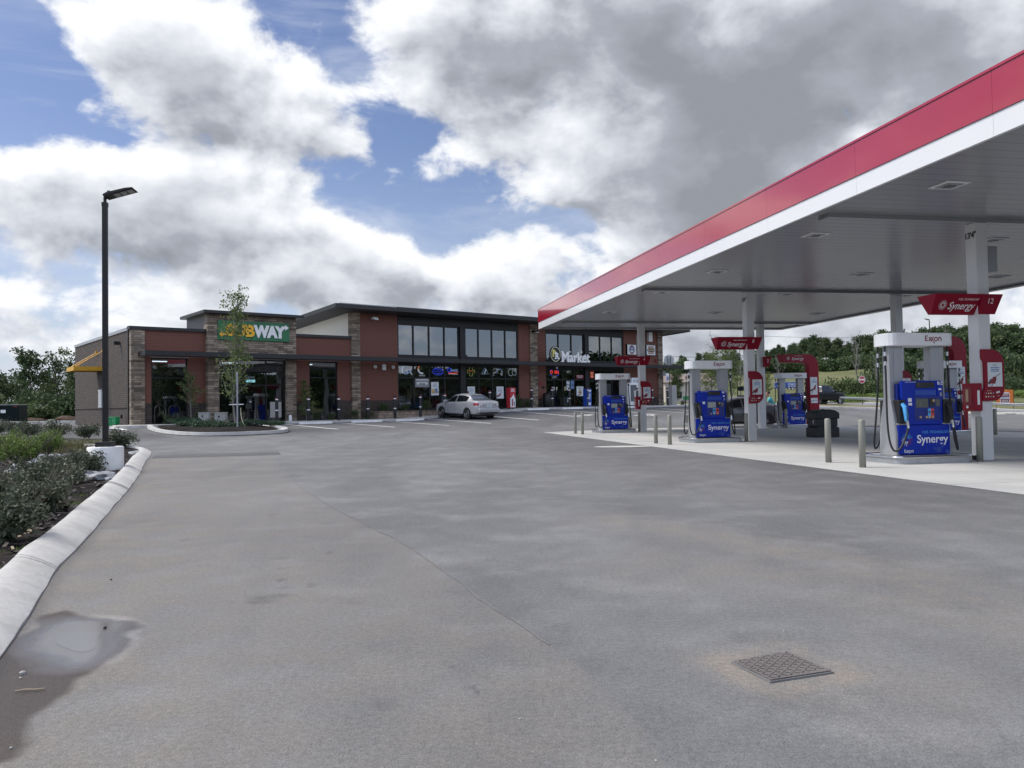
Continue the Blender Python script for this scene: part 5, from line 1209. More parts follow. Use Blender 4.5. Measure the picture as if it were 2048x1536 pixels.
def adpanel(i, lb, dx=0.0, base=0):
    a, b = COLS[i]; t = thing('advert_panel', lb, 'sign', kw(a + dx, b - .1355, 1.16), CYAW, 'rounded red advert panels on the columns')
    P = [(-.13, 0), (.10, 0)] + [(.10 + .26 * math.sin(R(q)), .26 - .26 * math.cos(R(q))) for q in (22, 45, 67, 90)] + [(.36, .75)] + [(.08 + .28 * math.cos(R(q)), .73 + .28 * math.sin(R(q))) for q in (15, 30, 45, 60, 75, 90)] + [(-.13, 1.01), (-.13, .83), (-.09, .79), (-.075, .74), (-.075, .27), (-.09, .21), (-.13, .18)]
    m = MB(); m.prism(P, 'y', -.07, -.004, 'exxon_red'); pn = m.build('panel', t, bevel=.006)
    m = MB(); m.box(-.02, .30, -.080, -.0705, .28, .75, 'card_white'); po = m.build('poster', pn)
    m = MB()
    lines(m, .13, .70, (.0,), y=-.083)
    for z, w_ in ((.70, .05), (.65, .10), (.615, .10), (.58, .10)): m.strip((.14 - w_, z), (.14 + w_ * .9, z), .018, -.082, 'print_sky' if z < .7 else 'print_grey')
    m.prism([(.0, .36), (.05, .40), (.09, .47), (.155, .475), (.165, .42), (.13, .335), (.06, .335)], 'y', -.084, -.081, 'maroon'); m.strip((-.015, .33), (.06, .42), .055, -.0835, 'hand_tone'); m.strip((.15, .47), (.25, .53), .012, -.084, 'print_brown'); m.strip((.07, .33), (.05, .28), .014, -.084, 'print_brown'); m.build('print', po)
    m = MB()
    for r_ in range(2):
        for c_ in range(4): m.disc((-.07 + c_ * .055, .15 - r_ * .065), .016, -.0725, 'cream' if (r_ + c_) % 3 else 'print_grey', 6)
    m.strip((-.05, .20), (.06, .20), .01, -.0725, 'print_tan'); m.strip((.16, .16), (.24, .18), .035, -.0725, 'sign_white'); m.strip((.18, .10), (.24, .10), .012, -.0725, 'print_tan'); m.build('symbols', pn)
adpanel(0, 'rounded red advert panel on the nearest column'); adpanel(1, 'rounded red advert panel on the middle column, before the grey car'); adpanel(2, 'rounded red advert panel on the far column beside the ice freezer'); adpanel(3, 'rounded red advert panel seen between the masts of the nearest pump')
def firebox(i, lb):
    a, b = COLS[i]; t = thing('extinguisher_box', lb, 'extinguisher box', kw(a - .135, b - .02, .97), CYAW, 'red extinguisher boxes')
    m = MB(); m.box(-.17, 0, -.17, .17, 0, .54, 'exxon_red'); c_ = m.build('case', t, bevel=.012)
    m = MB(); m.box(-.178, -.171, -.10, .13, .12, .46, 'maroon'); m.box(-.182, -.179, -.01, .06, .18, .42, 'print_tan'); m.lathe([(.03, -.186), (.03, -.179)], 'sign_white', 10, (0, .02, .08), 'x'); m.build('door', c_)
    m = MB(); m.box(-.12, -.07, -.178, -.171, .12, .40, 'sign_white'); m.build('label_strip', c_)
firebox(0, 'red extinguisher box with clear door on the nearest column'); firebox(2, 'red extinguisher box on the far column beside the ice freezer')
a, b = COLS[4]; t = thing('number_sign', 'small red number 2 sign on the farthest right column', 'sign', kw(a + .05, b - .136, 2.78), CYAW)
m = MB(); m.add([(-.02, -.22, .45), (.30, -.22, .45), (.30, -.01, .45), (-.02, -.01, .45), (-.02, -.12, 0), (.22, -.12, 0), (.22, -.01, 0), (-.02, -.01, 0)], [(0, 1, 2, 3), (7, 6, 5, 4), (0, 4, 5, 1), (1, 5, 6, 2), (2, 6, 7, 3), (3, 7, 4, 0)], 'exxon_red'); m.build('wedge', t)
m = MB(); textmb(m, '2', .06, -.21, .2, .2, 'sign_white', ext=.002); m.build('lettering', t)
# ---- tall red arches over the right row
def redarch(kx, kyv, lb):
    t = thing('arch_sign', lb, 'sign', kw(kx, kyv, .012), CYAW, 'curved red arch signs beside the right pumps')
    P = [(.25, 0), (.25, 2.80)] + [(-.27 + .52 * math.cos(R(q)), 2.80 + .53 * math.sin(R(q))) for q in (15, 30, 45, 60, 75, 90)] + [(-1.66, 3.33), (-1.53, 2.95), (-.50, 2.95)] + [(-.50 + .26 * math.sin(R(q)), 2.69 + .26 * math.cos(R(q))) for q in (22, 45, 67, 90)] + [(-.24, 0)]
    m = MB(); m.prism(P, 'y', -.16, .16, 'exxon_red'); b_ = m.build('body', t, bevel=.012)
    m = MB(); 
    for st, x, z, sz, sh in (('Synergy', -1.10, 3.07, .19, .25), ('FUEL TECHNOLOGY', -.95, 3.235, .045, .2)): textmb(m, st, x, -.163, z, sz, 'sign_white', ext=.001, shear=sh)
    burst(m, -1.26, 3.14, .08, -.164, pal_white, 10, 4); m.build('lettering', b_)
    m = MB(); m.box(-.19, .16, -.172, -.161, 1.48, 2.28, 'card_white'); m.box(-.17, .16, -.172, -.161, 1.10, 1.33, 'card_white'); po = m.build('poster', b_)
    m = MB()
    for z, w_ in ((2.18, .06), (2.10, .13), (2.05, .13)): m.strip((-w_, z), (w_, z), .022, -.174, 'print_sky')
    m.prism([(-.14, 1.66), (-.04, 1.78), (.04, 1.92), (.09, 1.90), (.05, 1.70), (-.05, 1.70)], 'y', -.178, -.173, 'maroon'); m.strip((-.19, 1.64), (-.08, 1.74), .07, -.1765, 'print_brown'); m.strip((.05, 1.92), (.16, 1.98), .016, -.176, 'print_brown'); m.strip((-.06, 1.70), (-.13, 1.52), .02, -.176, 'print_brown'); m.strip((-.15, 1.18), (-.03, 1.2), .03, -.176, 'print_brown'); m.strip((.0, 1.22), (.12, 1.22), .03, -.176, 'print_grey'); m.build('print', po)
    m = MB(); m.strip((-.14, .76), (.10, .76), .02, -.164, 'print_tan'); m.build('symbols', b_)
redarch(20.66, 33.4, 'curved red arch sign above the far right fuel pump, beside the black pickup'); redarch(20.25, 23.9, 'curved red arch sign half hidden behind the nearest column')

# ---- steel bollards on the pad
bm = MB(); bm.lathe([(.058, -.02), (.058, .83), (.05, .85), (.02, .86)], 'bollard_paint', 16); bm.smooth = True; BM = bm.mesh('bollard')
BO = [(9.09, 14.19, 'olive grey steel bollard left of the nearest pump, farther of two'), (8.95, 12.92, 'olive grey steel bollard left of the nearest pump, closest to the viewer'), (8.92, 22.84, 'olive grey steel bollard left of the looped hose pump, farther of two'), (8.98, 21.91, 'olive grey steel bollard left of the looped hose pump, nearer of two'),
      (9.03, 32.11, 'olive grey steel bollard left of the farthest pump, outer one'), (9.04, 31.1, 'olive grey steel bollard left of the farthest pump, inner one'), (12.07, 33.97, 'olive grey steel bollard right of the farthest pump, beside its panel'), (11.94, 32.45, 'olive grey steel bollard right of the farthest pump, against the column'),
      (11.78, 24.1, 'olive grey steel bollard right of the looped hose pump, farther of two'), (11.74, 22.6, 'olive grey steel bollard against the middle column'), (11.71, 13.30, 'olive grey steel bollard against the nearest column'), (20.6, 22.7, 'olive grey steel bollard standing alone right of the nearest column'),
      (18.42, 34.0, 'olive grey steel bollard right of the farthest column, by the grey car wheel'), (18.85, 32.6, 'olive grey steel bollard at the corner of the red arch island'), (19.9, 31.4, 'olive grey steel bollard peeking above the black waste bin')]
for a, b, lb in BO:
    o = obj('bollard', BM); o.location = kw(a, b, .012); o.rotation_euler = (0, 0, ru(0, 3)); tag(o, lb, 'bollard', 'steel bollards on the fuel pad')
# ---- black waste and squeegee station
t = thing('waste_bin', 'wide black plastic waste and squeegee bin with a domed lid on the pad', 'bin', kw(15.25, 24.1, .012), CYAW)
m = MB(); m.prism([(-.42, 0), (.42, 0), (.43, .06), (.43, .30), (.34, .36), (-.34, .36), (-.43, .30), (-.43, .06)], 'y', -.30, .30, 'black_plastic'); m.build('tub', t, bevel=.02)
m = MB(); m.box(-.385, .385, -.27, .27, .36, .66, 'black_plastic'); m.build('body', t, bevel=.015)
m = MB(); m.prism([(-.44, .60), (.44, .60), (.44, .78), (.41, .82), (.30, .88), (.12, .915), (-.12, .915), (-.30, .88), (-.41, .82), (-.44, .78)], 'y', -.31, .31, 'black_plastic'); m.build('lid', t, bevel=.03)
for s in (-1, 1):
    m = MB(); m.tube([(s * .36, -.1, .40), (s * .40, -.1, .50), (s * .36, -.1, .60)], .02, 'galvanised', 6); m.build('squeegee', t, True)

# ------------------------------------------------------------------ vehicles (nose at x = 0, tail at x = L, left side at -y)
def interp(xs, ys):
    xs = np.array(xs, float); ys = np.array(ys, float)
    def f(x):
        i = int(np.clip(np.searchsorted(xs, x) - 1, 0, len(xs) - 2)); t = (x - xs[i]) / (xs[i + 1] - xs[i]); t = min(1, max(0, t))
        def sl(k):
            if k <= 0 or k >= len(xs) - 1: return 0
            a = (ys[k] - ys[k - 1]) / (xs[k] - xs[k - 1]); b = (ys[k + 1] - ys[k]) / (xs[k + 1] - xs[k]); return 0 if a * b <= 0 else 2 * a * b / (a + b)
        h = xs[i + 1] - xs[i]; m0, m1 = sl(i) * h, sl(i + 1) * h
        return (2 * t ** 3 - 3 * t * t + 1) * ys[i] + (t ** 3 - 2 * t * t + t) * m0 + (-2 * t ** 3 + 3 * t * t) * ys[i + 1] + (t ** 3 - t * t) * m1
    return f
SEDAN = dict(L=4.54, belt=([0, .12, .5, 1.15, 1.6, 2.5, 3.3, 3.8, 4.2, 4.45, 4.54], [.60, .70, .80, .90, .93, .95, .99, 1.03, 1.03, .99, .90]),
             roof=([0, .12, .5, 1.10, 1.95, 2.4, 2.9, 3.3, 4.0, 4.12, 4.40, 4.54], [.62, .725, .84, .965, 1.40, 1.465, 1.455, 1.39, 1.10, 1.085, 1.06, .92]),
             wid=([0, .1, .35, .9, 1.6, 3.0, 3.8, 4.3, 4.47, 4.54], [.60, .73, .83, .875, .885, .885, .87, .82, .74, .68]),
             rw=([0, .5, 1.1, 1.95, 2.6, 3.3, 4.05, 4.54], [.55, .70, .74, .585, .575, .57, .70, .60]),
             low=([0, .3, .8, 3.8, 4.3, 4.54], [.26, .20, .22, .22, .27, .36]), wheels=(.92, 3.54), wr=.315, glass=((1.36, 2.30), (2.38, 3.42)), ws=(1.18, 1.93), rg=(3.36, 4.00))
PICKUP = dict(L=5.3, belt=([0, .1, .5, 1.3, 1.7, 3.4, 3.55, 5.1, 5.3], [.80, .95, 1.06, 1.12, 1.15, 1.17, 1.17, 1.17, 1.12]),
              roof=([0, .1, .5, 1.35, 2.05, 2.5, 3.3, 3.5, 3.62, 5.15, 5.3], [.82, .98, 1.10, 1.19, 1.75, 1.82, 1.80, 1.70, 1.19, 1.18, 1.14]),
              wid=([0, .15, .5, 1.5, 4.8, 5.2, 5.3], [.70, .84, .92, .94, .94, .92, .88]), rw=([0, .5, 1.35, 2.05, 3.3, 3.6, 5.3], [.66, .78, .82, .66, .66, .84, .82]),
              low=([0, .3, .8, 4.6, 5.3], [.45, .38, .36, .38, .5]), wheels=(.98, 4.2), wr=.385, glass=((1.62, 2.42), (2.52, 3.30)), ws=(1.42, 2.02), rg=(3.45, 3.58))
def vehicle(name, label, cat, spec, paint, loc, rz, pick=False):
    t = thing(name, label, cat, loc, rz); L_ = spec['L']; F = {k: interp(*spec[k]) for k in ('belt', 'roof', 'wid', 'rw', 'low')}
    def section(x):
        b, r_, w_, q, lo = F['belt'](x), F['roof'](x), F['wid'](x), F['rw'](x), F['low'](x); r_ = max(r_, b + .012)
        return [(0, lo), (w_ * .80, lo), (w_ * .955, lo + .07), (w_ * .99, lo + .22), (w_, (lo + b) * .52 + .04), (w_ * .985, b - .09), (w_ * .955, b - .015), (w_ * .945, b), (q * 1.03, r_ - max(.012, min(.085, (r_ - b) * .35))), (q * .93, r_ - min(.03, (r_ - b) * .2)), (q * .5, r_ - .004), (0, r_)]
    m = MB(); NX = 96; rows = []
    for i in range(NX + 1):
        x = L_ * i / NX; s = section(x); rows.append([(x, -y, z) for y, z in s] + [(x, y, z) for y, z in s[-2:0:-1]])
    k = len(rows[0]); m.add([p for r_ in rows for p in r_], [(i * k + j, i * k + (j + 1) % k, (i + 1) * k + (j + 1) % k, (i + 1) * k + j) for i in range(NX) for j in range(k)] + [tuple(range(k)), tuple(NX * k + j for j in range(k - 1, -1, -1))], paint)
    body = m.build('body', t, True)
    def patch(nm, x0, x1, s0, s1, side, mat, parent=t, idx=(7, 8), nx=16, ns=4, off=.007, slope=None):
        m = MB(); P = []
        for i in range(nx + 1):
            for j in range(ns + 1):
                sv = s0 + (s1 - s0) * j / ns; x = x0 + (x1 - x0) * i / nx + ((slope or 0) * sv); sec = section(x); a, b = sec[idx[0]], sec[idx[1]]
                y, z = a[0] + (b[0] - a[0]) * sv + off, a[1] + (b[1] - a[1]) * sv + off * .5
                P.append((x, side * y, z))
        f = [(i * (ns + 1) + j, (i + 1) * (ns + 1) + j, (i + 1) * (ns + 1) + j + 1, i * (ns + 1) + j + 1) for i in range(nx) for j in range(ns)]
        m.add(P, f if side < 0 else [q[::-1] for q in f], mat); return m.build(nm, parent, True)
    for side in (-1, 1):
        for x0, x1 in spec['glass']: patch('side_window', x0, x1, .06, .93, side, 'car_glass')
    def cross(nm, x0, x1, mat, off=.008, wfac=.93, nx=12, ny=12):
        m = MB(); P = []
        for i in range(nx + 1):
            x = x0 + (x1 - x0) * i / nx; sec = section(x); pts = [(-sec[8][0], sec[8][1]), (-sec[9][0], sec[9][1]), (-sec[10][0], sec[10][1]), (0, sec[11][1]), (sec[10][0], sec[10][1]), (sec[9][0], sec[9][1]), (sec[8][0], sec[8][1])]
            ys = [p[0] for p in pts]; zs = [p[1] for p in pts]
            for j in range(ny + 1):
                y = ys[0] * wfac + (ys[-1] - ys[0]) * wfac * j / ny; z = float(np.interp(y, ys, zs)); P.append((x, y, z + off))
        m.add(P, [(i * (ny + 1) + j, (i + 1) * (ny + 1) + j, (i + 1) * (ny + 1) + j + 1, i * (ny + 1) + j + 1) for i in range(nx) for j in range(ny)], mat); return m.build(nm, t, True)
    cross('windscreen', *spec['ws'], 'car_glass'); cross('rear_window', *spec['rg'], 'car_glass_rear')
    # trim lines between doors
    m = MB()
    for x in (spec['glass'][0][1] + .04, spec['glass'][1][1] + .03, spec['glass'][0][0] - .05):
        for side in (-1, 1):
            for a, b in ((3, 4), (4, 5), (5, 6)):
                s0, s1 = section(x)[a], section(x)[b]; m.quad((x - .006, side * (s0[0] + .002), s0[1]), (x + .006, side * (s0[0] + .002), s0[1]), (x + .006, side * (s1[0] + .002), s1[1]), (x - .006, side * (s1[0] + .002), s1[1]), 'black_plastic')
    m.build('door_gap', t)
    for side in (-1, 1):
        for x in (spec['glass'][0][1] - .12, spec['glass'][1][1] - .16):
            w_ = F['wid'](x); b = F['belt'](x); m = MB(); m.box(x - .10, x + .08, *sorted((side * (w_ * .985 - .01), side * (w_ * .99 + .03))), b - .125, b - .09, paint); m.build('door_handle', t, bevel=.008)
        x = spec['glass'][0][0] + .05; w_ = F['wid'](x); b = F['belt'](x); m = MB(); m.box(x - .06, x + .08, *sorted((side * (w_ * .93), side * (w_ + .20))), b + .01, b + .15, paint); m.build('mirror', t, bevel=.03)
    # arches, wheels
    wr = spec['wr']; side_w = F['wid'](spec['wheels'][0])
    for x in spec['wheels']:
        for side in (-1, 1):
            y0 = F['wid'](x) - .012
            m = MB(); n = 24; R0 = wr + .055
            m.add([(x + R0 * math.cos(2 * PI * j / n), side * (y0 + .016), wr + R0 * math.sin(2 * PI * j / n) * .98) for j in range(n)], [tuple(range(n)) if side > 0 else tuple(range(n - 1, -1, -1))], 'black_plastic'); m.build('wheel_arch', t)
            m = MB(); prof = [(wr * .62, y0 - .17), (wr * .97, y0 - .17), (wr, y0 - .14), (wr, y0 - .01), (wr * .96, y0 + .028), (wr * .70, y0 + .03), (wr * .66, y0 + .02)]
            m.lathe([(r_, side * h) for r_, h in prof], 'rubber', 28, (x, 0, wr), 'y'); wl_ = m.build('wheel', t, True)
            m = MB(); m.lathe([(wr * .68, side * (y0 + .018)), (wr * .64, side * (y0 + .026)), (wr * .60, side * (y0 + .005))], 'steel', 28, (x, 0, wr), 'y', cap=False)
            m.add([(x + wr * .62 * math.cos(2 * PI * j / 20), side * (y0 + .004), wr + wr * .62 * math.sin(2 * PI * j / 20)) for j in range(20)], [tuple(range(20))], 'black_plastic')
            for q in range(7):
                a = 2 * PI * q / 7 + .3; ca, sa = math.cos(a), math.sin(a); p = []
                for rr_, ww in ((.10, .055), (.62, .085)):
                    for s in (-1, 1): p.append((x + wr * (rr_ * ca - s * ww * sa), side * (y0 + .016 + .008 * (rr_ < .3)), wr + wr * (rr_ * sa + s * ww * ca)))
                m.add(p, [(0, 1, 3, 2)], 'steel')
            m.add([(x + wr * .15 * math.cos(2 * PI * j / 12), side * (y0 + .027), wr + wr * .15 * math.sin(2 * PI * j / 12)) for j in range(12)], [tuple(range(12))], 'galvanised'); m.build('rim', wl_)
    # lights, plates, bumpers
    zt = F['belt'](L_ - .1)
    for side in (-1, 1):
        m = MB(); P = []
        for i in range(7):
            x = L_ - .42 + .36 * i / 6; sec = section(x); w_ = sec[5][0]
            P += [(x, side * (w_ + .012), zt - .20 + .02 * (6 - i) / 6), (x, side * (w_ + .004), zt - .05 - .015 * (6 - i) / 6)]
        sec = section(L_ - .05); P += [(L_ - .02, side * sec[5][0] * .90, zt - .19), (L_ - .03, side * sec[5][0] * .90, zt - .05), (L_ + .016, side * .44, zt - .20), (L_ + .006, side * .44, zt - .07)]
        n = len(P) // 2; f = [(2 * i, 2 * i + 2, 2 * i + 3, 2 * i + 1) for i in range(n - 1)]; m.add(P, f, 'tail_red'); tl = m.build('tail_light', t, True)
        m = MB(); m.quad((L_ + .021, side * .48, zt - .17), (L_ + .005, side * .63, zt - .165), (L_ - .004, side * .63, zt - .10), (L_ + .012, side * .48, zt - .10), 'lens_clear'); m.build('reverse_lens', tl)
        m = MB(); sec = section(.12); m.quad((.10, side * (F['wid'](.10) + .012), .64), (.42, side * (F['wid'](.42) + .012), .72), (.40, side * (F['wid'](.40) + .006), .79), (.06, side * (F['wid'](.06) + .006), .70), 'lens_clear'); m.build('headlight', t)
    m = MB(); zb = .70 if not pick else .82; m.box(L_ - .02, L_ + .022, -.17, .17, zb, zb + .15, 'card_white'); pl = m.build('number_plate', t)
    m = MB(); m.box(L_ + .0225, L_ + .026, -.13, .13, zb + .045, zb + .10, 'print_grey'); m.build('plate_print', pl)
    m = MB(); zl = F['low'](L_ - .05)
    m.prism([(L_ - .35, zl + .02), (L_ + .045, zl + .06), (L_ + .055, zl + .22), (L_ + .01, zl + .30), (L_ - .3, zl + .30)], 'y', -F['wid'](L_ - .1) * .97, F['wid'](L_ - .1) * .97, paint if not pick else 'galvanised'); m.build('rear_bumper', t, bevel=.03)
    m = MB(); m.box(L_ - .2, L_ + .01, -.6, .6, zl - .02, zl + .06, 'black_plastic'); m.box(.5, L_ - .4, -.7, .7, .17, .24, 'black_plastic'); m.build('underside', t)
    m = MB(); m.strip((-.25, zt - .035), (.25, zt - .035), .02, 0, 'galvanised'); o = m.build('boot_trim', t); o.rotation_euler = (0, 0, PI / 2); o.location = (L_ + .013, 0, 0)
    if pick:
        m = MB(); m.box(3.66, 5.2, -.78, .78, 1.186, 1.20, 'black_plastic'); m.build('bed_cover', t)
    return t
p = bw(17.62, -5.35)
vehicle('silver_car', 'silver sedan parked nose-in at the shop kerb, seen from the rear left', 'car', SEDAN, 'silver_car', (bw(17.66, -1.78).x, bw(17.66, -1.78).y, .50), BYAW - PI / 2)
car = bpy.data.objects['silver_car']; car.rotation_euler = (0, R(2.3), BYAW - PI / 2)
car.location.z = .612
gq = at_depth(1553, 852, 39.6)
vehicle('grey_car', 'dark grey sedan stopped behind the middle column, with a white hood reflection', 'car', SEDAN, 'grey_car', kw(15.7, 35.85, .0), CYAW)
tq = gnd(1600, 806)
vehicle('black_pickup', 'black pickup truck driving past beyond the red arch sign', 'pickup', PICKUP, 'black_car', (31.1, 76.5, g(30, 75) - .02), PI + R(32), True)

# ------------------------------------------------------------------ blue box trailer on the far grass
def trailer():
    d = 175; y = d; p = at_depth(1575, 777, y); x = p.x; z = g(x, y)
    t = thing('box_trailer', 'blue box trailer with white church lettering on the far grass slope', 'trailer', (x, y, z), R(-4))
    s = 48 * d / FPX / 2
    m = MB(); m.prism([(-s, .42), (s, .42), (s, 1.75), (-s, 1.75)], 'y', -.8, .8, 'sign_blue'); m.build('body', t, bevel=.03)
    m = MB(); m.box(-s, s, -.82, .82, 1.752, 1.82, 'card_white'); m.box(-s * .55, -s * .50, -.81, -.801, .5, 1.7, 'card_white'); m.build('trim', t)
    m = MB(); textmb(m, 'Church', -s * .05, -.81, 1.15, .62, 'sign_white', ext=.002, off=.01); textmb(m, 'of Christ', -s * .05, -.81, .62, .62, 'sign_white', ext=.002, off=.01); m.build('lettering', t)
    for xx in (.15, .85):
        m = MB(); m.lathe([(.28, -.85), (.30, -.80), (.30, -.6)], 'rubber', 16, (xx, 0, .28), 'y'); w_ = m.build('wheel', t, True); m = MB(); m.disc((xx, .28), .18, -.856, 'sign_white', 14); m.build('rim', w_)
    m = MB(); m.tube([(-s, 0, .45), (-s - .9, 0, .45)], .05, 'black_metal', 6); m.box(-.4, 1.4, -.83, -.805, .36, .62, 'black_metal'); m.build('drawbar', t)
trailer()

# ------------------------------------------------------------------ the person fuelling the grey car
def skin(name, joints, bones, mat, parent=None, sub=1):
    me = bpy.data.meshes.new(name); me.from_pydata([j[:3] for j in joints], bones, []); o = obj(name, me, parent)
    o.modifiers.new('skin', 'SKIN').use_smooth_shade = True
    for k, j in enumerate(joints): me.skin_vertices[0].data[k].radius = (j[3], j[3] * (j[4] if len(j) > 4 else 1))
    me.skin_vertices[0].data[0].use_root = True
    s = o.modifiers.new('sub', 'SUBSURF'); s.levels = s.render_levels = sub
    me.materials.append(M(mat)); return o
pp = kw(20.75, 37.05, 0)
per = thing('person', 'person with short dark hair in a loose teal top bending by the grey car', 'person', (pp.x, pp.y, .0), CYAW + R(62))
J = [(0, 0, .92, .13, .8), (0, .03, 1.08, .125, .8), (0, .10, 1.24, .135, .75), (0, .17, 1.36, .10, .8), (0, .22, 1.42, .05), (0, .26, 1.49, .055),     # pelvis..neck
     (.10, 0, .86, .09), (.11, .04, .48, .065), (.11, .0, .09, .045), (.11, .12, .04, .04), (-.10, 0, .86, .09), (-.11, .08, .48, .065), (-.11, .02, .09, .045), (-.11, .14, .04, .04),
     (.19, .17, 1.34, .06), (.25, .27, 1.10, .045), (.20, .45, 1.00, .035), (.19, .52, .98, .03), (-.19, .17, 1.34, .06), (-.24, .30, 1.12, .045), (-.16, .48, 1.05, .035), (-.14, .55, 1.04, .03),
     (0, .27, 1.56, .085, 1.05), (0, .285, 1.64, .085, 1.05), (0, .28, 1.70, .05)]
Bn = [(0, 1), (1, 2), (2, 3), (3, 4), (4, 5), (0, 6), (6, 7), (7, 8), (8, 9), (0, 10), (10, 11), (11, 12), (12, 13), (3, 14), (14, 15), (15, 16), (16, 17), (3, 18), (18, 19), (19, 20), (20, 21), (5, 22), (22, 23), (23, 24)]
skin('body', J, Bn, 'skin', per, 2)
sh = [(0, -.01, .82, .185, .72), (0, .02, 1.05, .165, .75), (0, .10, 1.24, .172, .72), (0, .165, 1.355, .125, .8), (0, .19, 1.40, .08), (.20, .17, 1.335, .088), (.245, .25, 1.15, .078), (-.20, .17, 1.335, .088), (-.235, .27, 1.17, .078)]
skin('shirt', sh, [(0, 1), (1, 2), (2, 3), (3, 4), (3, 5), (5, 6), (3, 7), (7, 8)], 'teal_shirt', per, 2)
skin('trousers', [(0, 0, .90, .145, .8), (.10, 0, .84, .108), (.11, .04, .48, .082), (.11, .0, .13, .068), (-.10, 0, .84, .108), (-.11, .08, .48, .082), (-.11, .02, .13, .068)], [(0, 1), (1, 2), (2, 3), (0, 4), (4, 5), (5, 6)], 'jeans', per, 2)
skin('hair', [(0, .215, 1.58, .090), (0, .225, 1.66, .108), (0, .255, 1.735, .102)], [(0, 1), (1, 2)], 'hair', per, 2)
m = MB()
for s in (-1, 1): m.cbox((s * .033, .362, 1.655), (.010, .006, .006), 'black_plastic')
m.prism([(.36, 1.645), (.395, 1.612), (.36, 1.605)], 'x', -.012, .012, 'skin'); m.cbox((0, .355, 1.58), (.024, .006, .005), 'maroon')
for s in (-1, 1): m.cbox((s * .092, .27, 1.63), (.010, .02, .032), 'skin')
m.build('face', per)
for s, hx, hy, hz in ((1, .19, .53, .975), (-1, -.14, .56, 1.035)):
    for k in range(4):
        l = (.070, .078, .074, .06)[k]; x = hx + (k - 1.5) * .019
        m = MB(); m.tube([(x, hy, hz), (x, hy + l * .5, hz - .008), (x, hy + l * .8, hz - .03), (x, hy + l * .75, hz - .05)], [.010, .009, .008, .006], 'skin', 6); m.build('finger', per, True)
    m = MB(); m.tube([(hx - s * .03, hy - .02, hz), (hx - s * .055, hy + .015, hz - .01), (hx - s * .05, hy + .045, hz - .02)], [.011, .010, .008], 'skin', 6); m.build('thumb', per, True)

# ------------------------------------------------------------------ lamp poles
def lamp(name, label, x, y, zb, h, rz, base, scale=1.0):
    t = thing(name, label, 'lamp post', (x, y, zb), rz)
    z0 = 0
    if base:
        m = MB(); m.lathe([(.335, -.15), (.335, .50), (.322, .52), (.05, .522)], 'white_marking', 36); m.build('concrete_base', t, True); z0 = .52
        m = MB(); m.box(-.15, .15, -.15, .15, z0 + .002, z0 + .10, 'pole_paint'); m.build('base_cover', t, bevel=.01)
    w_ = .047
    m = MB(); m.box(-w_, w_, -w_, w_, z0, h, 'pole_paint'); m.build('pole', t, bevel=.008)
    m = MB(); m.box(-w_ - .004, w_ + .004, -w_ - .004, w_ + .004, h - .06, h + .02, 'pole_paint'); m.tube([(0, 0, h), (0, 0, h + .13)], .03, 'pole_paint', 10); m.tube([(0, 0, h + .11), (.10, 0, h + .15)], .035, 'pole_paint', 10); m.build('bracket', t, True)
    m = MB(); a = R(17); P = [(.02, .0), (.62, .0), (.60, .035), (.45, .06), (.10, .07), (.02, .05)]
    P = [(x_ * math.cos(a) - z_ * math.sin(a), h + .10 + x_ * math.sin(a) + z_ * math.cos(a)) for x_, z_ in P]; m.prism(P, 'y', -.17, .17, 'pole_paint'); hd = m.build('head', t, bevel=.012)
    m = MB()
    for k in range(3):
        x0, x1 = .20 + k * .135, .31 + k * .135
        m.add([((x_ * math.cos(a) + .004 * math.sin(a)), y_, h + .10 + x_ * math.sin(a) - .004 * math.cos(a)) for x_, y_ in ((x0, -.13), (x1, -.13), (x1, .13), (x0, .13))], [(0, 1, 2, 3)], 'utility_beige')
    m.build('led_panel', hd)
    m = MB(); m.box(.05, .10, -.03, .03, h + .20, h + .26, 'pole_paint'); m.build('sensor', t)
    return t
lq = onz(222, 946, 0); lp_ = at_depth(209, 905, 16.1)
lamp('lamp_post', 'tall dark lamp post on a white round concrete base in the planting bed', lp_.x + .02, 16.1, .0, 5.42, R(8), True)
lamp('lamp_post', 'distant dark lamp post beyond the canopy, lit head turned left', 51.7, 99, g(51.7, 99) - .3, 10.0, PI, False)

# ------------------------------------------------------------------ signs, rails and boxes beyond
def post_sign(name, label, px, pyb, draw, h, mat='pole_paint', r=.03, rz=0, cat='sign', at=None):
    p = gnd(px, pyb) if at is None else Vector((at[0], at[1], 0)); t = thing(name, label, cat, (p.x, p.y, g(p.x, p.y)), rz)
    m = MB(); m.tube([(0, 0, -.1), (0, 0, h)], r, mat, 8); m.build('post', t, True); draw(t, p); return t
def dne(t, p):
    k = p.y / FPX; r_ = 6.3 * k * 1.05; z = 2.35
    m = MB(); n = 26; m.prism([(r_ * math.cos(2 * PI * j / n), z + r_ * 1.12 * math.sin(2 * PI * j / n)) for j in range(n)], 'y', -.05, -.03, 'sign_white'); f = m.build('plate', t)
    m = MB(); m.disc((0, z), r_ * .88, -.0515, 'red_paint', 26, r_ * 1.0); m.strip((-r_ * .75, z), (r_ * .75, z), r_ * .55, -.053, 'sign_white'); textmb(m, 'DO NOT', 0, -.055, z + .02, .10, 'red_paint', ext=.001, align='CENTER'); textmb(m, 'ENTER', 0, -.055, z - .10, .10, 'red_paint', ext=.001, align='CENTER'); m.build('print', f)
post_sign('no_entry_sign', 'red and white do not enter sign on a dark post by the guard rail', 1725, 808.5, dne, 2.4)
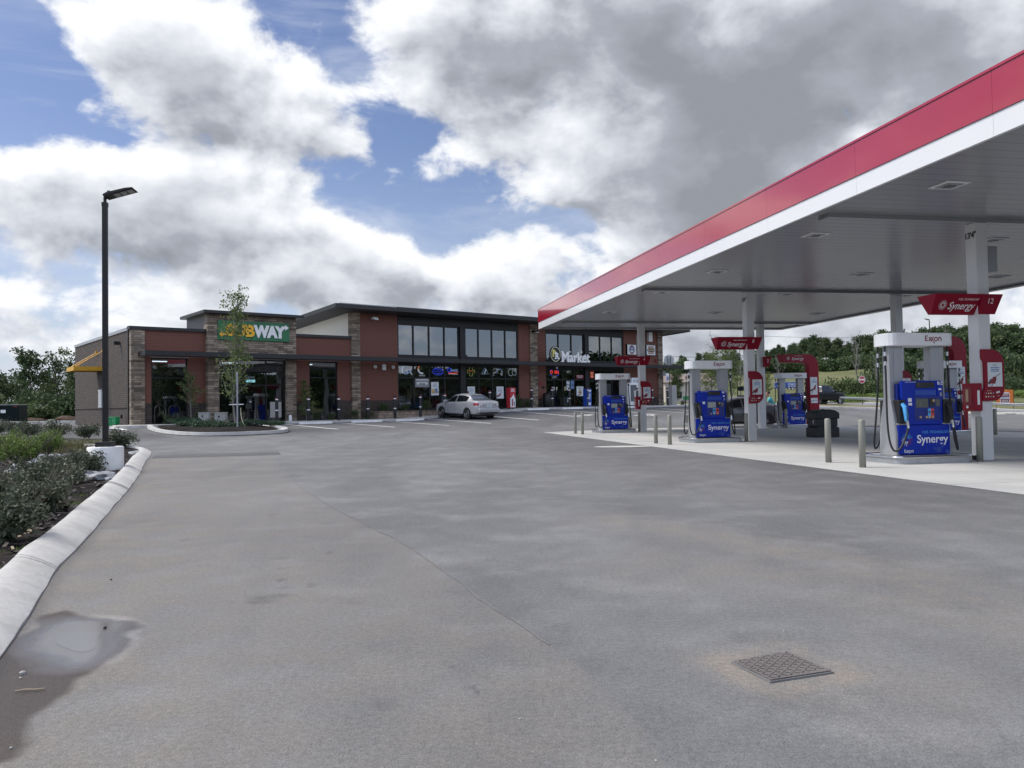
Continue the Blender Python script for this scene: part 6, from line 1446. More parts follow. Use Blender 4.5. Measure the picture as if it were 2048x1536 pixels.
def park(t, p):
    m = MB(); m.box(-.17, .17, -.05, -.03, 2.02, 2.62, 'sign_white'); f = m.build('plate', t); m = MB(); m.box(-.12, .12, -.0525, -.0505, 2.08, 2.36, 'sign_blue'); m.disc((-.01, 2.30), .025, -.0535, 'sign_white', 8); m.strip((-.01, 2.28), (-.01, 2.20), .03, -.0535, 'sign_white'); m.strip((-.01, 2.20), (.05, 2.20), .03, -.0535, 'sign_white'); m.ring((-.01, 2.17), .045, .06, -.0535, 'sign_white', 12); m.build('print', f)
q = bw(38.55, -1.85); post_sign('parking_sign', 'blue and white accessible parking sign rising from a black guard post', 0, 0, park, 2.65, 'galvanised', .02, BYAW, at=(q.x, q.y))
def rback(t, p):
    k = p.y / FPX; r_ = 10.3 * k; z = 1.22 + (806 - 720.5) * k - g(p.x, p.y)
    m = MB(); n = 30; m.prism([(r_ * math.cos(2 * PI * j / n), z + r_ * math.sin(2 * PI * j / n)) for j in range(n)], 'y', -.02, .02, 'galvanised'); f = m.build('plate', t)
    m = MB()
    for x in (-.33, .33): m.box(r_ * x - .03, r_ * x + .03, -.06, -.021, z - r_ * .95, z + r_ * .75, 'black_metal')
    m.build('rail', f)
post_sign('roadside_sign', 'grey back of a round roadside sign on two dark rails behind the dark canopy end', 0, 0, rback, 4.6, 'black_metal', .04, R(-8), at=(15.2, 77.5))
s = thing('utility_cabinet', 'pale grey upright utility cabinet at the right end of the shop walk', 'cabinet', bw(39.7, -1.4, gk(40) + .1), BYAW)
m = MB(); m.box(-.28, .28, -.2, .2, 0, 1.6, 'utility_beige'); m.build('cabinet', s, bevel=.03); m = MB(); m.box(-.05, .1, -.215, -.2005, .95, 1.35, 'galvanised'); m.build('door', s)
# banner on two stakes
p = gnd(2010, 817); k = p.y / FPX
s = thing('pizza_banner', 'small orange banner with a dark red emblem staked in the grass verge', 'banner', (p.x, p.y, g(p.x, p.y)), CYAW - R(6)); w_ = 18 * k; h_ = 31 * k; zb_ = .5 * k
m = MB(); m.box(-w_, w_, -.02, .0, zb_ + .28, zb_ + .28 + h_, 'orange_banner'); b_ = m.build('cloth', s)
zc = zb_ + .28 + h_ * .47; m = MB()
m.prism([(x * w_ * .62, zc + z * h_ * .36) for x, z in ((-.8, -1), (.8, -1), (1, -.5), (.85, -.3), (1, 0), (.85, .3), (1, .5), (.8, 1), (-.8, 1), (-1, .5), (-.85, .3), (-1, 0), (-.85, -.3), (-1, -.5))], 'y', -.026, -.0205, 'sign_white')
m.prism([(x * w_ * .50, zc + z * h_ * .29) for x, z in ((-1, -1), (1, -1), (1, 1), (-1, 1))], 'y', -.030, -.0265, 'maroon'); m.strip((-w_ * .56, zc), (w_ * .56, zc), h_ * .17, -.032, 'print_grey')
for st, dz, sz in (('HUNT', .145, .17), ('BROTHERS', -.055, .135), ('PIZZA', -.25, .17)): textmb(m, st, 0, -.035, zc + dz * h_, sz * h_, 'sign_white', ext=.001, align='CENTER', off=.003)
m.build('emblem', b_)
for x in (-w_ - .03, w_ + .03): m = MB(); m.tube([(x, 0, -.1), (x, 0, h_ + .3)], .02, 'black_metal', 6); m.build('stake', s)
# guard rail
def rail():
    pts = [Vector(q) for q in [(30.6, 75.0, 0), (36, 72.2, 0), (42, 68.2, 0), (49, 62, 0), (57, 54, 0), (66, 44, 0)]]
    p0 = pts[0]; t = thing('guard_rail', 'low steel guard rail along the road beyond the pad', 'guard rail', (p0.x, p0.y, 0))
    path = smooth_path([(p.x, p.y) for p in pts], 1.0); m = MB(); P = []
    prof = [(0, .50), (.05, .55), (.0, .60), (.05, .66), (.0, .72)]
    for i, p in enumerate(path):
        a, b = path[max(i - 1, 0)], path[min(i + 1, len(path) - 1)]; dx, dy = b[0] - a[0], b[1] - a[1]; l = math.hypot(dx, dy); z = g(*p)
        for o_, h_ in prof: P.append((p[0] + dy / l * o_ - p0.x, p[1] - dx / l * o_ - p0.y, z + h_))
    n = len(prof); m.add(P, [(i * n + j, (i + 1) * n + j, (i + 1) * n + j + 1, i * n + j + 1) for i in range(len(path) - 1) for j in range(n - 1)], 'galvanised'); m.build('rail', t, True)
    for i in range(0, len(path), 4):
        p = path[i]; m = MB(); m.box(p[0] - p0.x - .08, p[0] - p0.x + .08, p[1] - p0.y + .06, p[1] - p0.y + .24, g(*p) - .2, g(*p) + .70, 'galvanised'); m.build('post', t)
rail()
# dark green switchgear box and the green drive-through units on the left
p = at_depth(20, 843, 62.6); z = g(p.x, p.y)
s = thing('utility_box', 'large dark green utility box at the far left kerb', 'utility box', (p.x - .55, p.y, z), R(10))
m = MB(); m.box(-1.45, 1.45, -.8, .8, .0, 1.42, 'dark_green'); m.build('cabinet', s, bevel=.03); m = MB(); m.box(-1.48, 1.48, -.84, .84, 1.422, 1.47, 'coping_grey'); m.build('lid', s); m = MB(); m.box(.16, .52, -.812, -.8015, .82, 1.06, 'card_white'); m.box(1.05, 1.36, -.812, -.8015, 1.28, 1.35, 'maroon'); m.build('warning_label', s); m = MB(); m.box(-1.6, 1.6, -.95, .95, -.1, .04, 'walk_concrete'); m.build('plinth', s)
for i, (px, dx, lb) in enumerate(((216, -.05, 'green drive-through box on a short post, left of two'), (229, .12, 'green drive-through box with white mark, right of two'))):
    p = gnd(px, 858 - i * 3); s = thing('drive_through_box', lb, 'drive-through box', (p.x, p.y, g(p.x, p.y)), R(25 - i * 40), 'green drive-through boxes')
    m = MB(); m.box(-.05, .05, -.05, .05, 0, .16, 'utility_beige'); m.build('post', s); m = MB(); m.box(-.19, .19, -.15, .15, .14, .50, 'green_paint'); m.box(-.205, .205, -.165, .165, .50, .53, 'green_paint'); m.build('box', s, bevel=.015); m = MB(); m.prism([(-.05, .36), (.05, .36), (0, .24)], 'y', -.156, -.151, 'sign_white'); m.build('mark', s)
# island fittings: two grey pedestals, bare sign post, black meter post, hose
for i, px in enumerate((409.5, 442.5)):
    p = gnd(px, 851.5 if not i else 853); s = thing('utility_pedestal', ('left' if not i else 'right') + ' one of two beige utility pedestals in the small island bed', 'utility pedestal', (p.x, p.y, g(p.x, p.y) + .1), BYAW - R(30))
    m = MB(); m.box(-.27, .27, -.24, .24, -.1, .56, 'utility_beige'); m.build('cabinet', s, bevel=.03); m = MB(); m.box(-.29, .29, -.26, .26, .561, .60, 'utility_beige'); m.build('lid', s, bevel=.015); m = MB(); m.box(-.10, -.02, -.252, -.2405, .34, .44, 'black_plastic'); m.build('latch', s)
p = gnd(475, 861.5); s = thing('sign_post', 'thin perforated steel sign post in the small island bed', 'sign post', (p.x, p.y, g(p.x, p.y)), 0)
m = MB(); m.box(-.03, .03, -.02, .02, -.1, 2.65, 'galvanised'); m.build('post', s)
m = MB()
for k in range(26): m.disc((0, .2 + k * .094), .012, -.0205, 'black_plastic', 8)
m.build('holes', s); m = MB(); m.box(-.36, .28, -.01, .01, 1.16, 1.20, 'sign_white'); m.build('plate_edge', s)
p = gnd(497, 858); s = thing('meter_post', 'black post with small meter boxes in front of the dark entrance', 'meter post', (p.x, p.y, g(p.x, p.y)), BYAW)
m = MB(); m.box(-.04, .04, -.04, .04, -.1, 1.5, 'black_metal'); m.build('post', s); m = MB(); m.box(-.10, .12, -.12, .06, .95, 1.16, 'black_plastic'); m.box(-.02, .12, -.14, .06, 1.2, 1.4, 'black_plastic'); m.box(.0, .08, -.145, -.1405, 1.24, 1.30, 'lens_clear'); m.build('meter', s)
a_ = gnd(476, 848); s = MB(); s.tube(bez([(p.x - .35, p.y, g(p.x, p.y) + 1.0), (p.x - .35, p.y - .1, g(p.x, p.y) + .3), (p.x + .05, p.y - .4, g(p.x, p.y) + .1)], 12), .012, 'cream', 6); tag(s.build('guy_cable', smooth=True), 'thin pale guy cable leaning in the island bed', 'cable')
# cover plate in the pavement
c = Vector((sum(p[0] for p in PLATE) / 4, sum(p[1] for p in PLATE) / 4, 0)); s = thing('drain_cover', 'square rusty steel cover plate set in the asphalt', 'cover plate', (c.x, c.y, 0))
pl = [(p[0] - c.x, p[1] - c.y) for p in PLATE]; simple('rust_plate', (.15, .135, .13), .75, .3, .25, 9, .4, 50)
m = MB(); m.prism(pl[::-1], 'z', -.02, .008, 'seam'); m.build('frame', s)
m = MB(); m.prism([(p[0] * .95, p[1] * .95) for p in pl[::-1]], 'z', .0085, .014, 'rust_plate'); m.build('plate', s)
m = MB(); e1 = Vector((pl[1][0] - pl[0][0], pl[1][1] - pl[0][1], 0)); e2 = Vector((pl[3][0] - pl[0][0], pl[3][1] - pl[0][1], 0)); o_ = Vector((pl[0][0], pl[0][1], 0))
for i in range(9):
    for j in range(12):
        a = (i + .55) / 9.1; b = (j + .55) / 12.1; d1, d2 = (.035, .028) if (i // 1 + j) % 2 else (-.035, .028); q = o_ + e1 * (.04 + .92 * a) + e2 * (.04 + .92 * b); u_ = e1 * d1 + e2 * d2; v_ = (e1 * d2 * .25 - e2 * d1 * .25)
        m.add([tuple((q + x) * 1.0 + Vector((0, 0, .0185))) for x in (u_ + v_, u_ - v_, -u_ - v_, -u_ + v_)], [(0, 1, 2, 3)], 'rust_plate')
m.build('tread', s)
# puddle water
def water():
    m_, N, L, B = new_mat('puddle_water'); B.inputs['Base Color'].default_value = (.06, .057, .054, 1); B.inputs['Roughness'].default_value = .14; B.inputs['IOR'].default_value = 3.0; B.inputs['Specular IOR Level'].default_value = .6
    tc = N.new('ShaderNodeTexCoord'); n = N.new('ShaderNodeTexNoise'); n.inputs['Scale'].default_value = 5; L.new(tc.outputs['Object'], n.inputs['Vector']); bp = N.new('ShaderNodeBump'); bp.inputs['Strength'].default_value = .03; bp.inputs['Distance'].default_value = .02; L.new(n.outputs['Fac'], bp.inputs['Height']); L.new(bp.outputs[0], B.inputs['Normal'])
    c_ = Vector((sum(p[0] for p in POOL) / len(POOL), sum(p[1] for p in POOL) / len(POOL)))
    Q = smooth_path([(c_.x + (p[0] - c_.x) * .50, c_.y + (p[1] - c_.y) * .45) for p in POOL + POOL[:1]], .04)[:-1]; n = len(Q)
    cx, cy = sum(p[0] for p in Q) / n, sum(p[1] for p in Q) / n
    m = MB(); m.add([(p[0], p[1], .0006) for p in Q], [tuple(range(n - 1, -1, -1))], 'puddle_water'); tag(m.build('puddle_water'), kind='structure')
water()

# ------------------------------------------------------------------ vegetation
random.seed(11)
def leaf_quads(pts, size, mat, jit=.5, up=.0, asp=.6):
    """a mesh of small leaf cards, one per point, randomly turned"""
    n = len(pts); rng = np.random.default_rng(int(abs(pts[0][0]) * 1000 + n)); P = np.array(pts, float)
    a = rng.normal(size=(n, 3)); a[:, 2] += up; a /= np.linalg.norm(a, axis=1)[:, None]
    b = rng.normal(size=(n, 3)); b -= a * (a * b).sum(1)[:, None]; b /= np.linalg.norm(b, axis=1)[:, None]
    c = np.cross(a, b); s = size * (1 + jit * (rng.random(n) - .5) * 2)
    L_, W_ = b * (s / 2)[:, None], c * (s * asp / 2)[:, None]
    V = np.stack([P - L_, P - W_ * .9 + L_ * .1, P + L_, P + W_ * .9 + L_ * .1], 1).reshape(-1, 3)
    me = bpy.data.meshes.new('foliage'); me.vertices.add(4 * n); me.vertices.foreach_set('co', V.ravel().astype(np.float32))
    me.loops.add(4 * n); me.loops.foreach_set('vertex_index', np.arange(4 * n, dtype=np.int32)); me.polygons.add(n)
    me.polygons.foreach_set('loop_start', np.arange(0, 4 * n, 4, dtype=np.int32)); me.polygons.foreach_set('loop_total', np.full(n, 4, np.int32))
    me.materials.append(M(mat)); me.update(calc_edges=True); return me
def limbs(h, spread, n, r0, mat, upright=.6, start=.25, seed=0, sub=3):
    """trunk and limbs; returns the builder and points along the twigs"""
    rg = random.Random(seed); m = MB(); tips = []
    tr = [(0, 0, -.15)]; x = y = 0
    for i in range(1, 9): x += rg.uniform(-.018, .018) * h; y += rg.uniform(-.018, .018) * h; tr.append((x, y, h * .86 * i / 8))
    m.tube(tr, [r0 * (1 - .85 * i / 8) for i in range(9)], mat, 8)
    for k in range(n):
        f = start + (1 - start) * (k + rg.random()) / n * .95; i = min(7, int(f * 8)); p = Vector(tr[i]).lerp(Vector(tr[i + 1]), f * 8 - i) if i < 8 else Vector(tr[8])
        a = k * 2.4 + rg.uniform(-.5, .5); l = spread * (1.05 - f * .62) * rg.uniform(.75, 1.15); d = Vector((math.cos(a), math.sin(a), upright * rg.uniform(.7, 1.5))).normalized()
        pts = [p]; q = p.copy()
        for s in range(4): d = (d + Vector((rg.uniform(-.22, .22), rg.uniform(-.22, .22), rg.uniform(-.05, .25)))).normalized(); q = q + d * l / 4; pts.append(q.copy())
        m.tube(pts, [r0 * .38 * (1 - f * .6) * (1 - .8 * s / 4) + .004 for s in range(5)], mat, 5, cap=False); tips += pts[1:]
        for s in range(sub):
            b = pts[rg.randint(1, 3)]; e = Vector((rg.uniform(-1, 1), rg.uniform(-1, 1), rg.uniform(-.1, .9))).normalized(); e2 = b + e * l * rg.uniform(.25, .5); mid = b.lerp(e2, .5) + Vector((0, 0, .03 * l))
            m.tube([b, mid, e2], [r0 * .14 + .003, r0 * .09 + .002, .003], mat, 4, cap=False); tips += [mid, e2]
    return m, tips
def crown_pts(cl, per, sx_, sz_, seed):
    rg = random.Random(seed); out = []
    for c in cl:
        k = rg.uniform(.6, 1.25)
        for _ in range(int(per * k)):
            v = Vector((rg.gauss(0, 1), rg.gauss(0, 1), rg.gauss(0, 1))); v.normalize(); v *= rg.random() ** .45
            out.append((c[0] + v.x * sx_ * k, c[1] + v.y * sx_ * k, c[2] + v.z * sz_ * k))
    return out
def make_tree(h, spread, leaf, per, size, seed, r0=None, n=11, upright=.6, start=.3, clump=.16, bark='bark', sub=2):
    m, tips = limbs(h, spread, n, r0 or h * .018, bark, upright, start, seed, sub)
    pts = crown_pts(tips, per, h * clump, h * clump * .62, seed + 1)
    return m.mesh('trunk'), leaf_quads(pts, size, leaf)
def plant(name, meshes, label, cat, loc, sc=1.0, rz=None, group=None, names=('trunk', 'crown'), kind=None):
    t = thing(name, label, cat, loc, ru(0, 6.28) if rz is None else rz, group); t.scale = (sc, sc, sc) if not isinstance(sc, tuple) else sc
    for me, nm in zip(meshes, names):
        if me: obj(nm, me, t)
    return t
FT = [make_tree(11, 4.2, 'leaf_forest', 46, .62, 20 + i, n=12, start=.18, clump=.135) for i in range(3)] + [make_tree(11, 3.6, 'leaf_wood', 44, .55, 30 + i, n=12, start=.2, clump=.12) for i in range(3)]
# left group of big trees behind the drive lane
LT = [make_tree(10.5, 4.6, 'leaf_forest', 26, .42, 51, n=12, start=.34, clump=.10), make_tree(10.5, 3.6, 'leaf_wood', 15, .36, 52, n=13, upright=1.0, start=.3, clump=.085), make_tree(9.5, 4.2, 'leaf_forest', 34, .44, 53, n=12, start=.12, clump=.13)]
for i, (px, d, top, kind, lb) in enumerate([(62, 101, 690, 0, 'broad dark tree rising highest at the far left'), (121, 104, 692, 1, 'airy pale green tree with sky gaps left of the brick wall'), (146, 108, 697, 1, 'slender tree close against the brick wall corner'), (8, 106, 742, 2, 'dense low tree at the extreme left edge'), (-36, 105, 735, 2, 'dense tree just outside the left edge behind the green box'),
                                            (96, 112, 742, 2, 'dense dark tree low between the tall left trees'), (40, 114, 748, 2, 'dense dark tree low under the tallest left tree'), (150, 118, 745, 2, 'dense dark tree low behind the brick wall corner')]):
    p = at_depth(px, top, d); z = g(p.x, p.y); me = LT[kind]; plant('broadleaf_tree', me, lb, 'tree', (p.x, p.y, z), (p.z - z) / (10.5 if kind < 2 else 9.5) * .97, group='trees beyond the drive lane')
def bush_mesh(w_, h_, leaf, n, size, seed, lob=9):
    rg = random.Random(seed); c = [(rg.uniform(-.7, .7) * w_, rg.uniform(-.7, .7) * w_, h_ * rg.uniform(.2, .75)) for _ in range(lob)]
    return leaf_quads(crown_pts(c, n // lob, w_ * .5, h_ * .33, seed), size, leaf)
UB = [bush_mesh(2.3, 2.6, 'leaf_forest', 1500, .34, 61), bush_mesh(2.2, 2.2, 'leaf_wood', 1500, .30, 62), bush_mesh(2.2, 2.0, 'leaf_bright', 1500, .26, 63)]
def mass(name, label, cat, items):
    """many far plants read as one mass: one mesh"""
    V = []; nv = 0; F = []; mi = []; mats = []
    for me, loc, sc, rz in items:
        co = np.zeros(len(me.vertices) * 3, np.float32); me.vertices.foreach_get('co', co); co = co.reshape(-1, 3) * np.array(sc); c_, s_ = math.cos(rz), math.sin(rz)
        co = np.stack([co[:, 0] * c_ - co[:, 1] * s_ + loc[0], co[:, 0] * s_ + co[:, 1] * c_ + loc[1], co[:, 2] + loc[2]], 1); V.append(co)
        li = np.zeros(len(me.loops), np.int32); me.loops.foreach_get('vertex_index', li); F.append(li.reshape(-1, 4) + nv); nv += len(co)
        mt = me.materials[0]
        if mt not in mats: mats.append(mt)
        mi.append(np.full(len(me.polygons), mats.index(mt), np.int32))
    V = np.concatenate(V); F = np.concatenate(F); me = bpy.data.meshes.new(name); me.vertices.add(len(V)); me.vertices.foreach_set('co', V.ravel()); me.loops.add(F.size); me.loops.foreach_set('vertex_index', F.ravel().astype(np.int32)); me.polygons.add(len(F))
    me.polygons.foreach_set('loop_start', np.arange(0, F.size, 4, dtype=np.int32)); me.polygons.foreach_set('loop_total', np.full(len(F), 4, np.int32))
    for mt in mats: me.materials.append(mt)
    me.polygons.foreach_set('material_index', np.concatenate(mi)); me.update(calc_edges=True)
    return tag(obj(name, me), label, cat, kind='stuff')
it = []
for i in range(26):
    px = -90 + i * 10 + ru(-6, 6); d = ru(88, 96); p = at_depth(px, 820, d); it.append((UB[i % 2], (p.x, p.y, g(p.x, p.y) - .1), (ru(.8, 1.2), ru(.8, 1.2), ru(.75, 1.45)), ru(0, 6)))
mass('undergrowth', 'dark green undergrowth below the left trees', 'undergrowth', it)
# forest on the right hill: rear rows as one mass, the near edge as single trees
def crest(px): return float(np.interp(px, [1250, 1340, 1380, 1440, 1530, 1570, 1592, 1614, 1640, 1665, 1687, 1713, 1738, 1790, 1850, 1899, 1950, 2000, 2048, 2200], [725, 714, 704, 700, 690, 684, 677, 670, 667, 670, 680, 664, 658, 655, 648, 643, 640, 637, 644, 640]))
it = []
random.seed(23)
for row, d in enumerate((352, 328, 306)):
    for k in range(60):
        px = 1240 + k * 17 + ru(-7, 7); dd = d + ru(-9, 9); top = crest(px) + (2, 9, 22)[row] + ru(-3, 7); p = at_depth(px, top, dd); z = g(p.x, p.y); h = p.z - z
        if h < 4: continue
        me = FT[int(rnd() * 3) if rnd() < .62 else 3 + int(rnd() * 3)][1]; s = h / 11 * .98; it.append((me, (p.x, p.y, z), (s * ru(.85, 1.15), s * ru(.85, 1.15), s), ru(0, 6)))
mass('forest', 'dark wooded ridge behind the far grass slope', 'forest', it)
random.seed(29)
FL = ['dark rounded tree on the wooded slope edge', 'mid green tree on the wooded slope edge']
places = ['above the round sign back', 'above the farthest pump crown', 'left of the middle column top', 'behind the red arch top', 'right of the red arch top', 'above the blue trailer', 'above the black pickup roof', 'above the black pickup hood', 'directly above the no entry sign', 'left of the nearest pump crown', 'right of the no entry sign', 'behind the nearest pump crown', 'seen between the masts of the nearest pump', 'behind the half hidden arch', 'left of the nearest column', 'right of the nearest column', 'above the orange banner', 'at the extreme right edge']
for k, px in enumerate([1345, 1392, 1440, 1560, 1600, 1632, 1668, 1700, 1736, 1768, 1800, 1832, 1866, 1900, 1936, 1975, 2012, 2046]):
    far = px < 1745; d = ru(268, 284) if far else ru(150, 180); top = crest(px) + (ru(22, 46) if far else ru(3, 26)); p = at_depth(px, top, d); z = g(p.x, p.y); h = p.z - z
    q = FT[(k * 5) % 6]; s = h / 11 * .98
    plant('broadleaf_tree', q, FL[0 if (k * 5) % 6 < 3 else 1] + ' ' + places[k], 'tree', (p.x, p.y, z), s * (1.25 if h < 8 else 1.0), group='trees along the wooded slope')
it = []
for i in range(70):
    px = ru(1690, 2110); d = ru(100, 140); p = at_depth(px, 800, d); top = ru(748, 776) if d > 118 else ru(772, 786); q = at_depth(px, top, d); z = g(p.x, p.y); h = max(1.2, q.z - z)
    it.append((UB[2] if d < 118 else UB[int(rnd() * 2)], (p.x, p.y, z - .1), (ru(.9, 1.3), ru(.9, 1.3), h / 2.6), ru(0, 6)))
mass('undergrowth', 'bright green undergrowth along the road behind the guard rail', 'undergrowth', it)
it = []
for i in range(18):
    p = at_depth(ru(1672, 1722), 790, ru(92, 97)); it.append((UB[2], (p.x, p.y, g(p.x, p.y) - .2), (.5, .5, ru(.35, .5)), ru(0, 6)))
mass('undergrowth', 'low bright green weeds beside the black pickup', 'undergrowth', it)
it = []
random.seed(51)
for i in range(90):
    px = 1235 + i * 6 + ru(-4, 4); d = ru(258, 272); q = at_depth(px, ru(704, 722) + (crest(px) - 670) * .35, d); z = g(q.x, q.y); it.append((UB[int(rnd() * 2)], (q.x, q.y, z - .5), (ru(1.6, 2.6), 1.8, max(1.6, (q.z - z) / 2.4)), ru(0, 6)))
for i in range(60):
    px = ru(1745, 2100); d = ru(144, 158); q = at_depth(px, ru(700, 740), d); z = g(q.x, q.y); it.append((UB[int(rnd() * 2)], (q.x, q.y, z - .5), (ru(1.4, 2.0), 1.6, max(1.6, (q.z - z) / 2.4)), ru(0, 6)))
mass('undergrowth', 'dark green undergrowth along the foot of the wooded slope', 'undergrowth', it)
it = []
for i in range(175):
    a = R(42 + i * 1.25 + ru(-1, 1)); d = 88 + (i % 3) * 9 + ru(-3, 3); x, y = d * math.sin(a), d * math.cos(a)
    me = FT[i % 6][1]; sc_ = ru(.75, 1.15); it.append((me, (x, y, g(x, y) - 1.5), (sc_ * 1.2, sc_ * 1.2, sc_), ru(0, 6)))
mass('forest', 'dark wood behind the viewer, mirrored in the shop glass', 'forest', it)
# light green roadside tree, and leafless trees
ST = make_tree(7.5, 3.0, 'leaf_light', 30, .17, 71, n=15, start=.14, upright=.9, clump=.075, bark='bark_grey', sub=3)
ST2 = make_tree(7.5, 2.6, 'leaf_wood', 30, .20, 72, n=14, start=.2, upright=.9, clump=.08, bark='bark_grey', sub=3)
for px, top, d, me, lb in ((1418, 697, 84, ST, 'light green young tree seen between the masts of the looped hose pump'), (1462, 690, 88, ST, 'light green young tree left of the middle column'), (1530, 745, 92, ST, 'small thin tree right of the middle column'), (1350, 738, 79, ST2, 'small leafy tree by the right end of the shop'), (1768, 742, 104, ST, 'small thin light green tree beside the no entry sign')):
    p = at_depth(px, top, d); z = g(p.x, p.y); plant('young_tree', me, lb, 'tree', (p.x, p.y, z), (p.z - z) / 7.4)
DT = limbs(12, 4.2, 15, .16, 'bark_grey', 1.1, .25, 81, 6)[0].mesh('trunk')
for px, top, d, lb in ((1425, 655, 120, 'leafless grey tree behind the middle column sign'), (1478, 660, 126, 'leafless grey tree directly left of the middle column'), (1712, 655, 170, 'leafless grey tree above the no entry sign'), (1890, 648, 160, 'leafless grey tree right of the distant lamp post'), (1752, 690, 120, 'leafless grey trunk left of the nearest pump crown'), (1555, 705, 128, 'leafless grey leaning tree behind the red arch tip'), (1945, 640, 165, 'leafless grey tree touching the nearest column')):
    p = at_depth(px, top, d); z = g(p.x, p.y); plant('bare_tree', (DT,), lb, 'tree', (p.x, p.y, z), (p.z - z) / 12.0, group='leafless trees')
# trees behind the viewer (they show in the glass)
for i, (x, y) in enumerate([(-26, -30), (-14, -36), (-3, -40), (22, -46), (40, -40), (58, -30), (-46, -22)]):
    plant('broadleaf_tree', FT[i % 6], 'dark tree standing behind the viewer, mirrored in the shop glass', 'tree', (x, y, 0), ru(.8, 1.1), group='trees mirrored in the shop glass')
# sapling and small trees of the shop beds
SA = make_tree(7.0, 1.75, 'leaf_sapling', 11, .105, 91, r0=.055, n=30, upright=1.7, start=.13, clump=.04, bark='bark_grey', sub=3)
p = gnd(474, 858); q = at_depth(462, 557, p.y)
t = plant('sapling_tree', SA, 'slender young tree with sparse leaves in front of the green sign', 'tree', (p.x, p.y, g(p.x, p.y)), ((q.z - g(p.x, p.y)) / 6.9,) * 3)
SB = make_tree(2.6, .85, 'leaf_sapling', 11, .075, 92, r0=.025, n=12, upright=.8, start=.3, clump=.05, bark='bark_grey', sub=3)
SB2 = make_tree(2.6, .9, 'leaf_light', 16, .085, 95, r0=.025, n=12, upright=.9, start=.12, clump=.065, bark='bark_grey', sub=3)
for (u, v, h, me, lb) in ((2.55, -1.2, 3.0, SB, 'small sparse tree before the first dark window'), (8.95, -.9, 2.4, SB2, 'small leafy tree between the entrance tower and the narrow window'), (41.0, -.6, 2.6, SB2, 'small variegated tree at the right corner of the shop')):
    p = bw(u, v); plant('small_tree', me, lb, 'tree', (p.x, p.y, gk(u) + .1), h / 2.6)
SHM = [bush_mesh(.36, .44, 'leaf_bush', 2400, .048, 101 + i, 16) for i in range(3)]; SHB = [bush_mesh(.27, .44, 'leaf_bright', 2200, .034, 111 + i, 12) for i in range(2)]
JUN = [bush_mesh(.85, .42, 'leaf_juniper', 2200, .075, 121 + i, 12) for i in range(2)]; DKB = [bush_mesh(.34, .6, 'leaf_wood', 1100, .06, 131 + i, 9) for i in range(2)]
stem = MB()
rg = random.Random(4)
for k in range(22):
    a = rg.uniform(0, 6.28); l = rg.uniform(.25, .52); stem.tube([(0, 0, -.03), (math.cos(a) * l * .4, math.sin(a) * l * .4, l * .6), (math.cos(a) * l * .8, math.sin(a) * l * .8, l * 1.05)], [.006, .005, .002], 'bark', 4, cap=False)
STEM = stem.mesh('stems')
def shrub(mesh, label, x, y, z, sc, group): plant('shrub', (STEM, mesh), label, 'shrub', (x, y, z), sc, group=group, names=('stems', 'foliage'))
for i, (px, py, s, k, lb) in enumerate([(22, 1098, 1.0, 0, 'dark olive shrub nearest the viewer at the left edge'), (72, 1040, 1.05, 1, 'dark olive shrub spreading over the mulch, second from the viewer'), (-20, 1030, 1.1, 2, 'dark olive shrub cut by the left edge'), (28, 1000, 1.0, 1, 'dark olive shrub behind the two nearest ones at left'), (108, 1000, 1.0, 0, 'dark olive shrub in the middle of the near row'), (70, 968, .95, 2, 'dark olive shrub beside the grey stone heap'), (140, 972, .95, 1, 'dark olive shrub left of the flat rocks'), (170, 950, 1.0, 2, 'grey green shrub overlapping the white lamp base'), (200, 940, .75, 0, 'sprawling twig shrub against the white lamp base'), (120, 948, .8, 2, 'grey green shrub in front of the stone heap'),
                                   (246, 900, 1.3, 0, 'olive shrub just right of the lamp pole'), (28, 870, 1.35, 1, 'olive shrub at the far bed edge, leftmost'), (57, 875, 1.3, 2, 'olive shrub at the far bed edge, second from left'), (118, 878, 1.4, 0, 'olive shrub at the far bed edge, third from left'), (178, 879, 1.35, 1, 'olive shrub at the far bed edge, just left of the lamp pole'), (-8, 869, 1.3, 2, 'olive shrub at the far bed edge, cut by the left edge')]):
    p = gnd(px, py); shrub(SHM[k], lb, p.x, p.y, g(p.x, p.y) + .07, s, 'olive shrubs in the planting bed')
for i, (px, py, s, lb) in enumerate([(30, 934, 1.5, 'bright green rounded shrub, lowest of the bright ones'), (64, 930, 1.4, 'bright green rounded shrub right of the lowest bright one'), (14, 908, 1.45, 'bright green upright shrub at the left edge'), (94, 916, 1.4, 'bright green shrub with yellowish tips, rightmost'), (104, 898, 1.3, 'bright green shrub behind the yellowish one'), (-22, 920, 1.4, 'bright green shrub cut by the left edge')]):
    p = gnd(px, py); shrub(SHB[i % 2], lb, p.x, p.y, g(p.x, p.y) + .07, s, 'bright shrubs in the planting bed')
for i, (px, py, s, lb) in enumerate([(371, 853, .8, 'low juniper at the left end of the island bed'), (392, 858, .85, 'low juniper left of the beige pedestals'), (418, 860, .85, 'low juniper before the left beige pedestal'), (447, 861, .8, 'low juniper before the right beige pedestal'), (508, 858, .8, 'low juniper right of the black meter post'), (540, 857, .7, 'low juniper at the right tip of the island bed')]):
    p = gnd(px, py); shrub(JUN[i % 2], lb, p.x, p.y, g(p.x, p.y) + .13, (s * 1.15, s * 1.15, s * .95), 'junipers in the island bed')
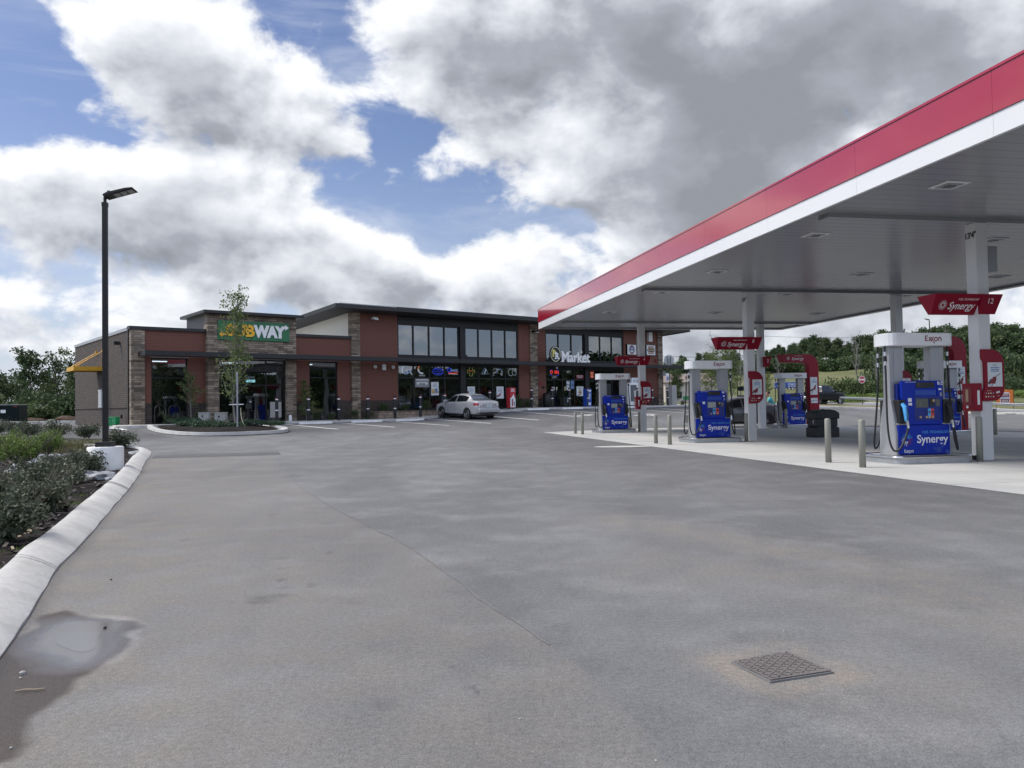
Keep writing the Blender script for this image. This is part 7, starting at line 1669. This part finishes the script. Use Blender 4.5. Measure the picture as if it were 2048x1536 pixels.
for i, (u, v, s, lb) in enumerate([(1.6, -.6, .9, 'round dark bush left of the bike racks'), (3.3, -.8, 1.25, 'dark bush between the bike racks and the pedestals'), (4.0, -1.0, .8, 'dark bush right behind the beige pedestals'), (9.7, -.7, .9, 'dark bush under the narrow window, left one'), (10.5, -.8, .8, 'dark bush under the narrow window, right one'), (11.9, -.7, 1.0, 'dark bush at the foot of the tall stone pilaster, left side'), (12.95, -.7, .95, 'dark bush at the foot of the tall stone pilaster, right side'),
                                 (14.2, -.5, 1.1, 'upright dark bush above the block planter, left one'), (15.6, -.5, 1.05, 'upright dark bush above the block planter, middle one'), (17.2, -.5, 1.1, 'upright dark bush above the block planter, behind the silver car'), (25.5, -.6, 1.1, 'dark bush left of the middle stone pilaster'), (27.1, -.6, .7, 'low bush at the left of the market doors'), (24.4, -.6, 1.6, 'tall plant behind the red display box'), (40.1, -.9, .8, 'low bush at the right corner of the shop'), (41.2, -1.2, .7, 'round bush right of the utility cabinet')]):
    p = bw(u, v); shrub(DKB[i % 2], lb, p.x, p.y, gk(u) + (.1 if not 14 < u < 18 else .42), (s, s, s), 'dark bushes along the shop front')
# rocks by the lamp base and in the swale
def rock(seed, s):
    rg = random.Random(seed); bm_ = bmesh.new(); bmesh.ops.create_icosphere(bm_, subdivisions=2, radius=s)
    for v in bm_.verts:
        k = 1 + .38 * mnoise.noise(v.co * (2.2 / s) + Vector((seed, 0, 0))) + .15 * mnoise.noise(v.co * (6 / s)); v.co = Vector((v.co.x * k * 1.15, v.co.y * k, v.co.z * k * .52))
    me = bpy.data.meshes.new('rock'); bm_.to_mesh(me); bm_.free(); me.materials.append(M('rock')); return me
RK = [rock(i, .2) for i in range(5)]
RL = ['large pale rock left of the lamp base, biggest of the heap', 'grey rock beside the biggest one', 'flat grey rock between the shrubs and the kerb', 'flat pale rock nearest the kerb', 'small grey rock by the kerb', 'grey slab rock left of the kerb', 'jagged slate piece at the right of the lamp base', 'second jagged slate piece at the bed tip', 'pale boulder in the stone heap at left', 'grey boulder next to the pale one at left', 'low grey stone in front of the left boulders']
for i, (px, py, s, lb) in enumerate(zip([168, 180, 200, 212, 222, 190, 268, 276, 52, 36, 26], [962, 966, 966, 962, 968, 960, 912, 909, 944, 950, 953], [1.1, .7, .9, .8, .5, .8, .8, .6, 1.2, .9, .8], RL)):
    p = gnd(px, py); o = obj('rock', RK[i % 5]); o.location = (p.x, p.y, g(p.x, p.y) + .085); o.scale = (s * ru(.9, 1.3), s, s * (.9 if i not in (6, 7) else .35)); o.rotation_euler = (ru(-.2, .2), ru(-.2, .2), ru(0, 6)); tag(o, lb, 'rock', 'rocks in the planting bed')
it = MB(); bmv = RK[0]
random.seed(37)
for i in range(260):
    px, py = ru(72, 140), ru(921, 940)
    p = gnd(px, py); s = ru(.035, .11); me = RK[i % 5]; a = ru(0, 6); c_, s_ = math.cos(a), math.sin(a); k = s / .2
    it.add([(p.x + (v.co.x * c_ - v.co.y * s_) * k, p.y + (v.co.x * s_ + v.co.y * c_) * k, g(p.x, p.y) + .12 + v.co.z * k * 1.2) for v in me.vertices], [tuple(f.vertices) for f in me.polygons], 'rock')
tag(it.build('rubble'), 'band of broken grey stones between the shrubs', 'stones', kind='stuff')
# mulch chips and thin grass of the bed, kept off the kerb
it = MB(); random.seed(41); bx0 = np.array(BED)
def in_bed(x, y): return bool(in_poly(np.array([x]), np.array([y]), [(p[0] - .22, p[1]) for p in KERB] + BED[len(KERB):])[0])
pts = []
while len(pts) < 5200:
    d = 2.8 * math.exp(rnd() * math.log(26 / 2.8)); a = R(ru(-36, -14)); x, y = d * math.sin(a), d * math.cos(a); pts.append((x, y))
X = np.array([p[0] for p in pts]); Y = np.array([p[1] for p in pts]); ok = in_poly(X, Y, [(p[0] - .36, p[1]) for p in KERB] + BED[len(KERB):])
for x, y in zip(X[ok], Y[ok]):
    l = ru(.012, .05) * (1 if math.hypot(x, y) < 9 else 1.5); w_ = l * ru(.18, .4); a = ru(0, 6.28); tz = ru(-.5, .5); z = g(x, y) + .065 + .03 * mnoise.noise((x * .9, y * .9, 0)) + .016 * mnoise.noise((x * 5, y * 5, 0)) + .012
    e1 = Vector((math.cos(a), math.sin(a), tz)) * l; e2 = Vector((-math.sin(a), math.cos(a), ru(-.4, .4))) * w_; c = Vector((x, y, z))
    it.add([c - e1 - e2, c + e1 - e2, c + e1 + e2, c - e1 + e2], [(0, 1, 2, 3)], 'mulch_chip' if rnd() < .86 else 'dry_twig')
tag(it.build('mulch_chips'), 'dark wood mulch chips strewn over the planting bed', 'mulch', kind='stuff')
def blades(name, label, fn, n, h, mat):
    it = MB()
    for _ in range(n):
        x, y = fn(); a = ru(0, 6.28); hh = h * ru(.5, 1.2); w_ = hh * .07; z = g(x, y) + .065; c = Vector((x, y, z)); e = Vector((math.cos(a), math.sin(a), 0)) * w_; tip = c + Vector((ru(-.4, .4) * hh, ru(-.4, .4) * hh, hh))
        it.add([c - e, c + e, tip], [(0, 1, 2)], mat)
    return tag(it.build(name), label, 'grass', kind='stuff')
def f1():
    p = gnd(ru(-20, 215), ru(886, 912)); return p.x, p.y
blades('grass', 'thin brownish grass between the shrubs of the planting bed', f1, 2600, .16, 'grass_blade')
TU = [(p.x, p.y) for p in (gnd(*q) for q in [(150, 1020), (162, 1004), (2, 1165), (-8, 1180), (222, 962), (40, 1120)])]
def f2():
    c = random.choice(TU); return random.gauss(c[0], .05), random.gauss(c[1], .07)
blades('grass', 'small yellow green grass tufts beside the kerb', f2, 420, .05, 'leaf_bright')
# straw heaps beyond the far kerb
for i, (px, py, s, lb) in enumerate(((62, 838, 1.0, 'reddish straw heap right of the green box'), (76, 838, .9, 'second reddish straw heap right of the green box'), (133, 837, 1.2, 'brown straw heap left of the brick wall'))):
    p = at_depth(px, py + 4, 64 + i); o = obj('straw_heap', RK[i]); o.data = RK[i].copy(); o.data.materials.clear(); o.data.materials.append(M('straw')); o.location = (p.x, p.y, g(p.x, p.y) + .05); o.scale = (4.2 * s, 2.5, 3.6 * s); tag(o, lb, 'straw heap', 'straw heaps beyond the far kerb')
for (px0, px1, py, w_, nm) in ((40, 150, 829, 3.5, 'dirt_track'), (85, 160, 835.5, 2.0, 'dirt_track')):
    a, b = at_depth(px0, py, 84 if py < 830 else 71), at_depth(px1, py, 84 if py < 830 else 71); stripe(nm, (a.x, a.y), (b.x + 4, b.y), w_, .05, 'walk_concrete')
# litter on the pavement
lit = [((45, 1348), .030, 'utility_beige', 'pale stone chip beside the puddle, larger one'), ((41, 1357), .014, 'utility_beige', 'pale stone chip below the larger chip'), ((22, 1497), .012, 'utility_beige', 'white pebble in the lower left corner'), ((1040, 1439), .010, 'utility_beige', 'tiny white pebble in the middle foreground'), ((1568, 1262), .011, 'utility_beige', 'tiny white pebble above the cover plate'), ((1312, 1522), .010, 'utility_beige', 'tiny white pebble at the bottom centre'), ((210, 1256), .02, 'black_plastic', 'dark leaf crumb standing in the puddle'), ((222, 1160), .016, 'black_plastic', 'dark crumb on the dusty pavement above the puddle')]
for i, ((px, py), s, mt, lb) in enumerate(lit):
    s *= .45; p = onz(px, py, 0); o = obj('pebble', RK[i % 5].copy()); o.data.materials.clear(); o.data.materials.append(M(mt)); o.location = (p.x, p.y, s * .4); k = s / .2; o.scale = (k, k, k * 1.5); o.rotation_euler = (0, 0, ru(0, 6)); tag(o, lb, 'pebble')
p = onz(60, 1383, 0); m = MB(); m.tube([(-.06, -.01, .004), (-.02, .0, .007), (.03, .004, .005), (.06, .014, .007)], [.003, .004, .004, .002], 'dry_twig', 6); o = m.build('twig', smooth=True); o.location = (p.x, p.y, .002); tag(o, 'short dry twig on the damp pavement at lower left', 'twig')
# far white building with brown end and power lines on the right
p = at_depth(1366, 762, 118); z = g(p.x, p.y)
s = thing('far_building', 'low tan building with pitched roof beyond the shop corner', 'building', (p.x, p.y, z), R(-6))
m = MB(); m.box(-2.6, 4.6, 0, 6, -.5, 3.0, 'tan_wall'); m.build('wall', s); m = MB(); m.prism([(-.5, 2.95), (3, 4.3), (6.5, 2.95)], 'x', -2.9, 4.9, 'tan_roof'); m.build('roof', s)
for x, z0, z1 in ((-1.0, .6, 1.6), (1.7, 2.0, 2.5)): m = MB(); m.box(x, x + .8, -.03, -.002, z0, z1, 'bronze_frame'); m.build('window', s)
for i, (pa, pb, lb) in enumerate((((1310, 712, 150), (1760, 668, 150), 'upper power line behind the canopy'), ((1310, 724, 150), (1760, 676, 150), 'lower power line behind the canopy'), ((1500, 671, 210), (2100, 652, 210), 'distant power line above the wooded ridge'))):
    a, b = at_depth(*pa), at_depth(*pb); m = MB(); m.tube([a.lerp(b, t / 16) + Vector((0, 0, -1.6 * (1 - (t / 8 - 1) ** 2))) for t in range(17)], .035, 'black_metal', 4, cap=False); tag(m.build('power_line'), lb, 'cable')
p = at_depth(1410, 800, 92); s = thing('green_frame', 'small dark green roadside panel behind the grey car', 'sign', (at_depth(1488, 800, 90).x, 90, g(at_depth(1488, 800, 90).x, 90)), 0)
m = MB(); m.box(-.75, -.65, 0, .1, 0, 2.3, 'dark_green'); m.box(.65, .75, 0, .1, 0, 2.3, 'dark_green'); m.build('post', s); m = MB(); m.box(-.65, .65, .02, .08, 1.5, 2.0, 'dark_green'); m.box(-.65, .65, .02, .08, .5, 1.0, 'dark_green'); m.build('panel', s)
p = at_depth(1377, 802, 74); s = thing('yard_sign', 'tiny green and white yard sign beyond the shop corner', 'sign', (p.x, p.y, g(p.x, p.y)), 0); m = MB(); m.tube([(0, 0, 0), (0, 0, .6)], .02, 'galvanised', 5); m.build('stake', s); m = MB(); m.box(-.5, .15, -.02, 0, .55, .9, 'green_paint'); m.box(.15, .5, -.02, 0, .55, .9, 'sign_white'); m.build('plate', s)
